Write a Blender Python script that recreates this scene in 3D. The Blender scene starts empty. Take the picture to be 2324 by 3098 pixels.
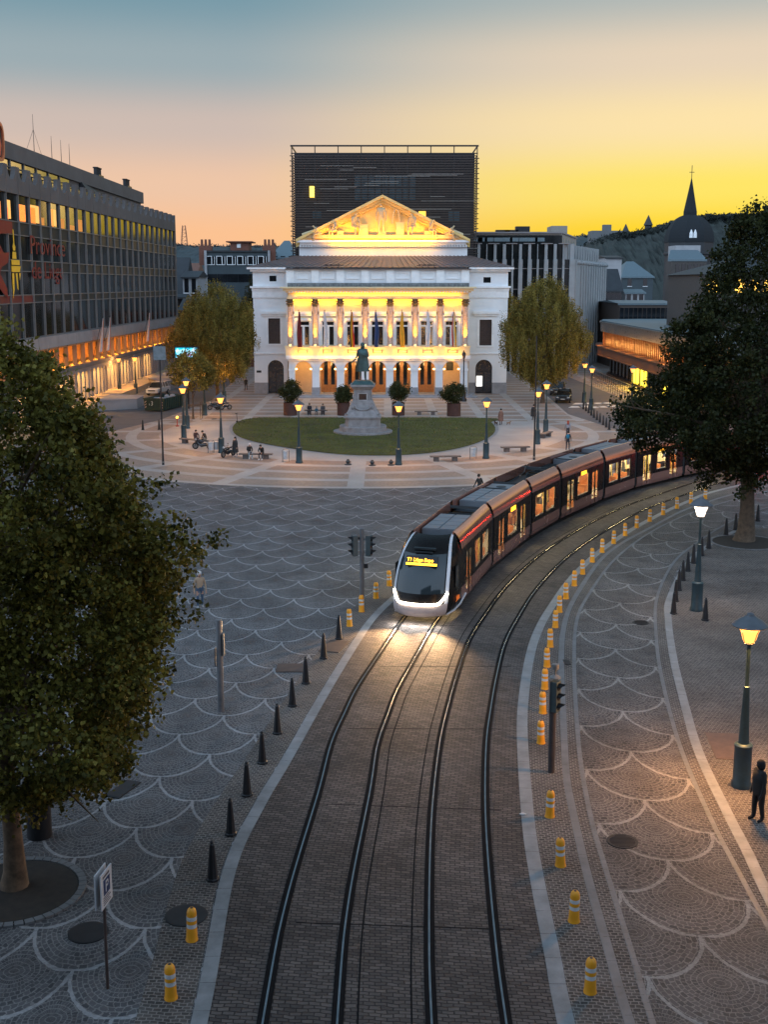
import bpy, bmesh, math, random
import numpy as np
from mathutils import Vector, Matrix, Quaternion
R = math.radians
random.seed(7)
SC = bpy.context.scene
COL = SC.collection
# ------------------------------------------------------------------ camera
CAM_H, PITCH = 14.63, math.atan((1480 - 859) / 3571.0)
cd = bpy.data.cameras.new('camera'); cam = bpy.data.objects.new('camera', cd); COL.objects.link(cam)
cam.location = (0, 0, CAM_H); cam.rotation_euler = (R(90) - PITCH, 0, 0)
cd.sensor_fit = 'VERTICAL'; cd.sensor_height = 24.0; cd.lens = 24.0 * 3571 / 3098
cd.shift_y = -69 / 3098.0; cd.clip_start = 0.5; cd.clip_end = 9000
SC.camera = cam
# ------------------------------------------------------------------ sky
W = bpy.data.worlds.new('World'); SC.world = W; W.use_nodes = True
SUN_AZ = R(22)      # measured from +Y towards +X
def world():
    nt = W.node_tree; N = nt.nodes; L = nt.links; N.clear()
    tc = N.new('ShaderNodeTexCoord'); sp = N.new('ShaderNodeSeparateXYZ'); L.new(tc.outputs['Generated'], sp.inputs[0])
    def m(op, a, b=None, clamp=False):
        n = N.new('ShaderNodeMath'); n.operation = op; n.use_clamp = clamp
        for i, q in enumerate((a, b)):
            if q is None: continue
            if isinstance(q, (int, float)): n.inputs[i].default_value = q
            else: L.new(q, n.inputs[i])
        return n.outputs[0]
    x, y, z = sp.outputs
    hl = m('SQRT', m('ADD', m('MULTIPLY', x, x), m('MULTIPLY', y, y)))
    cs = m('DIVIDE', m('ADD', m('MULTIPLY', x, math.sin(SUN_AZ)), m('MULTIPLY', y, math.cos(SUN_AZ))), m('MAXIMUM', hl, .001))
    el = m('DIVIDE', m('ARCSINE', z), math.pi / 2)          # 0..1 horizon..zenith
    e = m('POWER', m('MAXIMUM', el, 0.0), .5)               # spreads the low part of the ramp
    def ramp(stops):
        r = N.new('ShaderNodeValToRGB'); cr = r.color_ramp; cr.interpolation = 'EASE'
        for i, (deg, c) in enumerate(stops):
            p = math.sqrt(deg / 90.0)
            el_ = cr.elements[i] if i < 2 else cr.elements.new(p)
            el_.position = p
        cr.elements[0].position = math.sqrt(stops[0][0] / 90.)
        for i, (deg, c) in enumerate(sorted(stops)):
            cr.elements[i].color = tuple(((v / 255.) / 12.92 if v <= 10 else ((v / 255. + .055) / 1.055) ** 2.4) for v in c) + (1,)
        L.new(e, r.inputs[0]); return r.outputs[0]
    Z = (96, 124, 150)
    sun = ramp([(0, (255, 188, 0)), (2.2, (255, 214, 26)), (4.4, (255, 230, 104)), (7.2, (254, 228, 170)), (10, (232, 212, 186)), (13.0, (176, 184, 182)), (24, (130, 160, 178)), (90, Z)])
    side = ramp([(0, (255, 178, 112)), (2.2, (252, 194, 146)), (4.6, (238, 198, 168)), (7.2, (206, 188, 178)), (10, (156, 172, 178)), (13.0, (120, 154, 168)), (24, (122, 154, 176)), (90, Z)])
    back = ramp([(0, (150, 150, 165)), (4, (170, 180, 198)), (12.0, (196, 216, 238)), (40, (186, 212, 240)), (90, Z)])
    def sm(lo, hi):
        n = N.new('ShaderNodeMapRange'); n.interpolation_type = 'SMOOTHSTEP'; L.new(cs, n.inputs[0])
        n.inputs[1].default_value = lo; n.inputs[2].default_value = hi; return n.outputs[0]
    def mix(f, a, b):
        n = N.new('ShaderNodeMix'); n.data_type = 'RGBA'; L.new(f, n.inputs[0]); L.new(a, n.inputs[6]); L.new(b, n.inputs[7]); return n.outputs[2]
    bb = N.new('ShaderNodeVectorMath'); bb.operation = 'SCALE'; L.new(back, bb.inputs[0]); bb.inputs['Scale'].default_value = BACK_GAIN
    c = mix(sm(.87, 1.0), mix(sm(-.3, .8), bb.outputs[0], side), sun)
    bg = N.new('ShaderNodeBackground'); L.new(c, bg.inputs[0]); bg.inputs[1].default_value = SKY_STRENGTH
    out = N.new('ShaderNodeOutputWorld'); L.new(bg.outputs[0], out.inputs[0])
SKY_STRENGTH = 1.0; BACK_GAIN = 2.3
world()
sd = bpy.data.lights.new('sun', 'SUN'); sd.energy = .12; sd.angle = R(10); sd.color = (1, .62, .25)
so = bpy.data.objects.new('sun', sd); COL.objects.link(so)
_d = Vector((math.sin(SUN_AZ) * math.cos(R(4)), math.cos(SUN_AZ) * math.cos(R(4)), math.sin(R(4))))
so.rotation_euler = _d.to_track_quat('Z', 'Y').to_euler(); so.location = (60, 200, 60)
VS = SC.view_settings
SC.display_settings.display_device = 'sRGB'; VS.view_transform = 'Standard'; VS.look = 'None'; VS.exposure = 0; VS.gamma = 1; VS.use_curve_mapping = False
SC.cycles.use_adaptive_sampling = True
SC.cycles.max_bounces = 6; SC.cycles.transparent_max_bounces = 12; SC.cycles.sample_clamp_indirect = 3
try:
    SC.cycles.use_denoising = True; SC.cycles.denoiser = 'OPENIMAGEDENOISE'
except Exception: pass
# ------------------------------------------------------------------ measuring helpers (photo pixel, 1659 x 2212 -> a point on a level or upright plane)
_c, _s = math.cos(PITCH), math.sin(PITCH)
def G(u, v, z=0.0):
    x = (u * 1.4009 - 1162) / 3571.; y = (v * 1.4009 - 1480) / 3571.
    dy = _c - y * _s; dz = _s + y * _c; t = (CAM_H - z) / dz
    return Vector((x * t, dy * t, z))
def F(u, v, Y):
    x = (u * 1.4009 - 1162) / 3571.; y = (v * 1.4009 - 1480) / 3571.
    k = _c - y * _s
    return x * Y / k, CAM_H - Y * (_s + y * _c) / k
def zc(ox, oy, s): return lambda a, b: ((ox + a / s) / 1.4009, (oy + b / s) / 1.4009)
# ------------------------------------------------------------------ materials
def lin(c): return tuple(((v / 255.) / 12.92 if v <= 10 else ((v / 255. + .055) / 1.055) ** 2.4) for v in c)
MATS = {}
def mat(name, c, rough=.7, metal=0., var=.25, vs=3., bump=0., bs=20., spec=.5, coat=0.):
    if name in MATS: return MATS[name]
    m = bpy.data.materials.new(name); m.use_nodes = True; MATS[name] = m
    nt = m.node_tree; N = nt.nodes; L = nt.links; b = N['Principled BSDF']
    b.inputs['Roughness'].default_value = rough; b.inputs['Metallic'].default_value = metal
    b.inputs['Specular IOR Level'].default_value = spec
    if coat: b.inputs['Coat Weight'].default_value = coat
    tc = N.new('ShaderNodeTexCoord')
    if var > 0:
        n = N.new('ShaderNodeTexNoise'); n.inputs['Scale'].default_value = vs; n.inputs['Detail'].default_value = 6; n.inputs['Roughness'].default_value = .65
        L.new(tc.outputs['Object'], n.inputs['Vector'])
        r = N.new('ShaderNodeValToRGB'); L.new(n.outputs[0], r.inputs[0])
        r.color_ramp.elements[0].position = .3; r.color_ramp.elements[1].position = .7
        r.color_ramp.elements[0].color = tuple(v * (1 - var) for v in c) + (1,)
        r.color_ramp.elements[1].color = tuple(min(1, v * (1 + var)) for v in c) + (1,)
        L.new(r.outputs[0], b.inputs['Base Color'])
        rr = N.new('ShaderNodeMapRange'); L.new(n.outputs[0], rr.inputs[0]); rr.inputs[3].default_value = max(0.02, rough - .12); rr.inputs[4].default_value = min(1, rough + .12)
        L.new(rr.outputs[0], b.inputs['Roughness'])
    else: b.inputs['Base Color'].default_value = tuple(c) + (1,)
    if bump:
        n2 = N.new('ShaderNodeTexNoise'); n2.inputs['Scale'].default_value = bs; n2.inputs['Detail'].default_value = 4
        L.new(tc.outputs['Object'], n2.inputs['Vector'])
        bp = N.new('ShaderNodeBump'); bp.inputs['Strength'].default_value = bump; L.new(n2.outputs[0], bp.inputs['Height']); L.new(bp.outputs[0], b.inputs['Normal'])
    return m
def emit(name, c, s):
    if name in MATS: return MATS[name]
    m = bpy.data.materials.new(name); m.use_nodes = True; MATS[name] = m
    b = m.node_tree.nodes['Principled BSDF']; b.inputs['Base Color'].default_value = tuple(c) + (1,)
    b.inputs['Emission Color'].default_value = tuple(c) + (1,); b.inputs['Emission Strength'].default_value = s
    return m
def clear_glass(name, tint=(.9, .95, 1), a=.12):
    if name in MATS: return MATS[name]
    m = bpy.data.materials.new(name); m.use_nodes = True; MATS[name] = m
    nt = m.node_tree; N = nt.nodes; L = nt.links; N.clear()
    t = N.new('ShaderNodeBsdfTransparent'); t.inputs[0].default_value = tint + (1,)
    g = N.new('ShaderNodeBsdfGlossy'); g.inputs['Roughness'].default_value = .04
    f = N.new('ShaderNodeMath'); f.operation = 'POWER'; lw_ = N.new('ShaderNodeLayerWeight'); L.new(lw_.outputs['Facing'], f.inputs[0]); f.inputs[1].default_value = 3.5; f.use_clamp = True
    mx = N.new('ShaderNodeMixShader'); L.new(f.outputs[0], mx.inputs[0]); L.new(t.outputs[0], mx.inputs[1]); L.new(g.outputs[0], mx.inputs[2])
    o = N.new('ShaderNodeOutputMaterial'); L.new(mx.outputs[0], o.inputs[0]); return m
# ------------------------------------------------------------------ mesh builder
class MB:
    def __init__(s): s.v = []; s.f = []; s.mi = []; s.uv = None; s.cur = 0; s.T = None
    def add(s, vs, fs, uvs=None):
        o = len(s.v)
        if s.T is not None: vs = [s.T @ Vector(p) for p in vs]
        s.v += [tuple(p) for p in vs]; s.f += [tuple(i + o for i in f) for f in fs]; s.mi += [s.cur] * len(fs)
        if uvs is not None:
            if s.uv is None: s.uv = {}
            for i, q in enumerate(uvs): s.uv[o + i] = q
        return s
    def box(s, x0, x1, y0, y1, z0, z1):
        return s.add([(x0, y0, z0), (x1, y0, z0), (x1, y1, z0), (x0, y1, z0), (x0, y0, z1), (x1, y0, z1), (x1, y1, z1), (x0, y1, z1)],
              [(0, 3, 2, 1), (4, 5, 6, 7), (0, 1, 5, 4), (1, 2, 6, 5), (2, 3, 7, 6), (3, 0, 4, 7)])
    def cb(s, c, d): return s.box(c[0] - d[0] / 2, c[0] + d[0] / 2, c[1] - d[1] / 2, c[1] + d[1] / 2, c[2] - d[2] / 2, c[2] + d[2] / 2)
    def bar(s, a, b, w, h=None, up=(0, 0, 1)):
        h = h or w; a = Vector(a); b = Vector(b); d = (b - a).normalized(); u = Vector(up)
        if abs(d.dot(u)) > .98: u = Vector((1, 0, 0))
        x = d.cross(u).normalized(); y = x.cross(d)
        vs = [p + x * i * w / 2 + y * j * h / 2 for p in (a, b) for i, j in ((-1, -1), (1, -1), (1, 1), (-1, 1))]
        return s.add(vs, [(0, 1, 2, 3), (7, 6, 5, 4), (0, 4, 5, 1), (1, 5, 6, 2), (2, 6, 7, 3), (3, 7, 4, 0)])
    def tube(s, pts, r, n=8, caps=True):
        pts = [Vector(p) for p in pts]; k = len(pts); rs = r if isinstance(r, (list, tuple)) else [r] * k
        vs = []; u = None
        for i, p in enumerate(pts):
            d = (pts[min(i + 1, k - 1)] - pts[max(i - 1, 0)]).normalized()
            if u is None: u = d.orthogonal().normalized()
            u = (u - d * u.dot(d)).normalized(); w = d.cross(u)
            vs += [p + (u * math.cos(2 * math.pi * j / n) + w * math.sin(2 * math.pi * j / n)) * rs[i] for j in range(n)]
        fs = [(i * n + j, i * n + (j + 1) % n, (i + 1) * n + (j + 1) % n, (i + 1) * n + j) for i in range(k - 1) for j in range(n)]
        if caps: fs += [tuple(range(n - 1, -1, -1)), tuple((k - 1) * n + j for j in range(n))]
        return s.add(vs, fs)
    def lathe(s, prof, n=16, c=(0, 0, 0), phase=0.):
        vs = [(c[0] + r * math.cos(2 * math.pi * j / n + phase), c[1] + r * math.sin(2 * math.pi * j / n + phase), c[2] + z) for r, z in prof for j in range(n)]
        k = len(prof)
        fs = [(i * n + j, i * n + (j + 1) % n, (i + 1) * n + (j + 1) % n, (i + 1) * n + j) for i in range(k - 1) for j in range(n)]
        fs += [tuple(range(n - 1, -1, -1)), tuple((k - 1) * n + j for j in range(n))]
        return s.add(vs, fs)
    def prism(s, poly, z0, z1):
        n = len(poly)
        a = sum(poly[i][0] * poly[(i + 1) % n][1] - poly[(i + 1) % n][0] * poly[i][1] for i in range(n))
        if a < 0: poly = poly[::-1]
        vs = [(p[0], p[1], z0) for p in poly] + [(p[0], p[1], z1) for p in poly]
        return s.add(vs, [tuple(range(n - 1, -1, -1)), tuple(range(n, 2 * n))] + [(i, (i + 1) % n, n + (i + 1) % n, n + i) for i in range(n)])
    def yprism(s, poly, y0, y1):      # polygon in (x,z) pushed from y0 to y1
        n = len(poly)
        a = sum(poly[i][0] * poly[(i + 1) % n][1] - poly[(i + 1) % n][0] * poly[i][1] for i in range(n))
        if a < 0: poly = poly[::-1]
        vs = [(p[0], y0, p[1]) for p in poly] + [(p[0], y1, p[1]) for p in poly]
        return s.add(vs, [tuple(range(n)), tuple(range(2 * n - 1, n - 1, -1))] + [(i, n + i, n + (i + 1) % n, (i + 1) % n) for i in range(n)])
    def ball(s, c, r, n=10, m=6, sc=(1, 1, 1)):
        vs = [(c[0] + r * sc[0] * math.sin(math.pi * i / m) * math.cos(2 * math.pi * j / n), c[1] + r * sc[1] * math.sin(math.pi * i / m) * math.sin(2 * math.pi * j / n), c[2] + r * sc[2] * math.cos(math.pi * i / m)) for i in range(m + 1) for j in range(n)]
        return s.add(vs, [(i * n + j, (i + 1) * n + j, (i + 1) * n + (j + 1) % n, i * n + (j + 1) % n) for i in range(m) for j in range(n)])
    def sheet(s, pts, z, uvs=None): return s.add([(p[0], p[1], z) for p in pts], [tuple(range(len(pts)))], uvs)
    def mesh(s, name, off=(0, 0, 0), smooth=False):
        me = bpy.data.meshes.new(name)
        me.from_pydata([(a - off[0], b - off[1], c - off[2]) for a, b, c in s.v], [], s.f)
        if s.uv is not None:
            l = me.uv_layers.new(name='UVMap')
            for lp in me.loops: l.data[lp.index].uv = s.uv.get(lp.vertex_index, (0, 0))
        if max(s.mi, default=0) > 0: me.polygons.foreach_set('material_index', s.mi)
        if smooth:
            me.polygons.foreach_set('use_smooth', [True] * len(me.polygons))
            if smooth != 'all': me.set_sharp_from_angle(angle=R(40))
        me.update(); return me
def origin(o):
    v = Vector((0, 0, 0))
    while o is not None: v += o.location; o = o.parent
    return v
def tagp(o, label, cat, group=None):
    if label: o['label'] = label
    if cat: o['category'] = cat
    if group: o['group'] = group
    return o
def thing(name, label, cat, loc=(0, 0, 0), rz=0, group=None):
    o = bpy.data.objects.new(name, None); COL.objects.link(o); o.location = loc; o.rotation_euler = (0, 0, rz); o.empty_display_size = .3
    return tagp(o, label, cat, group)
def part(name, mb, mats, parent=None, world=False, smooth=False, label=None, bevel=0):
    off = origin(parent) if (world and parent is not None) else (0, 0, 0)
    me = mb.mesh(name, off, smooth) if isinstance(mb, MB) else mb
    for m in (mats if isinstance(mats, (list, tuple)) else [mats]): me.materials.append(m)
    o = bpy.data.objects.new(name, me); COL.objects.link(o); o.parent = parent
    if label: o['label'] = label
    if bevel:
        b = o.modifiers.new('bevel', 'BEVEL'); b.width = bevel; b.segments = 2; b.limit_method = 'ANGLE'
    return o
def struct(name, mb, mats, smooth=False):
    o = part(name, mb, mats, None, smooth=smooth); o['kind'] = 'structure'; return o
def solo(name, mb, mats, label, cat, group=None, smooth=False):      # a thing that is one mesh, origin at its first base point
    xs = [p for p in mb.v]; zmin = min(p[2] for p in xs); cx = sum(p[0] for p in xs) / len(xs); cy = sum(p[1] for p in xs) / len(xs)
    me = mb.mesh(name, (cx, cy, zmin), smooth)
    for m in (mats if isinstance(mats, (list, tuple)) else [mats]): me.materials.append(m)
    o = bpy.data.objects.new(name, me); COL.objects.link(o); o.location = (cx, cy, zmin); return tagp(o, label, cat, group)
def copy_tree(o, parent=None, loc=None, rz=None, label=None, scale=None):
    c = o.copy(); COL.objects.link(c); c.parent = parent
    if loc is not None: c.location = loc
    if rz is not None: c.rotation_euler = (0, 0, rz)
    if scale is not None: c.scale = (scale,) * 3
    if label: c['label'] = label
    for ch in list(o.children): copy_tree(ch, c)
    return c
def lamp(kind, loc, energy, color, size=.2, parent=None, aim=None, **k):
    d = bpy.data.lights.new('light', kind); d.energy = energy; d.color = color
    if kind in ('POINT', 'SPOT'): d.shadow_soft_size = size
    if kind == 'SPOT': d.spot_size = k.get('cone', R(80)); d.spot_blend = .7
    if kind == 'AREA': d.shape = 'RECTANGLE'; d.size = size; d.size_y = k.get('size_y', .1); d.spread = k.get('spread', R(180))
    o = bpy.data.objects.new(k.get('name', 'light'), d); COL.objects.link(o)
    o.location = Vector(loc) - (origin(parent) if parent and k.get('world') else Vector((0, 0, 0))); o.parent = parent
    if aim is not None:
        q = Vector(aim).normalized().to_track_quat('-Z', 'Y'); o.rotation_euler = q.to_euler()
    return o
def spline(pts, step=.5):
    pts = [Vector((p[0], p[1], 0)) for p in pts]; P = [pts[0] * 2 - pts[1]] + pts + [pts[-1] * 2 - pts[-2]]; out = []
    for i in range(1, len(P) - 2):
        n = max(2, int((P[i + 1] - P[i]).length / step))
        for k in range(n):
            t = k / n; a, b, c, d = P[i - 1:i + 3]
            out.append(.5 * ((2 * b) + (c - a) * t + (2 * a - 5 * b + 4 * c - d) * t * t + (3 * b - a - 3 * c + d) * t ** 3))
    return out + [pts[-1]]
def resample(p, n):
    d = [0]
    for a, b in zip(p[:-1], p[1:]): d.append(d[-1] + (b - a).length)
    out = []; j = 0
    for i in range(n):
        s = d[-1] * i / (n - 1)
        while j < len(p) - 2 and d[j + 1] < s: j += 1
        out.append(p[j].lerp(p[j + 1], min(1, (s - d[j]) / max(1e-6, d[j + 1] - d[j]))))
    return out, d[-1]
def offset(p, o):
    out = []
    for i, a in enumerate(p):
        d = (p[min(i + 1, len(p) - 1)] - p[max(i - 1, 0)]).normalized(); out.append(a + Vector((d.y, -d.x, 0)) * o)
    return out
def ribbon(mb, a, b, z, us=(0, 1), vlen=None):       # sheet between two rails of equal count; UV = metres
    d = 0; vs = []; uv = []
    for i in range(len(a)):
        if i: d += (((a[i] + b[i]) - (a[i - 1] + b[i - 1])) / 2).length
        w = (a[i] - b[i]).length
        vs += [(a[i].x, a[i].y, z), (b[i].x, b[i].y, z)]; uv += [(-w / 2, d), (w / 2, d)]
    return mb.add(vs, [(2 * i, 2 * i + 1, 2 * i + 3, 2 * i + 2) for i in range(len(a) - 1)], uv)
# ------------------------------------------------------------------ paving materials
def nodekit(m):
    nt = m.node_tree; N = nt.nodes; L = nt.links
    def M(op, *a, clamp=False):
        n = N.new('ShaderNodeMath'); n.operation = op; n.use_clamp = clamp
        for i, q in enumerate(a):
            if isinstance(q, (int, float)): n.inputs[i].default_value = q
            else: L.new(q, n.inputs[i])
        return n.outputs[0]
    def mixc(f, a, b):
        n = N.new('ShaderNodeMix'); n.data_type = 'RGBA'
        for i, q in ((0, f), (6, a), (7, b)):
            if isinstance(q, (int, float)): n.inputs[i].default_value = q
            elif isinstance(q, tuple): n.inputs[i].default_value = q + (1,)
            else: L.new(q, n.inputs[i])
        return n.outputs[2]
    def comb(x, y, z=0.):
        n = N.new('ShaderNodeCombineXYZ')
        for i, q in enumerate((x, y, z)):
            if isinstance(q, (int, float)): n.inputs[i].default_value = q
            else: L.new(q, n.inputs[i])
        return n.outputs[0]
    def noise(v, s, d=3, r=.5):
        n = N.new('ShaderNodeTexNoise'); n.inputs['Scale'].default_value = s; n.inputs['Detail'].default_value = d; n.inputs['Roughness'].default_value = r
        L.new(v, n.inputs['Vector']); return n.outputs[0]
    return N, L, M, mixc, comb, noise
def paving(name, kind, c1, c2, joint, line=None, uv=False, RX=1.25, RY=1.70, OX=6.75, OY=-53.95, lw=.029, size=(.15, .13), rough=.7, big=.4):
    m = bpy.data.materials.new(name); m.use_nodes = True; MATS[name] = m
    N, L, M, mixc, comb, noise = nodekit(m); b = N['Principled BSDF']
    tc = N.new('ShaderNodeTexCoord'); src = tc.outputs['UV'] if uv else tc.outputs['Object']
    sp = N.new('ShaderNodeSeparateXYZ'); L.new(src, sp.inputs[0]); X, Y = sp.outputs[0], sp.outputs[1]
    wob = noise(src, 2.5, 2); wob2 = noise(src, 9, 2)
    if kind == 'scale':
        u = M('DIVIDE', M('ADD', X, OX), RX); v = M('DIVIDE', M('ADD', Y, OY), RY)
        u = M('ADD', u, M('MULTIPLY', M('SUBTRACT', wob, .5), .05))
        j = M('CEIL', v)                                   # row whose centre line is at or above the point
        par = M('MULTIPLY', M('MODULO', M('ADD', j, 1000.), 2.), 1.)     # 0 / 1
        def wrap(p): return M('SUBTRACT', M('MULTIPLY', M('FRACT', M('ADD', M('DIVIDE', M('SUBTRACT', u, p), 2.), .5)), 2.), 1.)
        # cusps of row j sit where u is even (j even): centres at odd u
        p1 = M('SUBTRACT', 1., par)
        dx1 = wrap(p1); dy1 = M('SUBTRACT', v, j); r1 = M('SQRT', M('ADD', M('MULTIPLY', dx1, dx1), M('POWER', M('ABSOLUTE', dy1), 1.7)))
        dx2 = wrap(par); dy2 = M('ADD', dy1, 1.); r2 = M('SQRT', M('ADD', M('MULTIPLY', dx2, dx2), M('POWER', M('ABSOLUTE', dy2), 1.7)))
        inn = M('LESS_THAN', r1, 1.)
        def pick(a, c): return M('ADD', M('MULTIPLY', inn, a), M('MULTIPLY', M('SUBTRACT', 1., inn), c))
        r = pick(r1, r2); dx = pick(dx1, dx2); dy = pick(dy1, dy2)
        ang = M('ARCTAN2', dx, M('SUBTRACT', 0., dy))
        rm = M('MULTIPLY', r, (RX + RY) / 2)
        bx = M('MULTIPLY', ang, .95); by = rm
        ln = M('LESS_THAN', M('ABSOLUTE', M('SUBTRACT', r1, 1.)), M('ADD', lw, M('MULTIPLY', M('SUBTRACT', wob2, .5), .05)))
        bvec = comb(M('ADD', bx, M('MULTIPLY', M('SUBTRACT', wob2, .5), .14)), M('ADD', by, M('MULTIPLY', M('SUBTRACT', noise(src, 5, 2), .5), .10)))
    else:
        ln = None
        bvec = comb(M('ADD', X, M('MULTIPLY', M('SUBTRACT', wob2, .5), .06)), M('ADD', Y, M('MULTIPLY', M('SUBTRACT', wob, .5), .14)))
    br = N.new('ShaderNodeTexBrick'); L.new(bvec, br.inputs['Vector'])
    br.inputs['Scale'].default_value = 1.; br.inputs['Brick Width'].default_value = size[0]; br.inputs['Row Height'].default_value = size[1]
    br.inputs['Mortar Size'].default_value = .016; br.inputs['Mortar Smooth'].default_value = .4; br.inputs['Bias'].default_value = 0.
    br.inputs['Color1'].default_value = c1 + (1,); br.inputs['Color2'].default_value = c2 + (1,); br.inputs['Mortar'].default_value = joint + (1,)
    col = br.outputs[0]
    if ln is not None:
        seg = noise(src, 14, 1); lc = mixc(seg, tuple(q * .7 for q in line), tuple(q * 1.25 for q in line)); col = mixc(M('MULTIPLY', ln, .85), col, lc)
    n1 = noise(src, .35, 5, .6); n2 = noise(src, 6, 3, .7)
    f = M('ADD', M('MULTIPLY', M('SUBTRACT', n1, .5), big * 4), M('MULTIPLY', M('SUBTRACT', n2, .5), .9))
    hs = N.new('ShaderNodeHueSaturation'); L.new(col, hs.inputs['Color']); L.new(M('ADD', f, 1.), hs.inputs['Value'])
    L.new(hs.outputs[0], b.inputs['Base Color'])
    rr = M('ADD', M('MULTIPLY', n2, .35), rough - .17); L.new(rr, b.inputs['Roughness'])
    bp = N.new('ShaderNodeBump'); bp.inputs['Strength'].default_value = .9; bp.inputs['Distance'].default_value = .02
    h = M('SUBTRACT', M('MULTIPLY', n2, .5), br.outputs['Fac']); L.new(h, bp.inputs['Height']); L.new(bp.outputs[0], b.inputs['Normal'])
    b.inputs['Specular IOR Level'].default_value = .2
    return m
fan = paving('cobble_fans', 'scale', (.048, .048, .053), (.10, .097, .10), (.165, .16, .157), line=(.28, .28, .285))
fan2 = paving('cobble_fans_lane', 'scale', (.045, .041, .041), (.10, .088, .083), (.165, .15, .138), line=(.25, .24, .225), uv=True, RX=1.5, RY=1.8, OX=-1.5, OY=-.1)
sett = paving('setts_track', 'course', (.058, .050, .048), (.115, .098, .088), (.022, .020, .021), uv=True, size=(.25, .12))
small = paving('setts_small', 'course', (.045, .040, .038), (.095, .083, .075), (.19, .17, .155), uv=True, size=(.17, .11))
# stone square in rings around the lawn
def plaza_mat():
    m = bpy.data.materials.new('plaza_stone'); m.use_nodes = True
    N, L, M, mixc, comb, noise = nodekit(m); b = N['Principled BSDF']
    tc = N.new('ShaderNodeTexCoord'); src = tc.outputs['Object']; sp = N.new('ShaderNodeSeparateXYZ'); L.new(src, sp.inputs[0])
    X = M('ADD', sp.outputs[0], 2.1); Y = M('SUBTRACT', sp.outputs[1], 118.)
    r = M('SQRT', M('ADD', M('MULTIPLY', X, X), M('MULTIPLY', Y, Y))); a = M('ARCTAN2', X, M('SUBTRACT', 0., Y))
    rad = M('DIVIDE', M('FRACT', M('ADD', M('DIVIDE', a, R(18)), .5)), 1.)
    d = M('MULTIPLY', M('ABSOLUTE', M('SUBTRACT', rad, .5)), M('MULTIPLY', r, R(18)))
    band = M('LESS_THAN', d, .62)
    ring = M('GREATER_THAN', M('FRACT', M('DIVIDE', M('SUBTRACT', 33.9, r), 3.5)), .3)   # 1 in the infill
    stone = M('MAXIMUM', band, M('SUBTRACT', 1., ring))
    stone = M('MAXIMUM', stone, M('LESS_THAN', r, 20.2)); 
    far = M('GREATER_THAN', sp.outputs[1], 127.)
    gx = M('LESS_THAN', M('FRACT', M('DIVIDE', sp.outputs[0], 5.2)), .18); gy = M('LESS_THAN', M('FRACT', M('DIVIDE', sp.outputs[1], 4.)), .3)
    grid = M('MAXIMUM', gx, gy)
    stone = M('ADD', M('MULTIPLY', far, grid), M('MULTIPLY', M('SUBTRACT', 1., far), stone))
    n1 = noise(src, .3, 5, .6); n2 = noise(src, 5, 4, .7)
    br = N.new('ShaderNodeTexBrick'); L.new(src, br.inputs['Vector']); br.inputs['Brick Width'].default_value = .2; br.inputs['Row Height'].default_value = .12; br.inputs['Scale'].default_value = 1.
    br.inputs['Mortar Size'].default_value = .012; br.inputs['Color1'].default_value = (.22, .155, .12, 1); br.inputs['Color2'].default_value = (.31, .225, .175, 1); br.inputs['Mortar'].default_value = (.14, .12, .105, 1)
    c = mixc(stone, br.outputs[0], (.31, .285, .265))
    hs = N.new('ShaderNodeHueSaturation'); L.new(c, hs.inputs['Color'])
    L.new(M('ADD', 1., M('ADD', M('MULTIPLY', M('SUBTRACT', n1, .5), .8), M('MULTIPLY', M('SUBTRACT', n2, .5), .5))), hs.inputs['Value'])
    L.new(hs.outputs[0], b.inputs['Base Color']); b.inputs['Roughness'].default_value = .6
    bp = N.new('ShaderNodeBump'); bp.inputs['Strength'].default_value = .4; L.new(n2, bp.inputs['Height']); L.new(bp.outputs[0], b.inputs['Normal'])
    return m
kerbm = mat('kerb_stone', (.19, .195, .20), .55, var=.3, vs=1.5, bump=.2)
kerbd = mat('kerb_stone_grey', (.125, .128, .132), .6, var=.3, vs=1.5, bump=.2)
asph = mat('asphalt', (.085, .085, .09), .75, var=.3, vs=.6, bump=.3, bs=60)
# ------------------------------------------------------------------ ground sheets
g = MB(); n = 24
g.sheet([(-3000, -400), (3000, -400), (3000, 6000), (-3000, 6000)], 0.0)
struct('ground', g, fan)
kl = spline([(-3.75, 12), (-3.72, 21.5), (-3.92, 27.8), (-3.55, 31.55), (-3.03, 34.9), (-2.17, 40.8), (-1.14, 47.2), (-.4, 51.05), (.8, 55.2), (2.3, 60), (5.2, 67.5), (8.0, 73.2), (12, 80.2), (15.4, 85.2), (20.5, 91), (28, 98), (40, 107)])
kr = spline([(3.6, 12), (3.66, 21.5), (3.73, 23.9), (3.83, 27.5), (4.01, 30.8), (4.57, 37), (5.09, 40.9), (5.92, 45.7), (6.73, 49.2), (7.67, 52.4), (9.38, 57.6), (11.3, 62.4), (13.1, 66.2), (15.3, 70.4), (18.4, 75.6), (20.9, 79.4), (23.8, 83.3), (32, 91), (44, 100)])
k2 = spline([(4.9, 12), (4.94, 21.5), (5.0, 23.9), (5.11, 27.5), (5.33, 31.3), (5.5, 33.5), (5.95, 37), (7, 44.7), (7.88, 49.7), (9, 54), (11.44, 61.3), (13.5, 65.8), (16.3, 70.5), (19.4, 75.6), (21.9, 78.8), (25, 82.3), (33, 89.7), (45, 98.6)])
lL = spline([(5.2, 12), (5.4, 21.5), (5.5, 23.9), (5.65, 28.4), (5.8, 31.3), (6.3, 36.2), (7.45, 44.3), (8.5, 50.2), (9.7, 54.4), (12.2, 61.4), (15.1, 67.5), (18.3, 72.8), (22.2, 77.8), (30, 85.5), (46, 97.6)])
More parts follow.
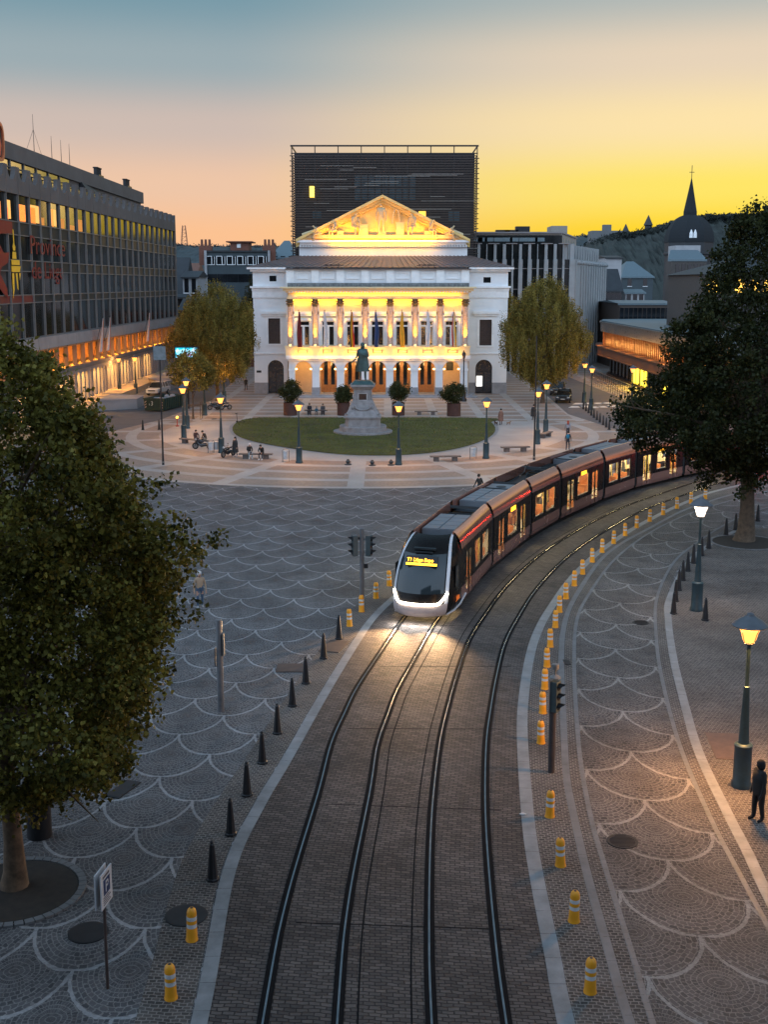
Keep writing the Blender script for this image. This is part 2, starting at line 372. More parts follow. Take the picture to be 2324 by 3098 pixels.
lR = spline([(8.7, 12), (8.8, 21.5), (8.95, 27.5), (9.1, 31), (9.55, 36.2), (10.5, 42.7), (11.5, 48), (12.9, 54), (15.3, 60.9), (17.7, 65.7), (21.5, 72), (25, 76.5), (32, 83), (47, 95)])
k3 = spline([(8.9, 12), (9.1, 22), (9.33, 26.6), (9.5, 28.7), (9.64, 31), (10.0, 35.5), (10.7, 40.2), (11.5, 45), (12.6, 50.5), (13.5, 54), (16.0, 60.7), (18.3, 65.2), (21.8, 70.4)])
NS = 260
RS = lambda p: resample(p, NS)[0]
C1 = spline([(-1.65, 12), (-1.69, 22), (-1.59, 26.5), (-1.17, 32.4), (-.96, 36.1), (-.62, 38.8), (-.25, 41.4), (.54, 45.35), (1.5, 50), (2.75, 54.8), (4.35, 59.8), (7.28, 67.3), (9.79, 72.5), (13.8, 79.5), (17, 84.2), (21.9, 89.7), (29.3, 96.4), (41, 104.5)])
C2 = spline([(1.65, 12), (1.71, 21.5), (1.79, 25), (1.97, 29), (2.2, 32.4), (2.57, 36.3), (2.93, 39), (3.52, 42.9), (4.27, 47.1), (5.25, 50.95), (6.8, 56.2), (9.25, 62.75), (12.4, 69.35), (16.25, 76.2), (19.85, 81.25), (24.9, 87.7), (31.5, 93.6), (43, 102)])
b_ = MB(); ribbon(b_, RS(offset(kl, -.05)), RS(kr), .004); struct('track_bed', b_, sett)
b_ = MB(); ribbon(b_, RS(kr), RS(k2), .006); struct('bollard_strip', b_, small)
b_ = MB(); ribbon(b_, RS(k2), RS(lL), .008); struct('gutter_strip', b_, small)
b_ = MB(); ribbon(b_, RS(lL), RS(lR), .010); struct('cycle_lane', b_, fan2)
NK = 150
b_ = MB(); ribbon(b_, resample(lR, NK)[0], resample(offset(lR, .42), NK)[0], .006); struct('gutter_strip', b_, small)
b_ = MB(); ribbon(b_, RS(offset(kl, -1.3)), RS(offset(kl, -.2)), .003); struct('edge_paving', b_, small)
def kerb(p, w, z, m, step=1.0, gap=.012):
    p, L_ = resample(p, 3000); a = offset(p, -w / 2); c = offset(p, w / 2); mb = MB(); k = int(3000 * step / L_)
    for i in range(0, 3000 - k, k): ribbon(mb, a[i:i + k + 1:max(1, k // 3)][:-1] + [a[i + k].lerp(a[i], gap / step)], c[i:i + k + 1:max(1, k // 3)][:-1] + [c[i + k].lerp(c[i], gap / step)], z + .001 * ((i // k) % 2))
    return struct('kerb_strip', mb, m)
b_ = MB(); q1 = resample(offset(k3, .1), 120)[0]; b_.add([(p.x, p.y, .007) for p in q1] + [(p.x + 30, p.y, .007) for p in q1], [(i, 120 + i, 121 + i, i + 1) for i in range(119)], [(p.x, p.y) for p in q1] + [(p.x + 30, p.y) for p in q1]); struct('pavement', b_, paving('cobble_plain', 'course', (.05, .044, .042), (.105, .092, .083), (.17, .152, .14), uv=True, size=(.14, .12)))
kerb(kl, .34, .012, kerbm); kerb(kr, .36, .014, kerbm); kerb(k2, .22, .016, kerbd); kerb(lL, .14, .018, kerbd, .3); kerb(lR, .14, .018, kerbd, .3); kerb(k3, .30, .02, kerbm)
# rails
railm = mat('rail_steel', (.26, .27, .29), .22, 1.0, var=.2, vs=2.)
groovem = mat('rail_groove', (.010, .010, .011), .9, var=.3, spec=.05)
for cpath, side, off_, lab in ((C1, -1, -.75, 'leftmost rail of the track the tram stands on, lit by its headlights'), (C1, 1, .75, 'right rail of the track the tram stands on'), (C2, -1, -.75, 'left rail of the empty curved track'), (C2, 1, .75, 'rightmost rail of the empty curved track, nearest the yellow posts')):
    q = offset(resample(cpath, 400)[0], off_); t = thing('tram_rail', lab, 'rail', (q[0].x, q[0].y, 0), group='rails set in the paving')
    mb = MB(); ribbon(mb, offset(q, -.125), offset(q, .125), .018); part('groove_bed', mb, groovem, t, True)
    mb = MB(); ribbon(mb, offset(q, -.022), offset(q, .022), .026); ribbon(mb, offset(q, -.022), offset(q, -.023), .020); part('rail_head', mb, railm, t, True)
mb = MB()
for q in (offset(C1, 1.16), offset(C2, -1.15)):
    q = resample(q, 300)[0]; ribbon(mb, offset(q, -.018), offset(q, .018), .0075)
for Y0 in (25, 31.2, 37.5, 44, 49.3):
    a = min(C1, key=lambda p: abs(p.y - Y0)); c = min(C2, key=lambda p: abs(p.y - Y0)); a = a + Vector((-.4, .2, 0)); c = c + Vector((1.2, 0, 0))
    d = (c - a).normalized(); nn = Vector((-d.y, d.x, 0)) * .02
    mb.add([(p.x, p.y, .0078) for p in (a - nn, c - nn, c + nn, a + nn)], [(0, 1, 2, 3)])
struct('slab_joints', mb, groovem)
# plaza, lawn, roads
arc = [(480, 1427), (593, 1448), (751, 1468), (932, 1477), (1113, 1478), (1230, 1475), (1330, 1462), (1420, 1440)]
mb = MB(); C_ = Vector((-2.1, 118, 0)); poly = []
for k in range(61):
    a = R(-100 + 200 * k / 60); rr = 33.6 if abs(a) < R(60) else 33.6 + (abs(a) - R(60)) * 30
    poly.append((C_.x + rr * math.sin(a), C_.y - rr * math.cos(a)))
poly += [(70, 320), (-75, 320)]
mb.sheet(poly, .005); struct('plaza', mb, plaza_mat())
roadL = [G(*p) for p in [(150, 905), (290, 905), (330, 882), (372, 872), (440, 835), (455, 800), (300, 800), (200, 840)]]
mb = MB(); mb.sheet([(-60, 95), (-27.5, 118), (-24.5, 128), (-22, 150), (-24, 210), (-31, 320), (-34.5, 320), (-33.5, 150), (-60, 120)][::-1], .010); struct('road', mb, asph)
mb = MB(); mb.sheet([(21, 134), (24, 118), (30, 102), (60, 100), (60, 122), (34, 132), (31, 150), (29, 200), (29, 260), (24, 260), (22.5, 190), (21.5, 150)], .010); struct('road', mb, asph)
mb = MB(); z5 = zc(1740, 920, 5.18); whitep = mat('road_paint', (.6, .6, .58), .6, var=.2)
for a, b in [(80, 1562), (230, 1558), (370, 1556), (520, 1552), (20, 1612), (165, 1605), (310, 1618), (450, 1610), (590, 1600)]:
    p = G(*z5(a, b)); mb.sheet([(p.x - 1.1, p.y - .9), (p.x + .3, p.y - .9), (p.x + 1.0, p.y + .9), (p.x - .4, p.y + .9)], .014)
struct('zebra_crossing', mb, whitep)
lawn_px = [(560, 903), (530, 907), (510, 915), (502, 927), (512, 941), (545, 953), (600, 964), (660, 973), (730, 981), (800, 984), (870, 983), (940, 977), (1000, 966), (1040, 953), (1063, 940), (1070, 926), (1060, 913), (1036, 904)]
lp = [G(*p) for p in lawn_px]; lp_s = spline(lp + [lp[0]], .8)
def grass_mat():
    m = mat('grass_turf', (.042, .048, .004), .9, var=.7, vs=.45, bump=.8, bs=40); return m
cx_, cy_ = -2.1, 115.
mb = MB(); mb.prism([(p.x, p.y) for p in lp_s[:-1]], 0, .09); struct('lawn', mb, grass_mat())
mb = MB(); ring = lp_s; o_ = [Vector((cx_, cy_, 0)) + (p - Vector((cx_, cy_, 0))) * 1.028 for p in ring]
ribbon(mb, o_, ring, .02); struct('lawn_edging', mb, kerbm)
# real grass blades over the turf
def scatter_blades(poly, n, h, z0, name, m, seed=1):
    rng = np.random.default_rng(seed); P = np.array([(p.x, p.y) for p in poly]); lo, hi = P.min(0), P.max(0)
    q = rng.uniform(lo, hi, (n * 2, 2)); ins = np.zeros(len(q), bool); j = len(P) - 1
    for i in range(len(P)):
        c = ((P[i, 1] > q[:, 1]) != (P[j, 1] > q[:, 1])) & (q[:, 0] < (P[j, 0] - P[i, 0]) * (q[:, 1] - P[i, 1]) / (P[j, 1] - P[i, 1] + 1e-9) + P[i, 0]); ins ^= c; j = i
    q = q[ins][:n]; k = len(q); a = rng.uniform(0, 6.28, k); w = .03; hh = h * rng.uniform(.5, 1.3, k); ln = rng.normal(0, .04, (k, 2))
    v = np.zeros((k, 3, 3)); v[:, 0, 0] = q[:, 0] - w * np.cos(a); v[:, 0, 1] = q[:, 1] - w * np.sin(a); v[:, 1, 0] = q[:, 0] + w * np.cos(a); v[:, 1, 1] = q[:, 1] + w * np.sin(a)
    v[:, :2, 2] = z0; v[:, 2, :2] = q + ln; v[:, 2, 2] = z0 + hh
    me = bpy.data.meshes.new(name); me.from_pydata(v.reshape(-1, 3).tolist(), [], np.arange(3 * k).reshape(-1, 3).tolist()); me.materials.append(m)
    o = bpy.data.objects.new(name, me); COL.objects.link(o); o['kind'] = 'stuff'; o['label'] = 'short dark green grass covering the oval lawn around the statue'; o['category'] = 'grass'; return o
scatter_blades(lp_s, 16000, .10, .088, 'grass', mat('grass_blades', (.075, .09, .006), .8, var=.5, vs=.5))
# covers set in the ground
iron = mat('cast_iron', (.03, .03, .033), .55, .6, var=.3, bump=.4, bs=30)
def manhole(u, v, r, lab):
    p = G(u, v); mb = MB(); mb.lathe([(r, 0), (r, .026), (r * .9, .028), (r * .88, .024)], 24, (p.x, p.y, 0))
    for i in range(-4, 5):
        w = math.sqrt(max(0, (r * .8) ** 2 - (i * r * .18) ** 2)); mb.box(p.x - w, p.x + w, p.y + i * r * .18 - .012, p.y + i * r * .18 + .012, .024, .031)
    solo('manhole_cover', mb, iron, lab, 'manhole cover')
manhole(1345, 1818, .42, 'round iron manhole cover set in the fan cobbles of the right lane')
manhole(1385, 1345, .36, 'small round iron cover in the lane between the kerb and the black cones')
manhole(462, 905, .3, 'dark iron cover on the square beside the staked young tree')
def plate(u, v, sx, sy, m, lab, rz=0):
    p = G(u, v); mb = MB(); mb.T = Matrix.Translation(p) @ Matrix.Rotation(rz, 4, 'Z'); mb.box(-sx, sx, -sy, sy, 0, .027); mb.box(-sx * .9, sx * .9, -sy * .9, sy * .9, .027, .031); solo('access_cover', mb, m, lab, 'access cover')
rust = mat('rusty_plate', (.075, .055, .048), .7, .3, var=.3, bump=.3)
plate(722, 1396, .42, .8, rust, 'dark rectangular cover beside the black cones, nearest the tram', R(-15)); plate(628, 1443, .55, .5, rust, 'rusty square cover in the cobbles left of the black cones')
plate(1225, 1431, .12, .3, iron, 'small square drain grate beside the grey kerb right of the yellow posts'); plate(265, 1705, .25, .6, iron, 'barred drain grate at the edge of the big left tree', R(-20))
plate(1573, 1612, .55, 1.1, mat('brown_plate', (.11, .075, .062), .6, .2, var=.3), 'brown rectangular ground plate left of the near lamp post', R(-6))
def pit(u, v, r, lab):
    p = G(u, v); t = thing('tree_pit', lab, 'tree pit', (p.x, p.y, 0))
    mb = MB(); mb.lathe([(r, 0), (r, .034), (r * .96, .036)], 40); part('soil', mb, mat('soil', (.022, .017, .013), .95, var=.5, vs=4, bump=1, bs=15), t)
    mb = MB(); k = 44
    for i in range(k):
        a0, a1 = 2 * math.pi * i / k, 2 * math.pi * (i + .9) / k
        mb.prism([((r + .02) * math.cos(a0), (r + .02) * math.sin(a0)), ((r + .2) * math.cos(a0), (r + .2) * math.sin(a0)), ((r + .2) * math.cos(a1), (r + .2) * math.sin(a1)), ((r + .02) * math.cos(a1), (r + .02) * math.sin(a1))], 0, .05)
    part('stone_ring', mb, kerbd, t)
pit(32, 1925, 1.5, 'round soil pit ringed with pale stones under the big left tree'); pit(1612, 1172, 1.85, 'round soil pit under the big dark tree on the right'); 
mb = MB(); p = G(190, 2015); mb.lathe([(.46, 0), (.46, .027), (.42, .03)], 28, (p.x, p.y, 0)); solo('manhole_cover', mb, iron, 'dark round cover sunk in the cobbles beside the parking sign', 'manhole cover')
mb = MB(); p = G(402, 1978); mb.lathe([(.5, 0), (.5, .027), (.45, .03)], 28, (p.x, p.y, 0)); solo('manhole_cover', mb, iron, 'dark round cover behind the lower left yellow posts', 'manhole cover')
# ------------------------------------------------------------------ building materials
white = mat('painted_stucco', (.74, .76, .78), .75, var=.09, vs=.35, bump=.05)
white2 = mat('painted_trim', (.78, .79, .80), .7, var=.10, vs=1.2)
flood_ochre = mat('ochre_stone', (.70, .50, .19), .7, var=.12, vs=1.2)  # floodlight gold painted into the base colour of the pediment
flood_cream = mat('cream_trim', (.74, .62, .38), .7, var=.10, vs=1.2)  # warm floodlight tone painted into the upper wall, balcony and entablature colour
plinth = mat('blue_stone', (.25, .26, .28), .7, var=.2, vs=1.5)
zinc = mat('zinc_roof', (.15, .125, .125), .45, .35, var=.25, vs=.5)
darkm = mat('dark_metal', (.022, .023, .026), .5, .4, var=.3)
darkglass = mat('dark_glass', (.008, .010, .013), .06, 0., var=.3, vs=.4, bump=.005, bs=.6, spec=.7)
wood = mat('varnished_wood', (.33, .15, .05), .45, var=.3, vs=3)
redstone = mat('marble_column', (.46, .35, .29), .5, var=.4, vs=4)
gilt = mat('dark_capital', (.10, .075, .04), .6, var=.4, vs=5)
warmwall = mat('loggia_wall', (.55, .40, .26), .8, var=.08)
lampw = emit('warm_bulb', (1, .62, .22), 6)
stripe = emit('light_strip', (1, .66, .16), 5)
bronze = mat('green_bronze', (.045, .085, .085), .45, .6, var=.4, vs=2.5)
greystone = mat('grey_granite', (.20, .205, .215), .7, var=.3, vs=2, bump=.3)
brick = mat('red_brick', (.16, .065, .045), .85, var=.25, vs=3)
z3 = zc(730, 420, 1.952)
def X3(a, Y): return F(z3(a, 0)[0], 845, Y)[0]
def Z3(b, Y): return F(830, z3(0, b)[1], Y)[1]
YW, YP, YB = 159.6, 155.0, 166.0
op = thing('opera_house', 'white neoclassical opera house with a yellow floodlit pediment, columns and balcony', 'opera house', (X3(806, YP), YP, 0))
def P(name, mb, m, parent=None, **k): return part(name, mb, m, parent or op, world=True, **k)
def arched(mb, x0, x1, z0, z1, ops, y0, y1, n=14):
    """wall x0..x1 with round-headed openings (cx, half width, springing z); open to z0"""
    xs = x0
    for cx, hw, zs in ops:
        mb.box(xs, cx - hw, y0, y1, z0, z1)
        pts = [(cx - hw * math.cos(math.pi * i / n), zs + hw * math.sin(math.pi * i / n)) for i in range(n + 1)]
        for p, q in zip(pts[:-1], pts[1:]): mb.yprism([p, q, (q[0], z1), (p[0], z1)], y0, y1)
        xs = cx + hw
    mb.box(xs, x1, y0, y1, z0, z1)
def archfill(mb, cx, hw, zs, z0, y0, y1, n=14):
    mb.yprism([(cx - hw, z0), (cx + hw, z0)] + [(cx + hw * math.cos(math.pi * i / n), zs + hw * math.sin(math.pi * i / n)) for i in range(n + 1)], y0, y1)
# --- wings
zg = Z3(870, YW); zt = Z3(768, YW)
L0, L1, R0, R1 = X3(79, YW), X3(275, YW), X3(1337, YW), X3(1566, YW)
wz = Z3(1365, YW)
for x0, x1, cx, hw, wa, wb, wz0, wz1, sa, sb, sz0, sz1 in (
    (L0, L1, X3(205, YW), (X3(252, YW) - X3(158, YW)) / 2, X3(165, YW), X3(235, YW), Z3(1211, YW), Z3(1060, YW), X3(176, YW), X3(217, YW), Z3(842, YW), Z3(808, YW)),
    (R0, R1, X3(1432, YW), (X3(1482, YW) - X3(1383, YW)) / 2, X3(1403, YW), X3(1475, YW), Z3(1221, YW), Z3(1068, YW), X3(1422, YW), X3(1465, YW), Z3(850, YW), Z3(817, YW))):
    mb = MB(); zs = Z3(1345, YW) - .2
    zb = Z3(1268, YW)
    arched(mb, x0, x1, 1.5, zb, [(cx, hw, zs)], YW, YW + .6)
    # upper wall round its window and little attic window
    mb.box(x0, wa, YW, YW + .6, zb, zg); mb.box(wb, x1, YW, YW + .6, zb, zg); mb.box(wa, wb, YW, YW + .6, zb, wz0); mb.box(wa, wb, YW, YW + .6, wz1, zg)
    mb.box(x0, sa, YW, YW + .6, zg, zt); mb.box(sb, x1, YW, YW + .6, zg, zt); mb.box(sa, sb, YW, YW + .6, zg, sz0); mb.box(sa, sb, YW, YW + .6, sz1, zt)
    P('wall', mb, white, label='white stucco wall of a side wing')
    q = MB(); q.box(x0 - .06, cx - hw, YW - .08, YW + .6, 0, 1.5); q.box(cx + hw, x1 + .06, YW - .08, YW + .6, 0, 1.5); P('plinth', q, plinth)
    w = MB(); w.box(wa, wb, YW + .35, YW + .4, wz0, wz1)
    for i in range(1, 12): w.box(wa, wb, YW + .32, YW + .35, wz0 + (wz1 - wz0) * i / 12 - .03, wz0 + (wz1 - wz0) * i / 12 + .03)
    win = P('window', w, mat('shuttered_window', (.045, .03, .028), .4, var=.3), label='tall dark shuttered window of a wing')
    fr = MB()
    for a, b_2, c, d in ((wa - .3, wa, wz0 - .2, wz1 + .3), (wb, wb + .3, wz0 - .2, wz1 + .3), (wa, wb, wz1, wz1 + .3), (wa, wb, wz0 - .2, wz0)): fr.box(a, b_2, YW - .08, YW, c, d)
    zz = Z3(1027, YW); fr.box(wa - .9, wb + .9, YW - .35, YW, zz - .15, zz + .2); fr.box(wa - .7, wb + .7, YW - .2, YW, zz - .45, zz - .15)
    P('window_frame', fr, white2, win)
    s = MB(); s.box(sa, sb, YW + .2, YW + .25, sz0, sz1); P('window', s, darkglass, label='small square attic window of a wing')
    d = MB(); archfill(d, cx, hw, zs, .12, YW + .45, YW + .5)
    dd = P('door', d, mat('shop_glass', (.02, .02, .024), .12, spec=.8), label='tall dark arched glass door of a wing')
    d = MB(); zd = Z3(1375, YW)
    for xx in (cx - hw + .05, cx, cx + hw - .05): d.box(xx - .05, xx + .05, YW + .40, YW + .45, .12, zd)
    d.box(cx - hw, cx + hw, YW + .38, YW + .45, zd, zd + .12); P('door_frame', d, darkm, dd)
    # mouldings
    ext = .35
    t = MB(); t.box(x0 - (ext if x0 == L0 else 0), x1 + (ext if x1 == R1 else 0), YW - .4, YW, zg - .25, zg); t.box(x0 - .15, x1 + .15, YW - .2, YW, zg - .6, zg - .25); t.box(x0 - .1, x1 + .1, YW - .12, YW, Z3(935, YW) - .08, zg - .6)
    P('cornice', t, white2); t = MB(); t.box(x0 - .06, x1 + .06, YW - .1, YW, zb - .1, zb + .12); P('string_course', t, white2); t = MB()
    t.box(x0 - (.7 if x0 == L0 else 0), x1 + (.7 if x1 == R1 else 0), YW - .75, YW, zt - .05, zt + .18); t.box(x0 - .3, x1 + .3, YW - .4, YW, zt - .35, zt - .05)
    P('eaves', t, white2)
mb = MB(); mb.box(L0, L0 + .5, YW + .6, 208, 0, zt); mb.box(R1 - .5, R1, YW + .6, 208, 0, zt); mb.box(L0 + .4, R1 - .4, YW + 1.5, YW + 1.8, 0, zt - .1); P('rear_wall', mb, white)
mb = MB(); m1 = (X3(1444, YW)); mb.box(X3(1390, YW), X3(1424, YW), YW + .3, YW + .34, Z3(1462, YW), Z3(1402, YW)); P('lit_poster', mb, emit('poster_light', (1, .97, .9), 2.2), label='glowing white poster in the right arched doorway')
mb = MB(); 
for k in range(6): mb.box(X3(1398, YW) , X3(1398 + (18 if k % 2 else 12), YW), YW + .285, YW + .3, Z3(1452 - k * 8, YW), Z3(1455 - k * 8 - 6, YW))
P('poster_text', mb, mat('poster_ink', (.3, .28, .2), .6))
mb = MB(); mb.box(X3(92, YW), X3(120, YW), YW - .03, YW - .004, Z3(1381, YW), Z3(1368, YW)); P('name_plate', mb, darkm)
# --- portico
bx = lambda i: X3(368 + i * 145.5, YP)
hw = (X3(420, YP) - X3(317, YP)) / 2
PX0, PX1 = X3(283, YP), X3(1337, YP)
zf = Z3(1300, YP); zs = Z3(1365, YP)
mb = MB(); arched(mb, PX0, PX1, 1.25, zf, [(bx(i), hw, zs) for i in range(7)], YP, YP + .9); P('arcade', mb, white)
mb = MB()
for i in range(8):
    xa = PX0 if i == 0 else bx(i - 1) + hw; xb = PX1 if i == 7 else bx(i) - hw
    mb.box(xa - .06, xb + .06, YP - .08, YP + .98, 0, 1.25)
P('plinth', mb, plinth)
mb = MB()
for i in range(8):
    xa = PX0 if i == 0 else bx(i - 1) + hw; xb = PX1 if i == 7 else bx(i) - hw
    mb.box(xa - .07, xb + .07, YP - .09, YP + .9, zs - .1, zs + .14)
for i in range(7):
    n = 14
    for k in range(n):
        a0, a1 = math.pi * k / n, math.pi * (k + 1) / n
        mb.yprism([(bx(i) + r * math.cos(a), zs + .14 + r * math.sin(a)) for r, a in ((hw + .02, a0), (hw + .32, a0), (hw + .32, a1), (hw + .02, a1))], YP - .07, YP)
mb.box(PX0 - .3, PX1 + .3, YP - .5, YP + 1, zf, zf + .35); mb.box(PX0 - .15, PX1 + .15, YP - .25, YP, zf - .25, zf)
P('arcade_trim', mb, white2)
mb = MB(); mb.box(PX0 - .2, PX0 + .2, YP + .9, YW, 0, zf); mb.box(PX1 - .2, PX1 + .2, YP + .9, YW, 0, zf); mb.box(PX0, PX1, YP + 3.8, YP + 4.1, 0, zf); mb.box(PX0, PX1, YP + .9, YP + 3.8, zf - .3, zf - .1)
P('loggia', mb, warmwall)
mb = MB(); mb.box(PX0 - 1.2, PX1 + 1.2, YP - 1.6, YW, 0, .14); mb.box(PX0 - .6, PX1 + .6, YP - .8, YW, .14, .3); P('steps', mb, plinth)
YL = YP + 3.8
for i in range(7):
    cx = bx(i) + (0 if i in (0, 6) else 0)
    if i in (0, 6):
        if i == 6:
            mb = MB(); mb.box(cx - .45, cx + .45, YL - .06, YL - .003, 3.2, 4.3); P('notice_board', mb, darkm)
        continue
    d = MB(); w_ = hw * .95
    d.box(cx - w_, cx - w_ + .35, YL - .15, YL - .003, .3, 5.2); d.box(cx + w_ - .35, cx + w_, YL - .15, YL - .003, .3, 5.2); d.box(cx - w_, cx + w_, YL - .16, YL - .003, 4.9, 5.3); d.box(cx - .22, cx + .22, YL - .14, YL - .003, .3, 4.9)
    d.box(cx - w_, cx + w_, YL - .13, YL - .003, .3, 1.3)
    dr = P('door', d, wood, label='pair of varnished wooden entrance doors under an arch')
    d = MB(); d.box(cx - w_ + .35, cx - .22, YL - .08, YL - .02, 1.3, 4.9); d.box(cx + .22, cx + w_ - .35, YL - .08, YL - .02, 1.3, 4.9); P('door_pane', d, darkglass, dr)
    d = MB(); archfill(d, cx, w_, zs, 5.3, YL - .1, YL - .02); P('fanlight', d, mat('dark_fanlight', (.04, .02, .015), .3), dr)
for i in range(8):
    xa = X3(293 + i * 149.5, YP)
    s = MB()
    for sx in (-1, 1):
        xx = (bx(i) - hw + .22 if sx > 0 else bx(i - 1) + hw - .22) if 0 < i < 7 else (bx(0) - hw + .22 if i == 0 else bx(6) + hw - .22)
        if (i in (0, 7)) and sx < 0: continue
        s.ball((xx, YP + .35, zs + .1), .13, 8, 5)
    P('wall_lamp', s, lampw)
for i in range(7): lamp('POINT', (bx(i), YP + 2.0, zf - 1.0), 110, (1, .58, .2), .3, op, world=True, name='loggia_light')
# --- first floor
zb0 = zf + .35; zb1 = Z3(1232, YP - .4)
YF = YP + .9
zc_top = Z3(945, YP + .3); zc0 = Z3(1222, YP + .3); zen = Z3(935, YP); zco = Z3(874, YP - .6)
wins = [bx(i) for i in range(7)]; whw = .86; wz0, wz1 = Z3(1222, YF) + .1, Z3(1075, YF)
mb = MB(); xs = PX0
for x in wins: mb.box(xs, x - whw, YF, YF + .5, zb0, zen); mb.box(x - whw, x + whw, YF, YF + .5, wz1, zen); mb.box(x - whw, x + whw, YF, YF + .5, zb0, wz0); xs = x + whw
mb.box(xs, PX1, YF, YF + .5, zb0, zen); mb.box(PX0, PX0 + .5, YF + .5, YW, zb0, zen); mb.box(PX1 - .5, PX1, YF + .5, YW, zb0, zen)
P('wall', mb, flood_cream, label='floodlit upper wall behind the columns')
inside = mat('curtained_room', (.05, .022, .015), .8, var=.6, vs=1.2)
for i, x in enumerate(wins):
    w = MB(); w.box(x - whw, x + whw, YF + .3, YF + .33, wz0, wz1); wi = P('window', w, darkglass, label='tall first-floor window behind the balcony')
    f = MB(); hz = wz0 + (wz1 - wz0) * .76
    for a, b_2, c, d in ((x - whw, x - whw + .14, wz0, wz1), (x + whw - .14, x + whw, wz0, wz1), (x - .16, x + .16, wz0, hz), (x - whw + .14, x + whw - .14, hz, hz + .2), (x - whw + .14, x + whw - .14, wz1 - .12, wz1)): f.box(a, b_2, YF + .2, YF + .3, c, d)
    P('window_frame', f, white2, wi)
    f = MB()
    for a, b_2, c, d in ((x - whw - .35, x - whw - .02, wz0 - .1, wz1 + .35), (x + whw + .02, x + whw + .35, wz0 - .1, wz1 + .35), (x - whw - .02, x + whw + .02, wz1 + .02, wz1 + .35)): f.box(a, b_2, YF - .12, YF, c, d)
    zz = Z3(1030, YF); f.box(x - whw - .8, x + whw + .8, YF - .3, YF, zz - .12, zz + .22); f.box(x - whw - .55, x + whw + .55, YF - .18, YF, zz - .35, zz - .12)
    P('window_surround', f, white2, wi)
    c = MB()
    for sx in (-1, 1): c.box(x + sx * (whw - .3) - .2, x + sx * (whw - .3) + .2, YF + .16, YF + .19, wz0 + .1, hz) if False else None
mb = MB(); mb.box(PX0 - .35, PX1 + .35, YP - .45, YP + .9, zb0, zb0 + .12)
P('balcony_floor', mb, white2)
colx = [X3(293 + i * 146.7, YP) for i in range(8)]
for i, x in enumerate(colx):
    c = MB(); r = .36
    c.lathe([(r * 1.25, 0), (r * 1.25, .12), (r * 1.05, .3), (r, .36), (r, (zc_top - zc0) * .35), (r * .93, (zc_top - zc0) * .7), (r * .86, zc_top - zc0 - 1.0)], 20, (x, YP + .35, zc0)); cc = P('column', c, redstone, smooth=True)
    c = MB(); zq = zc_top - 1.0; c.lathe([(r * .86, 0), (r * 1.0, .12), (r * .9, .2), (r * 1.15, .42), (r * .98, .5), (r * 1.25, .75), (r * 1.1, .82), (r * 1.4, .95)], 16, (x, YP + .35, zq))
    for k in range(8):
        for lv, rr in ((.35, 1.2), (.7, 1.35)):
            a = k * math.pi / 4 + lv; c.ball((x + r * rr * math.cos(a), YP + .35 + r * rr * math.sin(a), zq + lv), .1, 6, 4)
    P('capital', c, gilt, cc)
    c = MB(); c.box(x - .5, x + .5, YP + .6, YF, zc0, zc_top); P('pilaster', c, white2)
    c = MB(); c.box(x - .6, x + .6, YP - .4, YP + .85, zb0 + .12, zc0 - .2); c.box(x - .68, x + .68, YP - .48, YP + .88, zc0 - .2, zc0); P('pedestal', c, flood_cream)
for i in range(7):
    x0, x1 = colx[i] + .6, colx[i + 1] - .6; b = MB(); b.box(x0, x1, YP - .35, YP - .05, zb0 + .12, zb0 + .38); b.box(x0, x1, YP - .4, YP, zc0 - .42, zc0 - .12); b.box(x0, x0 + .35, YP - .33, YP - .07, zb0 + .38, zc0 - .42); b.box(x1 - .35, x1, YP - .33, YP - .07, zb0 + .38, zc0 - .42)
    ba = P('balustrade', b, flood_cream); b = MB(); h = zc0 - .42 - zb0 - .38
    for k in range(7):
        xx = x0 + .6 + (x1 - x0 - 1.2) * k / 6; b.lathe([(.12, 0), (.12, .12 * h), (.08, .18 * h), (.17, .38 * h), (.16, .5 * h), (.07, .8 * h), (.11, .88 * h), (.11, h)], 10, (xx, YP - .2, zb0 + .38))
    P('balusters', b, flood_cream, ba, smooth=True)
    # floodlights on the ledge under the balustrade
    lamp('AREA', ((x0 + x1) / 2, YP - 1.15, zb0 - .05), 95, (1, .42, .02), x1 - x0 - .5, op, (0, 1, .9), size_y=.1, world=True, name='balcony_light')
# column spots + entablature
for x in colx:
    q = MB(); q.box(x - .1, x + .1, YP - .18, YP - .02, zc0 + .01, zc0 + .16); P('spotlight', q, stripe)
    lamp('SPOT', (x, YP - .6, zc0 + .1), 4200, (1, .42, .02), .06, op, (0, .16, 1), cone=R(46), world=True, name='column_light')
mb = MB(); mb.box(PX0 - .1, PX1 + .1, YP - .15, YF + .5, zc_top, zen + .05)
mb.box(PX0 - .02, PX1 + .02, YP - .05, YF + .5, zen + .05, zco - .75)
for k, (o, z0, z1) in enumerate(((.3, zco - .75, zco - .55), (.6, zco - .55, zco - .2), (.95, zco - .2, zco))): mb.box(PX0 - o, PX1 + o, YP - o, YF + .5, z0, z1)
P('entablature', mb, flood_cream)
mb = MB(); 
for k in range(60): xx = PX0 + (PX1 - PX0) * (k + .5) / 60; mb.box(xx - .1, xx + .1, YP - .52, YP - .3, zco - .74, zco - .56)
P('dentils', mb, white2)
lamp('AREA', (X3(806, YP), YP - .55, zen + .12), 420, (1, .44, .02), (PX1 - PX0) - 2, op, (0, .5, 1), size_y=.12, world=True, name='cornice_light')
lamp('AREA', (X3(806, YP), YP + .55, zc_top - .12), 850, (1, .42, .02), (PX1 - PX0) - 1, op, (0, .35, -1), size_y=.12, world=True, name='facade_light')
mb = MB(); mb.box(PX0 + 1.2, PX1 - 1.2, YP - .62, YP - .5, zen + .06, zen + .1); P('light_rail', mb, darkm)
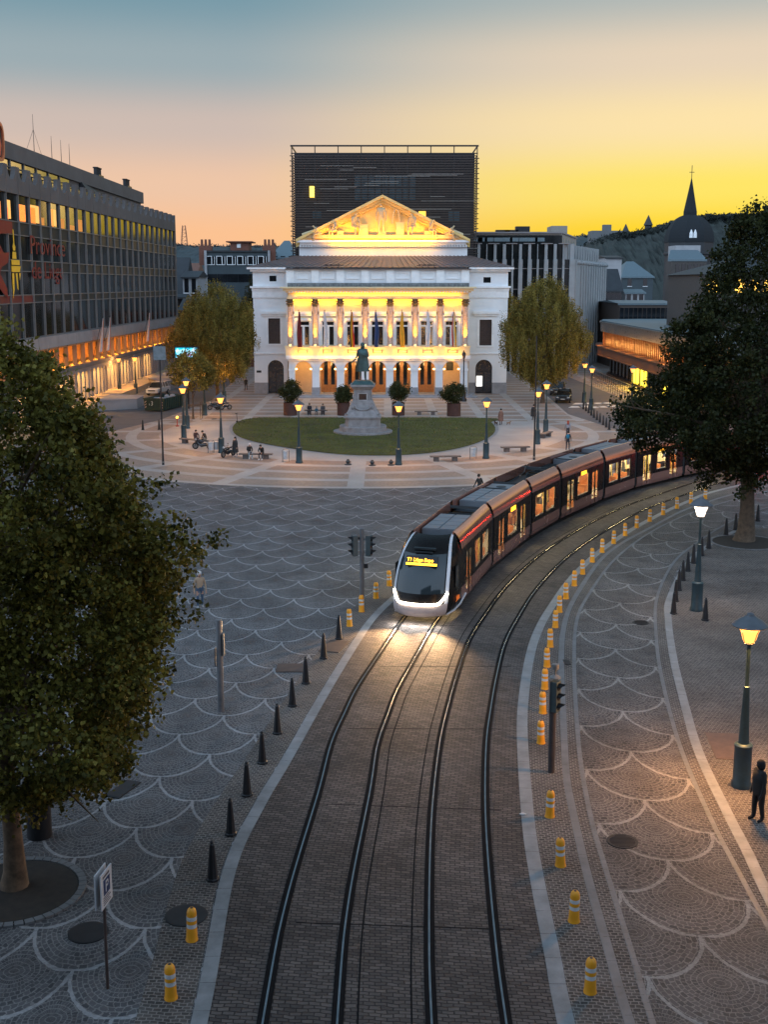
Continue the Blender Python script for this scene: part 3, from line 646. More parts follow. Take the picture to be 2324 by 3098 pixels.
# attic
ya = YP + 1.2; za0 = zco; za1 = Z3(772, ya)
mb = MB(); mb.box(PX0, PX1, ya, YW + 1, za0, za1); P('attic', mb, white)
mb = MB()
for i in range(8): x = colx[i]; mb.box(x - .5, x + .5, ya - .25, ya, za0, za1)
for i in range(7):
    x0, x1 = colx[i] + .8, colx[i + 1] - .8; a, b = za0 + 1.0, za1 - .3
    for q in ((x0, x1, a, a + .12), (x0, x1, b - .12, b), (x0, x0 + .12, a + .12, b - .12), (x1 - .12, x1, a + .12, b - .12)): mb.box(q[0], q[1], ya - .1, ya, q[2], q[3])
P('attic_panels', mb, white2)
mb = MB(); mb.box(PX0 - .1, PX1 + .1, ya - .6, ya - .25, za0 + .002, za0 + .5)
for k in range(40): xx = PX0 + (PX1 - PX0) * k / 39; mb.lathe([(.06, 0), (.1, .25), (.05, .4)], 6, (xx, ya - .75, za0 + .01))
P('gutter', mb, mat('dirty_stone', (.16, .17, .18), .8, var=.5, vs=2))
# roof
zr = Z3(692, YB); ze = zt + .18
ex0, ex1 = L0 - .7, R1 + .7; rx0, rx1 = X3(352, YB) - .3, X3(1325, YB) + .3
mb = MB(); mb.add([(ex0, YW - .75, ze), (ex1, YW - .75, ze), (rx1, YB, zr), (rx0, YB, zr), (ex0, 208, ze), (ex1, 208, ze), (rx0, 205, zr), (rx1, 205, zr)], [(0, 1, 2, 3), (0, 3, 6, 4), (1, 5, 7, 2), (3, 2, 7, 6)])
n = 44
for k in range(n + 1):
    t = k / n; p0 = Vector((ex0 + (ex1 - ex0) * t, YW - .74, ze + .04)); p1 = Vector((rx0 + (rx1 - rx0) * t, YB, zr + .04)); mb.bar(p0, p1, .09, .09)
mb.box(PX0 - .4, PX1 + .4, ya - .5, YW - .5, za1, za1 + .12)
P('roof', mb, zinc)
for a in (497, 1040):
    sk = MB(); 
    for k in range(9): x = X3(a + 6 + k * 12, YW + 1); zz = Z3(757, YW + 1); sk.box(x - .3, x + .18, YW + .4, YW + 1.4, zz - .25, zz + .25 + .07 * (k % 2))
    P('roof_vents', sk, darkm)
# pediment block
pw0, pw1 = X3(352, YB), X3(1326, YB); zp = Z3(604, YB)
mb = MB(); mb.box(pw0, pw1, YB, 190, zr - 3, zp); P('wall', mb, white, label='white wall block carrying the pediment')
ax, az = X3(835, YB - .8), Z3(330, YB - .8); bl, br_ = X3(333, YB - .8), X3(1341, YB - .8); zpb = Z3(592, YB - .8)
mb = MB(); th_ = .85
mb.yprism([(bl, zpb), (br_, zpb), (ax, az)], YB, YB + 22); P('pediment_body', mb, flood_ochre)
mb = MB(); sl = (az - zpb) / (ax - bl); sl2 = (az - zpb) / (br_ - ax)
for o, y, t0, t1 in ((0, YB - 1.1, 0, .38), (0, YB - .75, .38, .75), (0, YB - .45, .75, 1.1)):
    mb.yprism([(bl, zpb - t0), (ax, az - t0), (ax, az - t1), (bl, zpb - t1)], y, YB) ; mb.yprism([(ax, az - t0), (br_, zpb - t0), (br_, zpb - t1), (ax, az - t1)], y, YB)
P('raking_cornice', mb, flood_ochre)
mb = MB(); mb.box(bl + .1, br_ - .1, YB - .95, YB, zpb - .45, zpb - .12); mb.box(bl + .5, br_ - .5, YB - .6, YB, zpb - .75, zpb - .45)
k = 60
for i in range(k): x = pw0 + (pw1 - pw0) * (i + .5) / k; mb.box(x - .12, x + .12, YB - .55, YB - .1, zpb - 1.05, zpb - .75)
P('horizontal_cornice', mb, white2)
lamp('AREA', ((bl + br_) / 2, YB - 2.0, zpb - .1), 1500, (1, .40, .012), (br_ - bl) * .7, op, (0, .6, 1), size_y=.25, world=True, name='pediment_light')
mb = MB()
for k in range(4):
    x = X3(600 + 155 * k, YB); mb.box(x - 1.9, x + 1.9, YB - 1.5, YB - 1.25, zpb - .35, zpb - .2)
    lamp('AREA', (x, YB - 1.35, zpb - .75), 60, (1, .42, .02), 3.4, op, (0, .9, -.6), size_y=.1, world=True, name='frieze_light')
P('light_rail', mb, stripe)
# tower behind with louvres
YT = 180.; tx0, tx1 = X3(318, YT), X3(1374, YT); tz = Z3(80, YT)
mb = MB(); mb.box(tx0 + .3, tx1 - .3, YT, YT + 26, 10, tz - .1)
P('stage_tower', mb, mat('tower_cladding', (.024, .020, .022), .6, .2, var=.25, vs=.3))
mb = MB(); z = 14.; k = 0
while z < tz - .4:
    mb.box(tx0 - .3 * (k % 2), tx1 + .3 * ((k + 1) % 2), YT - 1.0, YT - .93, z, z + .14); mb.box(tx0, tx0 + .06, YT - .9, YT + 26, z, z + .14); mb.box(tx1 - .06, tx1, YT - .9, YT + 26, z, z + .14); z += .36; k += 1
P('louvres', mb, mat('wood_louvre', (.050, .036, .031), .7, .1, var=.3, vs=.8))
mb = MB(); rng = random.Random(4)
for k in range(46):
    z = 15 + rng.random() * (tz - 17); x = tx0 + rng.random() * (tx1 - tx0 - 6); mb.box(x, x + 2 + rng.random() * 7, YT - 1.06, YT - 1.01, z, z + .045)
P('louvre_edges', mb, mat('pale_slat', (.30, .27, .25), .6, var=.2))
mb = MB()
for k in range(9): x = tx0 + (tx1 - tx0) * k / 8; mb.box(x - .07, x + .07, YT - .9, YT - .72, 14, tz + .8)
mb.box(tx0 - .2, tx1 + .2, YT - 1.0, YT - .85, tz + .72, tz + .95); mb.box(tx0 - .1, tx1 + .1, YT - .95, YT - .8, tz - .3, tz - .15); mb.box(tx0 - .1, tx0 + .05, YT - .8, YT + 26, tz + .72, tz + .9); mb.box(tx1 - .05, tx1 + .1, YT - .8, YT + 26, tz + .72, tz + .9)
P('tower_frame', mb, darkm)
mb = MB(); mb.box(X3(672, YT), X3(1028, YT), YT - .04, YT - .003, Z3(364, YT), Z3(212, YT)); gw = P('window', mb, mat('blue_glass', (.05, .085, .11), .12, var=.3, vs=.5, spec=.8), label='wide bluish glazing high on the dark tower')
mb = MB()
for k in range(10): x = X3(672 + 39.5 * k, YT); mb.box(x - .08, x + .08, YT - .12, YT - .04, Z3(364, YT), Z3(212, YT))
for k in range(5): zz = Z3(212 + 38 * k, YT); mb.box(X3(672, YT), X3(1028, YT), YT - .10, YT - .05, zz - .06, zz + .06)
P('glazing_bars', mb, darkm, gw)
mb = MB(); mb.box(X3(418, YT), X3(444, YT), YT - 1.1, YT - .003, Z3(347, YT), Z3(283, YT)); P('lit_window', mb, emit('window_yellow', (1, .66, .10), 1.6), label='single glowing yellow window high on the left of the dark tower')
mb = MB(); mb.box(X3(1043, YT), X3(1083, YT), YT - 1.1, YT - .003, Z3(470, YT), Z3(430, YT)); P('lit_window', mb, emit('window_yellow2', (1, .55, .06), 1.1), label='glowing window just above the right slope of the pediment')
mb = MB(); mb.box(X3(1215, YT), X3(1278, YT), YT - .04, YT - .003, Z3(485, YT), Z3(428, YT)); mb.box(X3(432, YT), X3(482, YT), YT - .04, YT - .003, Z3(470, YT), Z3(425, YT)); P('window', mb, MATS['blue_glass'], label='dim square windows low on the dark tower')
# flags
fcol = [('dark red flag', [(.16, .02, .02)]), ('white flag', [(.62, .6, .6)]), ('black, yellow and red flag', [(.02, .02, .02), (.75, .42, .02), (.45, .03, .02)]), ('blue flag', [(.03, .06, .16)]), ('yellow flag', [(.75, .38, .03)]), ('plain white flag', [(.62, .62, .64)]), ('flag in dark red, white and yellow', [(.30, .03, .02), (.65, .6, .5), (.75, .4, .03)])]
fx = [345, 497, 652, 795, 947, 1098, 1250]
pos_words = ['furthest left', 'second from the left', 'third from the left', 'in the middle', 'third from the right', 'second from the right', 'furthest right']
def flag(x, y, z0, z1, drop, cols, label, lean=.9, group=None, out=(0, -1), wd=.75):
    t = thing('flag', label, 'flag', (x, y, z0), group=group)
    m = MB(); m.tube([(0, 0, 0), (out[0] * lean, out[1] * lean, z1 - z0)], .035, 6); m.ball((out[0] * lean, out[1] * lean, z1 - z0), .07, 6, 4); part('flagpole', m, darkm, t)
    n = 5; H = drop; zt_ = (z1 - z0) * .97; rows = 14
    for ci, c in enumerate(cols):
        m = MB(); vs = []; k = len(cols); x0, x1 = ci / k, (ci + 1) / k
        for r_ in range(rows + 1):
            v_ = r_ / rows
            for q in range(n + 1):
                s_ = x0 + (x1 - x0) * q / n; wdd = wd * (.25 + .75 * min(1, v_ * 1.5)) * (1 - .25 * v_)
                px = wdd * (s_ - .35) + .06 * math.sin(v_ * 5 + x); py = .13 * math.sin(s_ * 11 + v_ * 3) * (.3 + v_)
                a = lean * (1 - v_ * .3)
                vs.append((out[0] * a + px * abs(out[1]) + py * abs(out[0]), out[1] * a + px * abs(out[0]) + py * abs(out[1]), zt_ - v_ * H - .12 * s_ * (1 - v_)))
        m.add(vs, [(i * (n + 1) + j, i * (n + 1) + j + 1, (i + 1) * (n + 1) + j + 1, (i + 1) * (n + 1) + j) for i in range(rows) for j in range(n)])
        part('cloth', m, mat('cloth_%d_%d_%d' % tuple(int(q * 100) for q in c), c, .85, var=.15), t, smooth=True)
    return t
for i, (nm, cc) in enumerate(fcol):
    x = X3(fx[i], YP - 1); flag(x, YP - .4, zc0 - .1, Z3(1012, YP - 1.3), 4.6, cc, nm + ' hanging limp on the opera balcony, ' + pos_words[i], group='flags on the opera balcony')
# candelabra at the portico corners
def candel(u, v, lab):
    p = G(u, v); t = thing('lamp_standard', lab, 'lamp post', p)
    m = MB(); m.lathe([(.42, 0), (.42, .25), (.3, .45), (.3, 1.1), (.16, 1.5), (.13, 1.9), (.08, 2.2), (.07, 5.0), (.12, 5.1), (.05, 5.25)], 12); part('post', m, darkm, t, smooth=True)
    m = MB(); m.lathe([(.1, 5.25), (.26, 5.9), (.22, 5.95)], 6); part('lantern', m, mat('unlit_lantern', (.12, .07, .05), .3), t)
    m = MB(); m.lathe([(.28, 5.95), (.12, 6.2), (.03, 6.45)], 6); part('cap', m, darkm, t)
candel(*z3(290, 1500), 'ornate unlit lamp standard at the left corner of the opera portico'); candel(*z3(1313, 1550), 'ornate unlit lamp standard at the right corner of the opera portico')

# ------------------------------------------------------------------ glass office block on the left
FX0, FY0, FX1, FY1 = -37.1, 60.0, -36.0, 205.0
def fxy(Y, o=0.): t = (Y - 114) / 89.; return (-37.1 + 1.1 * t + o, Y)
conc = mat('precast_concrete', (.11, .10, .098), .85, var=.2, vs=.4, bump=.1); concl = mat('pale_concrete', (.25, .235, .235), .85, var=.15, vs=.5)
mull = mat('mullion_metal', (.17, .165, .16), .55, .2, var=.1)
curtain = mat('curtain_glass', (.008, .011, .012), .05, 0., var=.4, vs=.25, bump=.006, bs=.35, spec=.4)
spand = mat('spandrel_glass', (.025, .030, .032), .5, 0., var=.2, vs=.6, spec=.15)
ob = thing('glass_office_block', 'long glass and concrete office block on the left with red lettering and lit arcades', 'office block', (-45, 150, 0))
def Q(name, mb, m, parent=None, **k): return part(name, mb, m, parent or ob, world=True, **k)
bays = [118.6 - 3.7 * 9 + 3.7 * i for i in range(34)]
YE = bays[-1]; 
lv = [(9.06, 12.7, 'g'), (12.7, 13.5, 's'), (13.5, 15.9, 'g'), (15.9, 17.0, 's'), (17.0, 19.5, 'g'), (19.5, 20.8, 's'), (20.8, 23.5, 'g')]
def fq(mb, Y0, Y1, z0, z1, o0, o1=None):
    a, b = fxy(Y0, o0), fxy(Y1, o0); c, d = fxy(Y1, o1 if o1 is not None else o0 - .3), fxy(Y0, o1 if o1 is not None else o0 - .3)
    mb.prism([a, b, c, d], z0, z1)
mb = MB(); fq(mb, bays[0], YE, 8.9, 26.0, -1.2, -9.0); mb.prism([fxy(bays[0], -9), fxy(YE, -9), (-60, YE), (-60, bays[0])], 0, 25.6); fq(mb, YE - .8, YE + .3, 0, 25.9, -.02, -9); Q('wall', mb, conc)
for z0, z1, k in lv:
    if k == 's':
        mb = MB(); fq(mb, bays[0], YE, z0, z1, -.12, -.2); Q('spandrel_band', mb, spand)
    else:
        for i in range(3, 33):
            mb = MB(); ti = random.uniform(-.012, .012); a, b = fxy(bays[i] + .09, -.15 + ti), fxy(bays[i + 1] - .09, -.15 - ti); mb.prism([a, b, (b[0] - .06, b[1]), (a[0] - .06, a[1])], z0 + .05, z1 - .05); Q('window', mb, curtain)
litm = emit('office_lights', (1, .5, .12), .8)
for i in (9, 10, 11, 13):
    mb = MB(); fq(mb, bays[i] + .5, bays[i] + 1.6 + (i % 3), 21.0, 22.6 + .2 * (i % 2), -.1, -.13); Q('lit_ceiling', mb, litm, label='orange office light seen through the upper glass')
rr_ = random.Random(12)
for i in range(8, 17):
    mb = MB(); w0 = bays[i] + .2 + rr_.random() * .8; fq(mb, w0, w0 + .5 + rr_.random() * 2, 20.9, 21.4 + rr_.random() * 1.7, -.1, -.13); Q('lit_room', mb, emit('brown_room_light', (1, .36, .06), .28))
for i in range(1, 34):
    mb = MB(); fq(mb, bays[i] - .07, bays[i] + .07, 9.06, 23.5, .08, -.16); Q('mullion', mb, mull)
mb = MB()
for z0, z1, k in lv: fq(mb, bays[0], YE, z0 - .05, z0 + .05, .0, -.16)
Q('transoms', mb, mull)
# scalloped parapet: one panel per bay with a U notch
for i in range(1, 33):
    mb = MB(); y0, y1 = bays[i] + .04, bays[i + 1] - .04; w = y1 - y0; pts = []
    n = 12; cy = (y0 + y1) / 2; hwid = w * .33
    poly = [(y0, 23.5), (y1, 23.5), (y1, 26.2), (cy + hwid + .1, 26.2)] + [(cy + hwid * math.cos(math.pi * k / n), 26.0 - 1.15 * math.sin(math.pi * k / n)) for k in range(n + 1)] + [(cy - hwid - .1, 26.2), (y0, 26.2)]
    vs = []
    for o in (.1, -.35):
        for y, z in poly: x = fxy(y, o)[0]; vs.append((x, y, z))
    m_ = len(poly)
    # triangulated halves so the notch stays open
    half = [poly[0], (cy, 23.5), poly[4 + n // 2]] + poly[4 + n // 2 - 1:3:-1]
    def slab(pg):
        q = []; 
        for o in (.1, -.35): q += [(fxy(y, o)[0], y, z) for y, z in pg]
        k_ = len(pg); mb.add(q, [tuple(range(k_ - 1, -1, -1)), tuple(range(k_, 2 * k_))] + [(j, (j + 1) % k_, k_ + (j + 1) % k_, k_ + j) for j in range(k_)])
    arcp = [(cy + hwid * math.cos(math.pi * k / n), 26.0 - 1.15 * math.sin(math.pi * k / n)) for k in range(n + 1)]
    for p_, q_ in zip(arcp[:-1], arcp[1:]): slab([(q_[0], 23.5), (p_[0], 23.5), p_, q_])
    slab([(y0, 23.5), (cy - hwid, 23.5), (cy - hwid, 26.2), (y0, 26.2)]); slab([(cy + hwid, 23.5), (y1, 23.5), (y1, 26.2), (cy + hwid, 26.2)])
    Q('parapet_panel', mb, conc)
mb = MB(); fq(mb, bays[0], YE, 26.1, 26.2, -.5, -.6); Q('parapet_rail', mb, darkm); mb = MB(); fq(mb, bays[0], YE, 24.6, 26.1, -1.15, -1.19); Q('clerestory_glass', mb, curtain)
mb = MB(); mb.box(-41.02, -41.0, 78, 158, 26.1, 28.0)
pg = Q('penthouse_glazing', mb, curtain); mb = MB()
for k in range(16): mb.box(-41, -40.85, 78 + k * 5, 78.25 + k * 5, 26.0, 28.1)
mb.box(-41, -40.9, 78, 153, 27.2, 27.3); Q('glazing_bars', mb, mull, pg)
mb = MB(); mb.box(-58, -41.05, 78, 204, 25.6, 28.0); mb.box(-41.05, -41.0, 158.3, 204, 25.6, 28.0); mb.box(-58, -40.7, 77, 205, 28.0, 29.8); Q('penthouse', mb, conc)
mb = MB(); mb.add([(-41, 163, 25.8), (-41, 184, 25.8), (-39.0, 163, 25.8), (-39.0, 179, 25.8), (-41, 163, 28.6), (-41, 184, 27.0)], [(0, 2, 4), (2, 3, 5, 4), (3, 1, 5), (0, 1, 3, 2)]); Q('roof_stair_cover', mb, darkm)
for y in (180, 200):
    mb = MB(); mb.box(-43.5, -42.2, y, y + 3, 29.8, 30.6); 
    for k in range(4): mb.lathe([(.3, 0), (.3, .9), (.42, .95), (.42, 1.1)], 8, (-42.8, y + .4 + k * .75, 30.6))
    Q('vent_stack', mb, darkm)
# lower storeys
mb = MB()
for i in range(1, 33): fq(mb, bays[i] + .04, bays[i + 1] - .04, 7.7, 8.98, .3, -.4)
Q('balcony_panels', mb, concl)
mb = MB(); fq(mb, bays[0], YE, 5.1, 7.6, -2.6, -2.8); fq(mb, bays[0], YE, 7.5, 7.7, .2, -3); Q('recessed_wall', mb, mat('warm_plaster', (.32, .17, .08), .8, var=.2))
for i in range(6, 33):
    mb = MB(); fq(mb, bays[i] - .06, bays[i] + .06, 5.0, 7.7, .25, -.1); Q('fin', mb, conc); mb = MB(); fq(mb, bays[i] + 1.85, bays[i] + 1.97, 5.0, 7.7, -.6, -.8); Q('rear_fin', mb, conc)
    mb = MB(); fq(mb, bays[i] + 1.2, bays[i] + 1.8, 5.12, 5.2, -1.0, -1.3); Q('up_light', mb, darkm)
    for kk in (.55, 2.4): x, y = fxy(bays[i] + kk, -.45 if kk < 1 else -.95); lamp('POINT', (x, y, 5.32), 120, (1, .33, .02), .08, ob, world=True, name='fin_light')
for i in range(7, 33, 2):
    x, y = fxy(bays[i] + 1.9, -1.3); lamp('POINT', (x, y, 6.0), 60, (1, .36, .04), .2, ob, world=True, name='storey_light')
mb = MB(); fq(mb, bays[0], YE, 4.6, 5.1, .35, -3); Q('floor_slab', mb, conc)
mb = MB(); aw = []
for i in range(1, 33):
    for k in range(2):
        y0 = bays[i] + 1.92 * k; y1 = y0 + 1.92; cy = (y0 + y1) / 2; hw_ = .62; zs_ = 3.6; n = 8
        arcp = [(cy - hw_ * math.cos(math.pi * q / n), zs_ + hw_ * math.sin(math.pi * q / n)) for q in range(n + 1)]
        def slab2(pg):
            q = []
            for o in (.1, -.5): q += [(fxy(y, o)[0], y, z) for y, z in pg]
            k_ = len(pg); mb.add(q, [tuple(range(k_)), tuple(range(2 * k_ - 1, k_ - 1, -1))] + [(j, k_ + j, k_ + (j + 1) % k_, (j + 1) % k_) for j in range(k_)])
        for p_, q_ in zip(arcp[:-1], arcp[1:]): slab2([p_, q_, (q_[0], 4.6), (p_[0], 4.6)])
        slab2([(y0, .8), (cy - hw_, .8), (cy - hw_, 4.6), (y0, 4.6)]); slab2([(cy + hw_, .8), (y1, .8), (y1, 4.6), (cy + hw_, 4.6)])
Q('arcade', mb, concl)
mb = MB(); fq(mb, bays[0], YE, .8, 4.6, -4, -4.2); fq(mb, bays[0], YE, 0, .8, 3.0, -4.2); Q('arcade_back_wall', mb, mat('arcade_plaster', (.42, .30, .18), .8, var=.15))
for i in range(9, 26, 2):
    x, y = fxy(bays[i] + 1, -2.0); lamp('POINT', (x, y, 4.0), 2600, (1, .50, .12), .25, ob, world=True, name='arcade_light')
    mb = MB(); mb.box(x - .2, x + .2, y - .6, y + .6, 4.4, 4.5); Q('ceiling_lamp', mb, lampw)
# lettering and emblem behind the glass
red = mat('red_film', (.17, .003, .003), .5, var=.15); yel = mat('yellow_film', (.85, .50, .02), .5, var=.1)
for m_ in (red, yel): m_.node_tree.nodes['Principled BSDF'].inputs['Emission Strength'].default_value = 0
def text_mesh(body, size, depth=.01):
    c = bpy.data.curves.new('t', 'FONT'); c.body = body; c.size = size; c.extrude = depth; c.align_x = 'LEFT'
    o = bpy.data.objects.new('t', c); COL.objects.link(o); bpy.context.view_layer.update()
    me = bpy.data.meshes.new_from_object(o.evaluated_get(bpy.context.evaluated_depsgraph_get())); bpy.data.objects.remove(o); bpy.data.curves.remove(c); return me
def put_text(body, size, M_, m, parent, name='lettering', sx=1.0, label=None):
    me = text_mesh(body, size); me.transform(Matrix.Translation(-origin(parent)) @ M_ @ Matrix.Scale(sx, 4, (1, 0, 0))); return part(name, me, m, parent, label=label)
# local x -> +Y (to the right as seen), local y -> +Z, facing +X
def facade_M(Y, Z, o=.10): x, y = fxy(Y, o); return Matrix(((0, 0, 1, x), (1, 0, 0, y), (0, 1, 0, Z), (0, 0, 0, 1)))
put_text('Province', 2.75, facade_M(125.2, 17.75), red, ob, sx=1.42, label='red word Province on the glass')
put_text('de Liège', 2.6, facade_M(125.4, 15.2), red, ob, sx=1.42, label='red words de Liège on the glass')
mb = MB(); x, _ = fxy(112, .09)
def side_poly(pts, o, mbx): 
    q = []
    for oo in (o, o - .02): q += [(fxy(y, oo)[0], y, z) for y, z in pts]
    k_ = len(pts); mbx.add(q, [tuple(range(k_)), tuple(range(2 * k_ - 1, k_ - 1, -1))] + [(j, (j + 1) % k_, k_ + (j + 1) % k_, k_ + j) for j in range(k_)])
side_poly([(108.90, 20.7), (119.90, 20.7), (119.90, 19.6), (116.10, 19.4), (115.50, 18.6), (116.90, 17.6), (118.50, 17.7), (118.10, 16.7), (115.90, 16.2), (115.50, 15.6), (117.30, 14.2), (117.50, 13.2), (115.90, 13.8), (112.90, 15.5), (108.90, 16)], .09, mb); Q('red_emblem', mb, red, label='large red emblem shape on the left of the glass')
mb = MB(); fq(mb, bays[3], 126.5, 12.75, 13.45, -.08, -.11); Q('red_band', mb, mat('dull_red', (.12, .012, .01), .4, var=.2), label='dull red band along the glass')
mb = MB()
for pg_ in ([(119.85, 20.0), (120.10, 19.9), (120.15, 18.6), (120.40, 18.3), (120.30, 17.9), (119.70, 17.9), (119.60, 18.3), (119.90, 18.7)], [(119.50, 17.8), (120.50, 17.8), (120.60, 17.1), (119.30, 17.1)], [(119.00, 17.0), (121.50, 17.0), (121.50, 16.5), (119.00, 16.5)], [(118.90, 16.4), (121.80, 16.4), (121.40, 15.8), (118.90, 15.8)],
            [(119.00, 15.7), (119.65, 15.7), (119.50, 14.2), (119.00, 13.2)], [(120.10, 15.7), (120.70, 15.7), (120.70, 14.0), (120.40, 14.2)], [(121.20, 15.7), (121.70, 15.7), (121.30, 15.0)]): side_poly(pg_, .12, mb)
Q('yellow_monument_emblem', mb, yel, label='tall yellow column emblem beside the red lettering')
# roof sign
mb = MB(); rs = thing('roof_sign', 'round red and dark sign standing on the office roof at the left edge', 'sign', (-40.6, 127.0, 27.0))
def sq(r, n=28): return [(r * abs(math.cos(a)) ** .6 * (1 if math.cos(a) > 0 else -1), r * abs(math.sin(a)) ** .6 * (1 if math.sin(a) > 0 else -1)) for a in (2 * math.pi * k / n for k in range(n))]
mb = MB(); o_, i_ = sq(2.05), sq(1.7); n = 28
for k in range(n):
    a, b, c, d = o_[k], o_[(k + 1) % n], i_[(k + 1) % n], i_[k]; vs = [(xx, p[0], p[1] + 2.3) for xx in (0, .5) for p in (a, b, c, d)]
    mb.add(vs, [(0, 1, 2, 3), (7, 6, 5, 4), (0, 4, 5, 1), (1, 5, 6, 2), (2, 6, 7, 3), (3, 7, 4, 0)])
part('rim', mb, mat('sign_orange', (.42, .10, .04), .5), rs)
mb = MB(); vs = [(xx, p[0] * .98, p[1] * .98 + 2.3) for xx in (.12, .3) for p in i_]; mb.add(vs, [tuple(range(n)), tuple(range(2 * n - 1, n - 1, -1))] + [(j, (j + 1) % n, n + (j + 1) % n, n + j) for j in range(n)]); part('face', mb, mat('sign_dark', (.03, .045, .05), .4), rs)
mb = MB(); mb.T = Matrix.Translation((.3, 0, 0)) ; mb.add([(xx, y, z + 2.1) for xx in (0, .14) for y, z in ((-1.2, -1.2), (.6, -1.3), (1.1, -.2), (.5, 1.0), (-.3, 1.1), (-.2, .5), (-1.1, .3))], [tuple(range(7)), tuple(range(13, 6, -1))] + [(j, (j + 1) % 7, 7 + (j + 1) % 7, 7 + j) for j in range(7)]); part('red_mark', mb, mat('sign_red', (.50, .06, .02), .5), rs)
mb = MB(); mb.box(.1, .3, -.1, .1, 0, .4); part('foot', mb, darkm, rs)
for i, (y, h) in enumerate(((145, 4.6), (152.6, 3.0), (157, 3.05), (161.1, 3.05))):
    mb = MB(); mb.tube([(0, 0, 0), (0, 0, h * .6), (0, 0, h)], [.05, .035, .02], 6); 
    if i == 0: mb.tube([(0, 0, h * .62), (0, -3.2, .1)], .02, 4); mb.tube([(0, 0, h * .62), (0, 3.2, .1)], .02, 4)
    o = part('antenna_mast', mb, darkm); o.location = (-41.6, y, 29.8); tagp(o, ['tall guyed antenna on the office roof, nearest the round sign', 'thin antenna left of two similar ones on the office roof', 'middle one of the three thin roof antennas', 'rightmost of the thin antennas on the office roof'][i], 'antenna', 'roof antennas')
z2 = zc(0, 900, 2.37)
for a, cols, lb in ((688, [(.5, .5, .52), (.55, .2, .1)], 'white and orange flag on the office block, left of the three'), (738, [(.6, .6, .6), (.5, .15, .08)], 'white flag with an orange mark, middle of the three on the office block'), (1015, [(.6, .58, .58), (.5, .16, .1)], 'white and red flag on the office block, right of the three near the lamp')):
    u = (a / 2.37); Y = {688: 148.5, 738: 152.2, 1015: 176.4}[a]; x, y = fxy(Y, .1)
    flag(x, y, 5.3, 10.6, 4.2, cols, lb, lean=1.5, out=(1, 0), group='flags on the office block', wd=1.7)
# low walls and terrace beside it
for pts, h, lb in (([(-33.5, 137.5), (-29.4, 140), (-29.4, 144), (-33.9, 146)], 1.1, 'low dark stone planter wall by the street at the left'), ([(-33.9, 170), (-30.5, 163), (-27.5, 180), (-30, 195), (-33.0, 195)], 1.2, 'long low concrete ramp wall beside the white car')):
    mb = MB(); mb.prism(pts, 0, h); mb.prism([((p[0] - sum(q[0] for q in pts) / len(pts)) * 1.02 + sum(q[0] for q in pts) / len(pts), (p[1] - sum(q[1] for q in pts) / len(pts)) * 1.02 + sum(q[1] for q in pts) / len(pts)) for p in pts], h, h + .12); solo('low_wall', mb, concl, lb, 'wall')
# ------------------------------------------------------------------ buildings further back
z8 = zc(1430, 660, 3.53)
def XZ8(a, b, Y): return F(*z8(a, b), Y)
Y8 = 200.
pillar = mat('stone_fin', (.28, .30, .31), .8, var=.12, vs=.6); dgl = MATS['curtain_glass']
ro = thing('ribbed_office_block', 'dark glazed office block with vertical stone fins, right of the opera', 'office block', (28, Y8 + 10, 0))
def S(name, mb, m, parent=None, **k): return part(name, mb, m, parent or ro, world=True, **k)
cx8 = XZ8(1105, 440, Y8)[0]; z_lo = XZ8(0, 440, Y8)[1]; z_mid = XZ8(0, 275, Y8)[1]; z_top = XZ8(0, 155, Y8)[1]
ex8, ey8 = cx8 + 10.5, Y8 + 30
mb = MB(); mb.prism([(8, Y8 + .5), (cx8 - .3, Y8 + .5), (ex8 - .5, ey8), (8, ey8)], 0, z_lo); mb.prism([(8, Y8 + .9), (cx8 - 2.2, Y8 + .9), (ex8 - 2.4, ey8), (8, ey8)], z_lo, z_mid); S('body', mb, dgl)
mb = MB(); mb.prism([(8, Y8 + 3), (XZ8(958, 0, Y8 + 3)[0], Y8 + 3), (ex8 - 6, ey8 - 2), (8, ey8)], z_mid, z_top); S('penthouse', mb, mat('penthouse_stone', (.30, .27, .24), .8, var=.1))
mb = MB(); mb.box(8, XZ8(958, 0, Y8 + 3)[0] + .1, Y8 + 2.9, Y8 + 2.98, z_mid, z_top - .3); S('penthouse_glazing', mb, dgl)
mb = MB(); mb.prism([(7.8, Y8 + 2.6), (XZ8(965, 0, Y8 + 3)[0], Y8 + 2.6), (ex8 - 5.8, ey8 - 1.9), (7.8, ey8)], z_top, z_top + .25); S('roof_edge', mb, concl)
for a in [60, 110, 185, 280, 380, 455, 550, 650, 725]:
    x = XZ8(a, 0, Y8 + 3)[0]; mb = MB(); mb.box(x - .8, x + .8, Y8 + 2.84, Y8 + 2.9, z_mid + .5, z_top - .7); S('window', mb, mat('blind_window', (.14, .19, .21), .4, var=.2))
for a0, a1 in [(55, 97), (150, 173), (230, 272), (328, 374), (427, 448), (503, 546), (602, 645), (700, 720), (778, 822), (876, 920), (974, 997), (1052, 1110)]:
    x0, x1 = XZ8(a0, 0, Y8)[0], XZ8(a1, 0, Y8)[0]; mb = MB(); mb.box(x0, x1, Y8 - .1, Y8 + .5, 0, z_lo); mb.box(x0 + .1, x1 - .1, Y8 + .35, Y8 + .9, z_lo, z_mid); mb.box(x0 + .05, x1 - .05, Y8 - .16, Y8 - .1, z_lo - 1.0, z_lo); S('stone_fin', mb, pillar)
mb = MB()
for x0 in np.arange(8.5, cx8 - 1, 2.95): mb.box(x0, x0 + 1.9, Y8 + .2, Y8 + 1.2, z_mid, z_mid + .14)
for k in range(5): mb.box(8, cx8 - .4, Y8 + .42, Y8 + .49, 3.5 + 3.4 * k, 3.62 + 3.4 * k)
S('ledge', mb, concl)
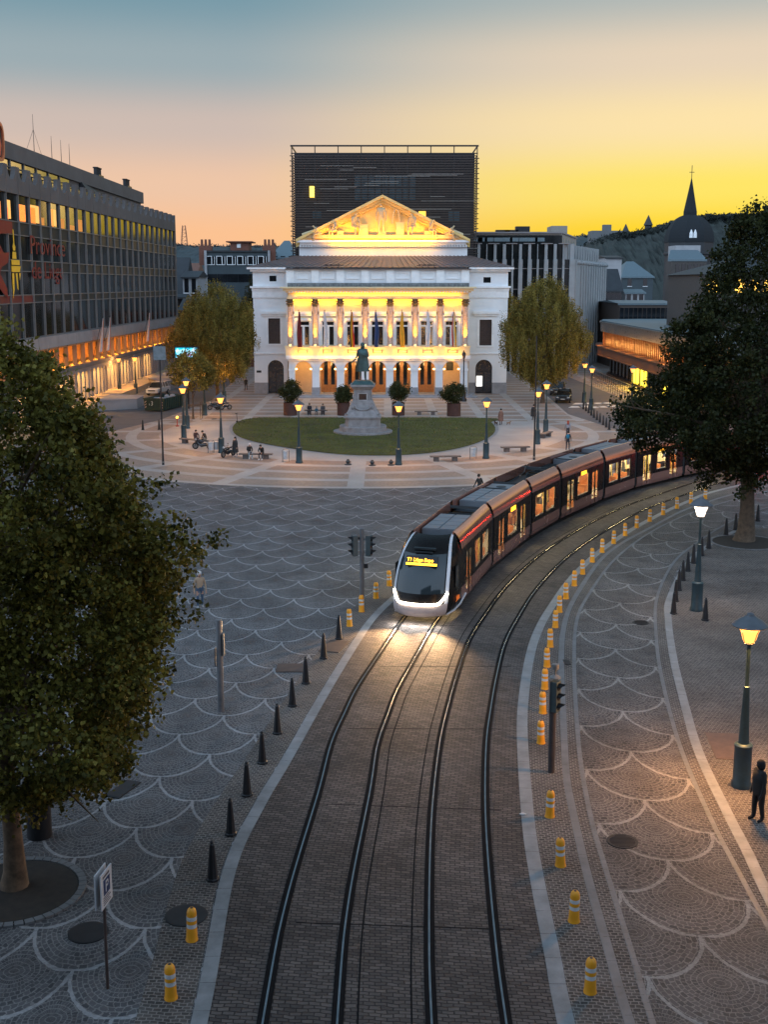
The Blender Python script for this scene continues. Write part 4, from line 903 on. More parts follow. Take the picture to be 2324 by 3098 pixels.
d8 = Vector((ex8 - cx8, ey8 - Y8, 0)); L8 = d8.length; d8.normalize(); n8 = Vector((d8.y, -d8.x, 0))
k = 0
for s in np.arange(.2, L8, 2.6):
    p = Vector((cx8, Y8, 0)) + d8 * s; mb = MB(); w = 1.5 if s > .5 else 2.6
    for z0, z1, o in ((0, z_lo, 0), (z_lo, z_mid, -1.6)):
        a = p + n8 * (.1 + o); b = a + d8 * w; c = b - n8 * .8; e = a - n8 * .8; mb.prism([(a.x, a.y), (b.x, b.y), (c.x, c.y), (e.x, e.y)], z0, z1 - (0 if o == 0 else 0))
    mb.tube([p + n8 * .5 + d8 * w * .5 + Vector((0, 0, z_lo - .5)), p - n8 * .3 + d8 * w * .5 + Vector((0, 0, z_lo - .5))], .35, 8); S('stone_fin', mb, pillar)
for i in range(5):
    p = Vector((cx8 - 4.2, Y8 + 6, 0)) + d8 * (3 + i * 4.5); mb = MB(); a = p + n8 * 2.5 if False else p
    q = Vector((XZ8(958, 0, Y8 + 3)[0], Y8 + 3, 0)); e = Vector((ex8 - 6, ey8 - 2, 0)); t0, t1 = .12 + i * .17, .19 + i * .17; u0, u1 = q.lerp(e, t0), q.lerp(e, t1); nn = Vector(((e - q).y, -(e - q).x, 0)).normalized()
    mb.prism([(u0.x, u0.y), (u1.x, u1.y), ((u1 + nn * .06).x, (u1 + nn * .06).y), ((u0 + nn * .06).x, (u0 + nn * .06).y)], z_mid + .5, z_top - .6); S('window', mb, MATS['blind_window'])
mb = MB(); x0, x1 = XZ8(850, 0, 212)[0], XZ8(1055, 0, 212)[0]; mb.box(x0, x1 - .6, 212, 218, z_top, XZ8(0, 82, 212)[1]); S('roof_plant_room', mb, concl if False else MATS['penthouse_stone'])
for a in (330, 420, 543):
    x = XZ8(a, 0, 210)[0]; mb = MB(); mb.box(x - 1.2, x + 1.2, 210, 212, z_top, z_top + (.9 if a < 500 else 1.5)); S('roof_vent', mb, darkm)
for p in ((41.0, 222), (39.6, 218)): lamp('POINT', (p[0] + 1.6, p[1] - 2, 6.5), 900, (1, .38, .08), .3, ro, world=True, name='facade_up_light')
# white street house beyond it
def simple_house(name, label, x0, x1, y0, y1, h, roofh, wm, rm, wins, glow=None, cat='building', hip=False, ww=.5, wh=.9):
    t = thing(name, label, cat, ((x0 + x1) / 2, y0, 0))
    mb = MB(); mb.box(x0, x1, y0, y1, 0, h); part('wall', mb, wm, t, True)
    mb = MB(); e = .35
    if hip: cxm, cym = (x0 + x1) / 2, (y0 + y1) / 2; k = min(x1 - x0, y1 - y0) * .3; mb.add([(x0 - e, y0 - e, h), (x1 + e, y0 - e, h), (x1 + e, y1 + e, h), (x0 - e, y1 + e, h), (cxm - k * .4, cym, h + roofh), (cxm + k * .4, cym, h + roofh)], [(0, 1, 5, 4), (1, 2, 5), (2, 3, 4, 5), (3, 0, 4)])
    else: mb.add([(x0 - e, y0 - e, h), (x1 + e, y0 - e, h), (x1 + e, y1 + e, h), (x0 - e, y1 + e, h), (x0 - e, (y0 + y1) / 2, h + roofh), (x1 + e, (y0 + y1) / 2, h + roofh)], [(0, 1, 5, 4), (2, 3, 4, 5), (0, 4, 3), (1, 2, 5)])
    mb.box(x0 - e, x1 + e, y0 - e, y0 - .01, h - .3, h - .02); part('roof', mb, rm, t, True)
    for zz in wins[1]:
        for k in range(wins[0]):
            x = x0 + (x1 - x0) * (k + .5) / wins[0]; mb = MB(); mb.box(x - ww, x + ww, y0 - .05, y0 - .004, zz - wh, zz + wh); w = part('window', mb, darkglass, t, True)
            mb = MB(); mb.box(x - ww - .12, x + ww + .12, y0 - .12, y0 - .05, zz - wh - .15, zz - wh); part('sill', mb, white2, w, True)
    return t
slate = mat('slate', (.025, .029, .034), .6, var=.3, vs=1); slate2 = mat('zinc_teal', (.12, .165, .19), .5, .2, var=.2); tealw = mat('teal_panel', (.04, .058, .068), .6, var=.15, vs=.5)
render_w = mat('pale_render', (.34, .34, .35), .8, var=.12, vs=.5); render_g = mat('grey_render', (.14, .145, .15), .8, var=.15, vs=.5); tile = mat('clay_tile', (.14, .065, .045), .8, var=.3)
def xat(u, Y): return F(u, 845, Y)[0]
def zat(v, Y): return F(830, v, Y)[1]
simple_house('street_house', 'narrow pale house with slate mansard at the end of the right street', xat(1298, 245), xat(1336, 245), 245, 258, zat(628, 245), 4.5, render_w, slate, (4, [zat(645, 245), zat(672, 245)]), ww=.45, wh=1.2)
simple_house('white_gable_house', 'pale house with a blank upper wall beyond the ribbed office block', xat(1301, 275), xat(1334, 275), 275, 290, zat(556, 275), .6, render_w, slate, (1, [zat(700, 275)]))
simple_house('pavilion', 'low building with a pale hipped roof and lantern, left of the domed church', xat(1336, 300), xat(1402, 300), 300, 320, zat(598, 300), 4, tealw, slate2, (2, [zat(610, 300)]), hip=True)
simple_house('pale_annex', 'small white annex in front of the pavilion', xat(1345, 280), xat(1385, 280), 280, 290, zat(632, 280), .8, render_w, slate2, (3, [zat(640, 280)]))
# domed church
mat('brown_dark', (.07, .06, .055), .8, var=.3)
t = thing('domed_church', 'church with a big dark dome and a slender spire on the skyline at the right', 'church', (xat(1488, 330), 330, 0)); YC = 330.; cxc = xat(1488, YC)
rD = (xat(1532, YC) - xat(1436, YC)) / 2 * 1.08; zD = zat(522, YC)
mb = MB(); mb.lathe([(rD * .98, 0), (rD * .98, zD - 3.5), (rD * 1.04, zD - 3.3), (rD * 1.04, zD - 2.8), (rD, zD - 2.6), (rD, zD)], 8, (cxc, YC + rD, 0), phase=R(22.5)); part('drum', mb, MATS['slate'], t, True)
mb = MB(); zt_ = zat(460, YC); H_ = zt_ - zD; mb.lathe([(rD * 1.03 * math.cos(a) ** .9 if a < 1.5 else .8, zD + H_ * math.sin(a)) for a in [i * math.pi / 2 / 12 for i in range(13)]], 8, (cxc, YC + rD, 0), phase=R(22.5)); part('dome', mb, mat('dome_slate', (.008, .012, .016), .85, var=.25, vs=1), t, True)
mb = MB(); sx = rD * .28; zs2 = zat(460, YC + rD); ztip = zat(383, YC + rD); mb.lathe([(sx, zs2 - 2), (sx * 1.0, zs2 + .3), (sx * .66, zs2 + 3.5), (sx * .45, zs2 + 5.5), (.05, ztip)], 8, (cxc, YC + rD, 0)); part('spire', mb, MATS['dome_slate'], t, True)
mb = MB(); zc_ = zat(357, YC + rD); mb.tube([(cxc, YC + rD, ztip - .5), (cxc, YC + rD, zc_)], .09, 5); mb.box(cxc - .7, cxc + .7, YC + rD - .06, YC + rD + .06, ztip + 1.3, ztip + 1.45); part('cross', mb, darkm, t, True)
mb = MB(); x0, x1 = xat(1447, YC - 8), xat(1500, YC - 8); mb.box(x0, x1, YC - 8, YC, 0, zat(530, YC - 8)); part('porch', mb, render_w, t, True)
for dx in (-.5, .9):
    mb = MB(); mb.lathe([(.5, 0), (.45, 1.2), (.1, 2.2)], 8, (xat(1482 + dx * 6, YC - 4), YC - 4, zat(538, YC - 4) + 3)); part('dormer', mb, white2, t, True)
mb = MB(); x0, x1 = xat(1432, YC - 14), xat(1515, YC - 14); z0 = zat(560, YC - 14); mb.add([(x0, YC - 14, z0), (x1, YC - 14, z0), (x1 - 1, YC - 8, z0 + 2.6), (x0 + 2, YC - 8, z0 + 2.6)], [(0, 1, 2, 3)]); mb.box(x0, x1, YC - 14, YC - 13.9, z0 - .5, z0); part('side_roof', mb, slate2, t, True)
mb = MB(); mb.box(x0 + 1, x1, YC - 13.8, YC - 8, 0, z0 - .1); part('nave', mb, MATS['brown_dark'], t, True)
for k in range(5): mb = MB(); x = x0 + 2.2 + k * 1.6; mb.box(x, x + .8, YC - 13.95, YC - 13.81, z0 - 4, z0 - 1.2); part('window', mb, darkglass, t, True)
# low copper shopping pavilion with slats
t = thing('shopping_pavilion', 'low brown pavilion with lit slats and shop windows across the right street', 'pavilion', (36, 165, 0))
copper = mat('copper_panel', (.16, .075, .045), .45, .5, var=.25, vs=.5); roofp = mat('roof_membrane', (.10, .14, .16), .5, var=.25, vs=.3)
pl = [(35.5, 118), (35.5, 190), (37, 196), (42, 198), (75, 198), (75, 118)]
def inset(pl_, d): return [(p[0] - d if i < 3 else p[0], p[1] + (d if 2 <= i <= 4 else 0)) for i, p in enumerate(pl_)]
mb = MB(); mb.prism(inset(pl, .9), 7.2, 8.6); mb.prism(inset(pl, 1.1), 8.6, 8.75); part('roof_fascia', mb, mat('dark_fascia', (.09, .10, .105), .3, .4, var=.3), t, True)
mb = MB(); mb.prism(inset(pl, .8), 8.75, 8.9); part('roof', mb, roofp, t, True)
mb = MB(); mb.prism(inset(pl, -1.0), 3.4, 8.6); mb.prism(inset(pl, -.3), 0, .5); part('core', mb, mat('dark_interior', (.10, .045, .02), .7, var=.3), t, True)
mb = MB(); mb.prism(inset(pl, 1.6), 4.9, 5.05); mb.prism(inset(pl, 1.3), 3.6, 4.9); mb.prism(inset(pl, 1.45), 3.45, 3.6); part('canopy', mb, copper, t, True)
for i in range(64):
    y = 124 + i * 1.12; mb = MB(); mb.box(34.85, 35.15, y - .13, y + .13, 5.05, 7.2)
    if y < 190: part('slat', mb, copper, t, True)
for i in range(9):
    y = 130 + i * 7.2; mb = MB(); mb.box(35.75, 35.8, y, y + 3 + (i % 3), 5.2, 7.0); part('lit_window', mb, emit('amber_room', (1, .48, .05), 1.6), t, True, label='amber light behind the slats')
    lamp('POINT', (33.6, y, 5.6), 420, (1, .45, .1), .2, t, world=True, name='canopy_light')
mb = MB(); mb.box(36.3, 36.5, 119, 190, .5, 3.4); part('shop_front', mb, darkglass, t, True)
for y0, y1 in ((168, 172.5), (163.2, 166.6), (150, 153), (141, 146)):
    mb = MB(); mb.box(36.2, 36.28, y0, y1, .5, 3.1); part('lit_window', mb, emit('shop_yellow', (1, .72, .06), 2.6), t, True, label='bright yellow shop window under the canopy')
    lamp('AREA', (35.4, (y0 + y1) / 2, 2.0), 250, (1, .68, .1), 3, t, (-1, 0, -.5), size_y=2, world=True, name='shop_light')
mb = MB(); mb.box(36.2, 36.3, 120, 190, .5, .7)
for i in range(26): y = 121 + i * 2.7; mb.box(36.15, 36.3, y - .06, y + .06, .5, 3.4)
part('shop_front_bars', mb, darkm, t, True)
# upper tier behind it
simple_house('brown_slatted_building', 'dark brown building with vertical slats rising behind the shopping pavilion', xat(1333, 205), xat(1450, 205), 205, 225, zat(655, 205), .4, mat('brown_facade', (.10, .075, .062), .7, var=.2), slate2, (12, [zat(685, 205)]), ww=.35, wh=1.6)
tt = simple_house('stone_civic_building', 'stone building with glowing arched windows behind the big right tree', xat(1515, 150), xat(1800, 150), 150, 170, zat(592, 150), 2.2, MATS['brown_dark'], slate, (8, [4.0, zat(660, 150)]), hip=True)
for i, u in enumerate((1528, 1558, 1588, 1618, 1648)):
    x = xat(u, 150); mb = MB(); hw_ = .62; zz = zat(632, 150); mb.yprism([(x - hw_, zz), (x + hw_, zz)] + [(x + hw_ * math.cos(math.pi * k / 8), zz + 1.0 + hw_ * math.sin(math.pi * k / 8)) for k in range(9)], 149.9, 149.99); part('lit_window', mb, emit('hall_light', (1, .55, .08), 2.6), tt, True)
# railing by the pavilion ramp
for y0, y1, x_, lb in ((118, 190, 33.6, 'metal railing in front of the shopping pavilion'), (118, 178, 31.0, 'street-side metal railing of the ramp at the right')):
    t = thing('railing', lb, 'railing', (x_, y0, 0)); mb = MB(); mb.box(x_ - .04, x_ + .04, y0, y1, 1.0, 1.07)
    part('handrail', mb, mat('brushed_steel', (.35, .35, .36), .35, .9, var=.1), t, True); mb = MB(); y = y0
    while y < y1: mb.box(x_ - .03, x_ + .03, y - .03, y + .03, 0, 1.0); y += 1.6
    mb.box(x_ - .015, x_ + .015, y0, y1, .35, .38); mb.box(x_ - .015, x_ + .015, y0, y1, .68, .71); part('posts', mb, darkm, t, True)
# left background
t = simple_house('teal_office', 'blue-grey panelled office with white framed windows, left of the opera', xat(452, 250), xat(584, 250), 250, 268, zat(541, 250), .3, tealw, slate, (1, [2]))
for row, v0, v1 in ((0, 554, 571), (1, 592, 609)):
    for k in range(6):
        x0 = xat(453 + 22 * k, 250); zz0, zz1 = zat(v1, 250), zat(v0, 250); mb = MB(); mb.box(x0, x0 + 2.1, 249.9, 249.99, zz0, zz1); w = part('window', mb, darkglass, t, True)
        mb = MB(); 
        if row == 0:
            for a, b, c, d in ((x0 - .12, x0, zz0, zz1), (x0 + 1.0, x0 + 1.15, zz0, zz1), (x0 + 1.6, x0 + 1.7, zz0, zz1), (x0 - .12, x0 + 1.1, zz1, zz1 + .12), (x0 - .12, x0 + 1.7, zz0 - .12, zz0)): mb.box(a, b, 249.8, 249.9, c, d)
            part('window_frame', mb, white2, w, True)
x0, x1 = xat(501, 249), xat(540, 249); mb = MB(); mb.box(x0, x1, 251, 257, zat(541, 250), zat(523, 250)); mb.box(x0 - .8, x1 + .8, 250.4, 258, zat(523, 250), zat(520.5, 250)); rm = part('roof_cabin', mb, brick, t, True); mb = MB(); mb.box(xat(518, 251), xat(526, 251), 250.9, 250.99, zat(535, 251), zat(527, 251)); part('window', mb, white2, rm, True)
for u in (452, 586):
    mb = MB(); x = xat(u, 252); mb.box(x - 1.3, x + 1.3, 251, 253, zat(541, 250) - 3, zat(530, 250)); 
    for k in range(3): mb.lathe([(.3, 0), (.25, 1.3)], 6, (x - .8 + k * .8, 252, zat(530, 250)))
    part('chimney', mb, brick, t, True)
mb = MB(); mb.box(xat(448, 249.5), xat(453, 249.5), 249.5, 262, 0, zat(541, 250)); mb.box(xat(583, 249.5), xat(587, 249.5), 249.5, 262, 0, zat(541, 250)); part('end_pier', mb, render_w, t, True)
t = simple_house('slate_tower_house', 'dark slate-roofed house left of the teal office', xat(378, 230), xat(401, 230), 230, 245, zat(640, 230), 7.5, render_g, slate, (3, [zat(660, 230)]))
t = simple_house('white_townhouse', 'white townhouse with narrow windows beside the glass office block', xat(401, 228), xat(432, 228), 228, 240, zat(598, 228), 1.2, render_w, slate, (2, [zat(616, 228), zat(650, 228)]), ww=.4, wh=1.4)
t = simple_house('lit_townhouse', 'pale townhouse with a small wall lamp, tucked beside the glass block', xat(384, 222), xat(404, 222), 222, 227, zat(642, 222), .6, render_w, slate, (2, [zat(668, 222)]), ww=.45, wh=2.2)
lamp('POINT', (xat(394, 222), 221.4, zat(668, 222)), 60, (1, .6, .25), .1, t, world=True, name='wall_light')
simple_house('gabled_roof_house', 'low house with a white gable in the distance at the left', xat(388, 290), xat(428, 290), 290, 305, zat(596, 290), 3.2, render_w, tile, (2, [zat(610, 290)]))
simple_house('corner_house', 'dark hipped roof house between the teal office and the opera', xat(590, 262), xat(640, 262), 262, 285, zat(556, 262), 4.0, render_g, slate2, (3, [zat(562, 262)]), hip=True)
simple_house('row_house', 'grey row house behind the left trees', xat(425, 262), xat(462, 262), 262, 275, zat(606, 262), 2, render_g, slate, (3, [zat(622, 262)]))
# tiled houses in the street left
simple_house('brick_shop', 'brick shop with warm lights behind the left trees', xat(392, 212), xat(560, 212), 212, 225, zat(670, 212), 2, brick, slate, (8, [zat(690, 212), zat(725, 212)]))
# LED screen
t = thing('led_screen', 'glowing blue and pink LED screen in front of the big round tree at the left', 'screen', (xat(403, 140), 140, 0)); a0, a1, b0, b1 = xat(381, 140), xat(428, 140), zat(772, 140), zat(751, 140)
mb = MB(); mb.box(a0 - .15, a1 + .15, 140.05, 140.4, b0 - .15, b1 + .15); mb.box((a0 + a1) / 2 - .15, (a0 + a1) / 2 + .15, 140.1, 140.35, 0, b0 - .15); part('housing', mb, darkm, t, True)
m = bpy.data.materials.new('screen_image'); m.use_nodes = True; N, L, M, mixc, comb, noise = nodekit(m); tc = N.new('ShaderNodeTexCoord'); v = N.new('ShaderNodeTexVoronoi'); v.inputs['Scale'].default_value = 3.2; L.new(tc.outputs['Object'], v.inputs['Vector'])
r = N.new('ShaderNodeValToRGB'); L.new(v.outputs['Color'], r.inputs[0]); cr = r.color_ramp; cr.elements[0].color = (0, .08, .12, 1); cr.elements[1].color = (.9, .2, .8, 1); e = cr.elements.new(.45); e.color = (0, .6, .85, 1); e = cr.elements.new(.7); e.color = (.5, .9, 1, 1)
b = N['Principled BSDF']; L.new(r.outputs[0], b.inputs['Emission Color']); b.inputs['Emission Strength'].default_value = 1.6; b.inputs['Base Color'].default_value = (0, 0, 0, 1)
mb = MB(); mb.box(a0, a1, 139.98, 140.04, b0, b1); part('display', mb, m, t, True)
# ------------------------------------------------------------------ hills
def hill(name, pts, Y, depth, m, seed):
    rng = np.random.default_rng(seed); n = 260; us = np.linspace(pts[0][0], pts[-1][0], n); zs_ = []
    for u in us: 
        v = np.interp(u, [p[0] for p in pts], [p[1] for p in pts]); x, z = F(u, v, Y); zs_.append((x, z))
    mb = MB(); rows = 16; vs = []
    for r_ in range(rows + 1):
        t = r_ / rows
        for i, (x, z) in enumerate(zs_):
            k = math.sin(t * math.pi / 2); vs.append((x * (1 - .25 * (1 - t)), Y - depth * (1 - t), max(-1, (z + rng.normal(0, .016 * abs(z))) * k - 1 + k)))
    mb.add(vs, [(r_ * n + i, r_ * n + i + 1, (r_ + 1) * n + i + 1, (r_ + 1) * n + i) for r_ in range(rows) for i in range(n - 1)]); return struct(name, mb, m)
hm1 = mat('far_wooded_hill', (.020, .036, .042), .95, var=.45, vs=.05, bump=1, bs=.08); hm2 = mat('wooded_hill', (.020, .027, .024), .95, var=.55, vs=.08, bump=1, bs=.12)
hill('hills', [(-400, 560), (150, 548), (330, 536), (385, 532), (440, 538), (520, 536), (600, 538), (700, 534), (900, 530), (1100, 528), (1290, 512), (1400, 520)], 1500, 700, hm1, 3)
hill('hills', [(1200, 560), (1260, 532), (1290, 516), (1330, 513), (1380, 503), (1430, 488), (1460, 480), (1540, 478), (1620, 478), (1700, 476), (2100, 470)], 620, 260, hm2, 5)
# tree line on the crests
def crest(us, v0, Y, h, name, label, m, seed, n):
    rng = np.random.default_rng(seed); vs = []; fs = []; k = 0
    for i in range(n):
        u = rng.uniform(us[0], us[1]); v = np.interp(u, [p[0] for p in v0], [p[1] for p in v0]); x, z = F(u, v, Y); s = h * rng.uniform(.4, 1.2)
        for q in range(7):
            a = rng.normal(0, 1, 3); c = np.array((x, Y - 6 - rng.uniform(0, 60), z - .5)) + a * s * np.array((.55, .5, .35)); d = rng.normal(0, 1, (3, 3)) * s * .33; vs += [tuple(c + d[0]), tuple(c + d[1]), tuple(c + d[2])]; fs.append((k, k + 1, k + 2)); k += 3
    me = bpy.data.meshes.new(name); me.from_pydata(vs, [], fs); me.materials.append(m); o = bpy.data.objects.new(name, me); COL.objects.link(o); o['kind'] = 'stuff'; o['label'] = label; o['category'] = 'wood'
crest((-100, 1290), [(-400, 560), (150, 548), (330, 536), (385, 532), (440, 538), (520, 536), (600, 538), (700, 534), (900, 530), (1100, 528), (1290, 512)], 1490, 3.6, 'wood', 'far blue wooded skyline at the left of the opera', hm1, 8, 5000)
crest((1250, 1700), [(1200, 560), (1260, 532), (1290, 516), (1330, 513), (1380, 503), (1430, 488), (1460, 480), (1540, 478), (1620, 478), (1700, 476)], 615, 1.6, 'wood', 'dark wooded hilltop behind the domed church', hm2, 9, 4000)
x, z = F(1310, 513, 610); mb = MB(); mb.box(x - 9, x + 6, 600, 612, z - 10, z + 3); mb.box(x - 3, x + 1, 602, 606, z + 3, z + 6); solo('hilltop_house', mb, render_g, 'dark flat-roofed block on the hill crest right of the office block', 'building')
for u, v in ((1352, 503), (1401, 484)):
    x, z = F(u, v, 612); mb = MB(); mb.lathe([(1.8, -8), (1.8, -1), (2.4, -.5), (.1, 4.5)], 6, (x, 612, z)); solo('turret', mb, slate, 'tiny pointed turret on the hill crest, ' + ('left one' if u < 1380 else 'right one nearest the dome'), 'turret')
# mast and crane
x, z = F(398, 535, 1480); zt_ = F(398, 487, 1480)[1]; mb = MB(); H_ = zt_ - z
for sx, sy in ((-1, -1), (1, -1), (1, 1), (-1, 1)): mb.tube([(x + sx * 5, 1480 + sy * 5, z - 12), (x + sx * 1.6, 1480 + sy * 1.6, z + H_)], .45, 4)
for k in range(6):
    zz = z + H_ * k / 6; w = 4.2 - 2.2 * k / 6; mb.bar((x - w, 1476, zz), (x + w, 1476, zz), .4); mb.bar((x - w, 1476, zz), (x + w * .8, 1476, zz + H_ / 6), .35)
solo('lattice_mast', mb, mat('mast_red', (.32, .13, .08), .7), 'pale lattice radio mast on the far hill left of the opera', 'mast')
t = thing('scaffold_tower', 'scaffolded tower just past the right end of the glass office block', 'scaffold', (xat(381, 240), 240, 0)); mb = MB(); x0, x1 = xat(377, 240), xat(385.5, 240)
for k in range(16): mb.box(x0, x1, 240, 242, 12 + k * .85, 12.12 + k * .85)
for x in (x0, x1): mb.box(x - .05, x + .05, 239.9, 240.0, 0, 27)
mb.box(x0, x1 - .1, 241, 243, 0, 20); part('frame', mb, darkm, t, True)

for i, (x0, x1, h) in enumerate(((-20, -12, 18), (-11.9, -4, 22), (-3.9, 4, 17.5), (4.1, 12, 23), (12.1, 19, 19))):  # unseen row added to give the office glass a skyline to reflect
    simple_house('city_house', ['leftmost', 'second from the left', 'middle', 'fourth from the left', 'rightmost'][i] + ' of the tall town houses standing in a row behind the opera', x0, x1, 320, 335, h, 5, render_g, slate, (3, [h - 3]))
for i, (x0, x1, h) in enumerate(((-70, -24, 30), (-23.9, 14, 38), (14.1, 60, 32))):  # unseen blocks added behind the camera to darken the near paving
    simple_house('street_block', ['tall grey street block behind the viewpoint on the left', 'tallest street block directly behind the viewpoint', 'street block behind the viewpoint on the right'][i], x0, x1, -24, -5, h, 4, render_g, slate, (6, [6]))
# ------------------------------------------------------------------ tram
tb = mat('tram_black', (.009, .008, .008), .28, 0., var=.2, vs=.7, spec=.12)
tskirt = mat('tram_skirt', (.25, .125, .10), .25, .2, var=.08, vs=.5, coat=.3)
tshoul = mat('tram_shoulder', (.50, .23, .17), .12, .7, var=.1, vs=.4)
twhite = mat('tram_white', (.56, .57, .60), .25, .1, var=.05, coat=.4)
troof = mat('tram_roof_box', (.17, .19, .215), .45, .3, var=.15, vs=.8); tdark = mat('tram_roof_well', (.02, .028, .033), .5, .2, var=.3)
tfloor = mat('tram_floor', (.25, .22, .2), .6); tint = mat('tram_lining', (.62, .52, .38), .6, var=.1); tseat = mat('tram_seat', (.40, .13, .03), .6, var=.2); tpole = mat('grab_pole', (.7, .55, .1), .3, .4)
bell = mat('bellows_rubber', (.012, .012, .013), .8, var=.2)
glassc = clear_glass('tram_glass'); tlight = emit('tram_ceiling_light', (1, .72, .33), 50.0); ledm = emit('destination_led', (1, .42, .02), 7); ledm2 = emit('side_led', (1, .40, .02), 3.5)
J = [(1.42, 49.75), (4.35, 59.8), (7.28, 67.3), (9.79, 72.5), (13.8, 79.5), (17.0, 84.2), (21.9, 89.7), (29.3, 96.5)]
J = [Vector((a, b, 0)) for a, b in J]
tram = thing('tram', 'seven-section black and rose tram with lit windows curving across the square', 'tram', J[0])
HWD = 1.32
PROF = [(1.26, .26), (1.32, .5), (1.32, .98)]; SH = [(1.32, 2.78), (1.29, 3.0), (1.17, 3.32), (1.02, 3.5), (.94, 3.56)]
def section(a, b, wins, doors, kind, roof):
    d = (b - a); Ls = d.length; ang = math.atan2(-d.x, d.y); T = Matrix.Translation(a) @ Matrix.Rotation(ang, 4, 'Z')
    def nb(): m = MB(); m.T = T; return m
    def TP(name, mb, m, parent=None, **k): return part(name, mb, m, parent or tram, world=True, **k)
    y0, y1 = (.26, Ls - .26)
    if kind == 'head': y0 = 3.0
    if kind == 'tail': y1 = Ls - 3.0
    # side walls with real openings
    w = nb()
    for s in (1, -1):
        ops = sorted([(p, q, 1.22, 2.5) for p, q in wins] + [(p + .12, (p + q) / 2 - .06, .62, 2.42) for p, q in doors] + [((p + q) / 2 + .06, q - .12, .62, 2.42) for p, q in doors])
        xs = y0; X_, Xi = s * 1.32, s * 1.25
        lo, hi = min(X_, Xi), max(X_, Xi)
        for p, q, zl, zh in ops:
            w.box(lo, hi, xs, p, .98, 2.78); w.box(lo, hi, p, q, zh, 2.78)
            if zl > .98: w.box(lo, hi, p, q, .98, zl)
            xs = q
        w.box(lo, hi, xs, y1, .98, 2.78)
    w.box(-1.22, 1.22, y0, y1, .36, .42)
    for s in (1, -1):
        xs = y0
        for p, q in sorted(doors) + [(y1, y1)]: w.box(min(s * 1.2, s * 1.25), max(s * 1.2, s * 1.25), xs, p, .36, .99); xs = q
    body = TP('car_section', w, tb)
    m = nb()
    for s in (1, -1):
        xs = y0
        for p, q in sorted(list(wins) + list(doors)) + [(y1, y1)]: m.box(min(s * 1.235, s * 1.248), max(s * 1.235, s * 1.248), xs, p, .45, 2.6); xs = q
        for p, q in wins: m.box(min(s * 1.235, s * 1.248), max(s * 1.235, s * 1.248), p, q, .45, 1.27)
    TP('inner_lining', m, tint, body)
    for s in (1, -1):
        m = nb(); segs = []; xs = y0
        for p, q in sorted(doors): segs.append((xs, p + .05, False)); segs.append((p + .05, q - .05, True)); xs = q - .05
        segs.append((xs, y1, False))
        for p, q, isd in segs:
            if q - p < .02: continue
            if isd:
                c = (p + q) / 2
                for u0, u1 in ((p + .02, c - .02), (c + .02, q - .02)):
                    for v0, v1, z0, z1 in ((u0, u1, .30, .62), (u0, u0 + .05, .62, .98), (u1 - .05, u1, .62, .98)): m.box(min(s * 1.31, s * 1.25), max(s * 1.31, s * 1.25), v0, v1, z0, z1)
                continue
            vs = [(s * x, y, z) for y in (p, q) for x, z in PROF]; m.add(vs, [(0, 1, 4, 3), (1, 2, 5, 4)] if s > 0 else [(0, 3, 4, 1), (1, 4, 5, 2)])
        TP('skirt_panel', m, tskirt, body)
        m = nb(); k = len(SH); vs = [(s * x, y, z) for y in (y0, y1) for x, z in SH]; m.add(vs, [(i, i + 1, k + i + 1, k + i) if s > 0 else (i, k + i, k + i + 1, i + 1) for i in range(k - 1)])
        m.box(min(s * .94, s * .88), max(s * .94, s * .88), y0, y1, 3.1, 3.56); TP('roof_shoulder', m, tshoul, body, smooth=True)
        for p, q in wins:
            m = nb(); m.box(min(s * 1.30, s * 1.29), max(s * 1.30, s * 1.29), p, q, 1.22, 2.5); TP('window', m, glassc, body)
        for p, q in doors:
            m = nb(); c = (p + q) / 2
            for u0, u1 in ((p + .12, c - .06), (c + .06, q - .12)): m.box(min(s * 1.30, s * 1.29), max(s * 1.30, s * 1.29), u0, u1, .62, 2.42)
            m2 = nb(); m2.box(min(s * 1.335, s * 1.31), max(s * 1.335, s * 1.31), p + .02, q - .02, 1.12, 1.17); m2.box(min(s * 1.333, s * 1.31), max(s * 1.333, s * 1.31), c - .02, c + .02, .35, 2.5)
            TP('door_glass', m, glassc, body); TP('door_bar', m2, tb, body)
    m = nb(); m.box(-1.19, 1.19, y0, y1, .42, .43); TP('floor', m, tfloor, body)
    m = nb(); m.box(-1.22, 1.22, y0, y1, 2.6, 2.72); TP('ceiling', m, tint, body)
    m = nb(); m.box(-.18, .18, y0 + .3, y1 - .3, 2.57, 2.6); m.box(-1.0, -.9, y0 + .3, y1 - .3, 2.56, 2.6); m.box(.9, 1.0, y0 + .3, y1 - .3, 2.56, 2.6); TP('ceiling_light', m, tlight, body)
    m = nb()
    for p, q in wins:
        n = max(1, int((q - p) / .8))
        for s in (-1, 1):
            for k in range(n):
                y = p + (q - p) * (k + .5) / n; m.box(min(s * .5, s * 1.15), max(s * .5, s * 1.15), y - .22, y + .22, .42, .88); m.box(min(s * .5, s * 1.15), max(s * .5, s * 1.15), y + .18, y + .26, .88, 1.5)
    if m.v: TP('seats', m, tseat, body)
    m = nb()
    for p, q in doors: m.tube([(0, p, .42), (0, p, 2.6)], .025, 6); m.tube([(.75, q + .1, .42), (.75, q + .1, 2.6)], .025, 6); m.tube([(-.75, p - .1, .42), (-.75, p - .1, 2.6)], .025, 6)
    for p, q in wins: m.tube([(.6, p + .1, .42), (.6, p + .1, 2.6)], .025, 6); m.box(1.1, 1.16, p - .05, p + .02, 1.2, 2.5)
    if m.v: TP('grab_poles', m, tpole, body)
    # where passengers stand
    rng = random.Random(int(a.x * 100))
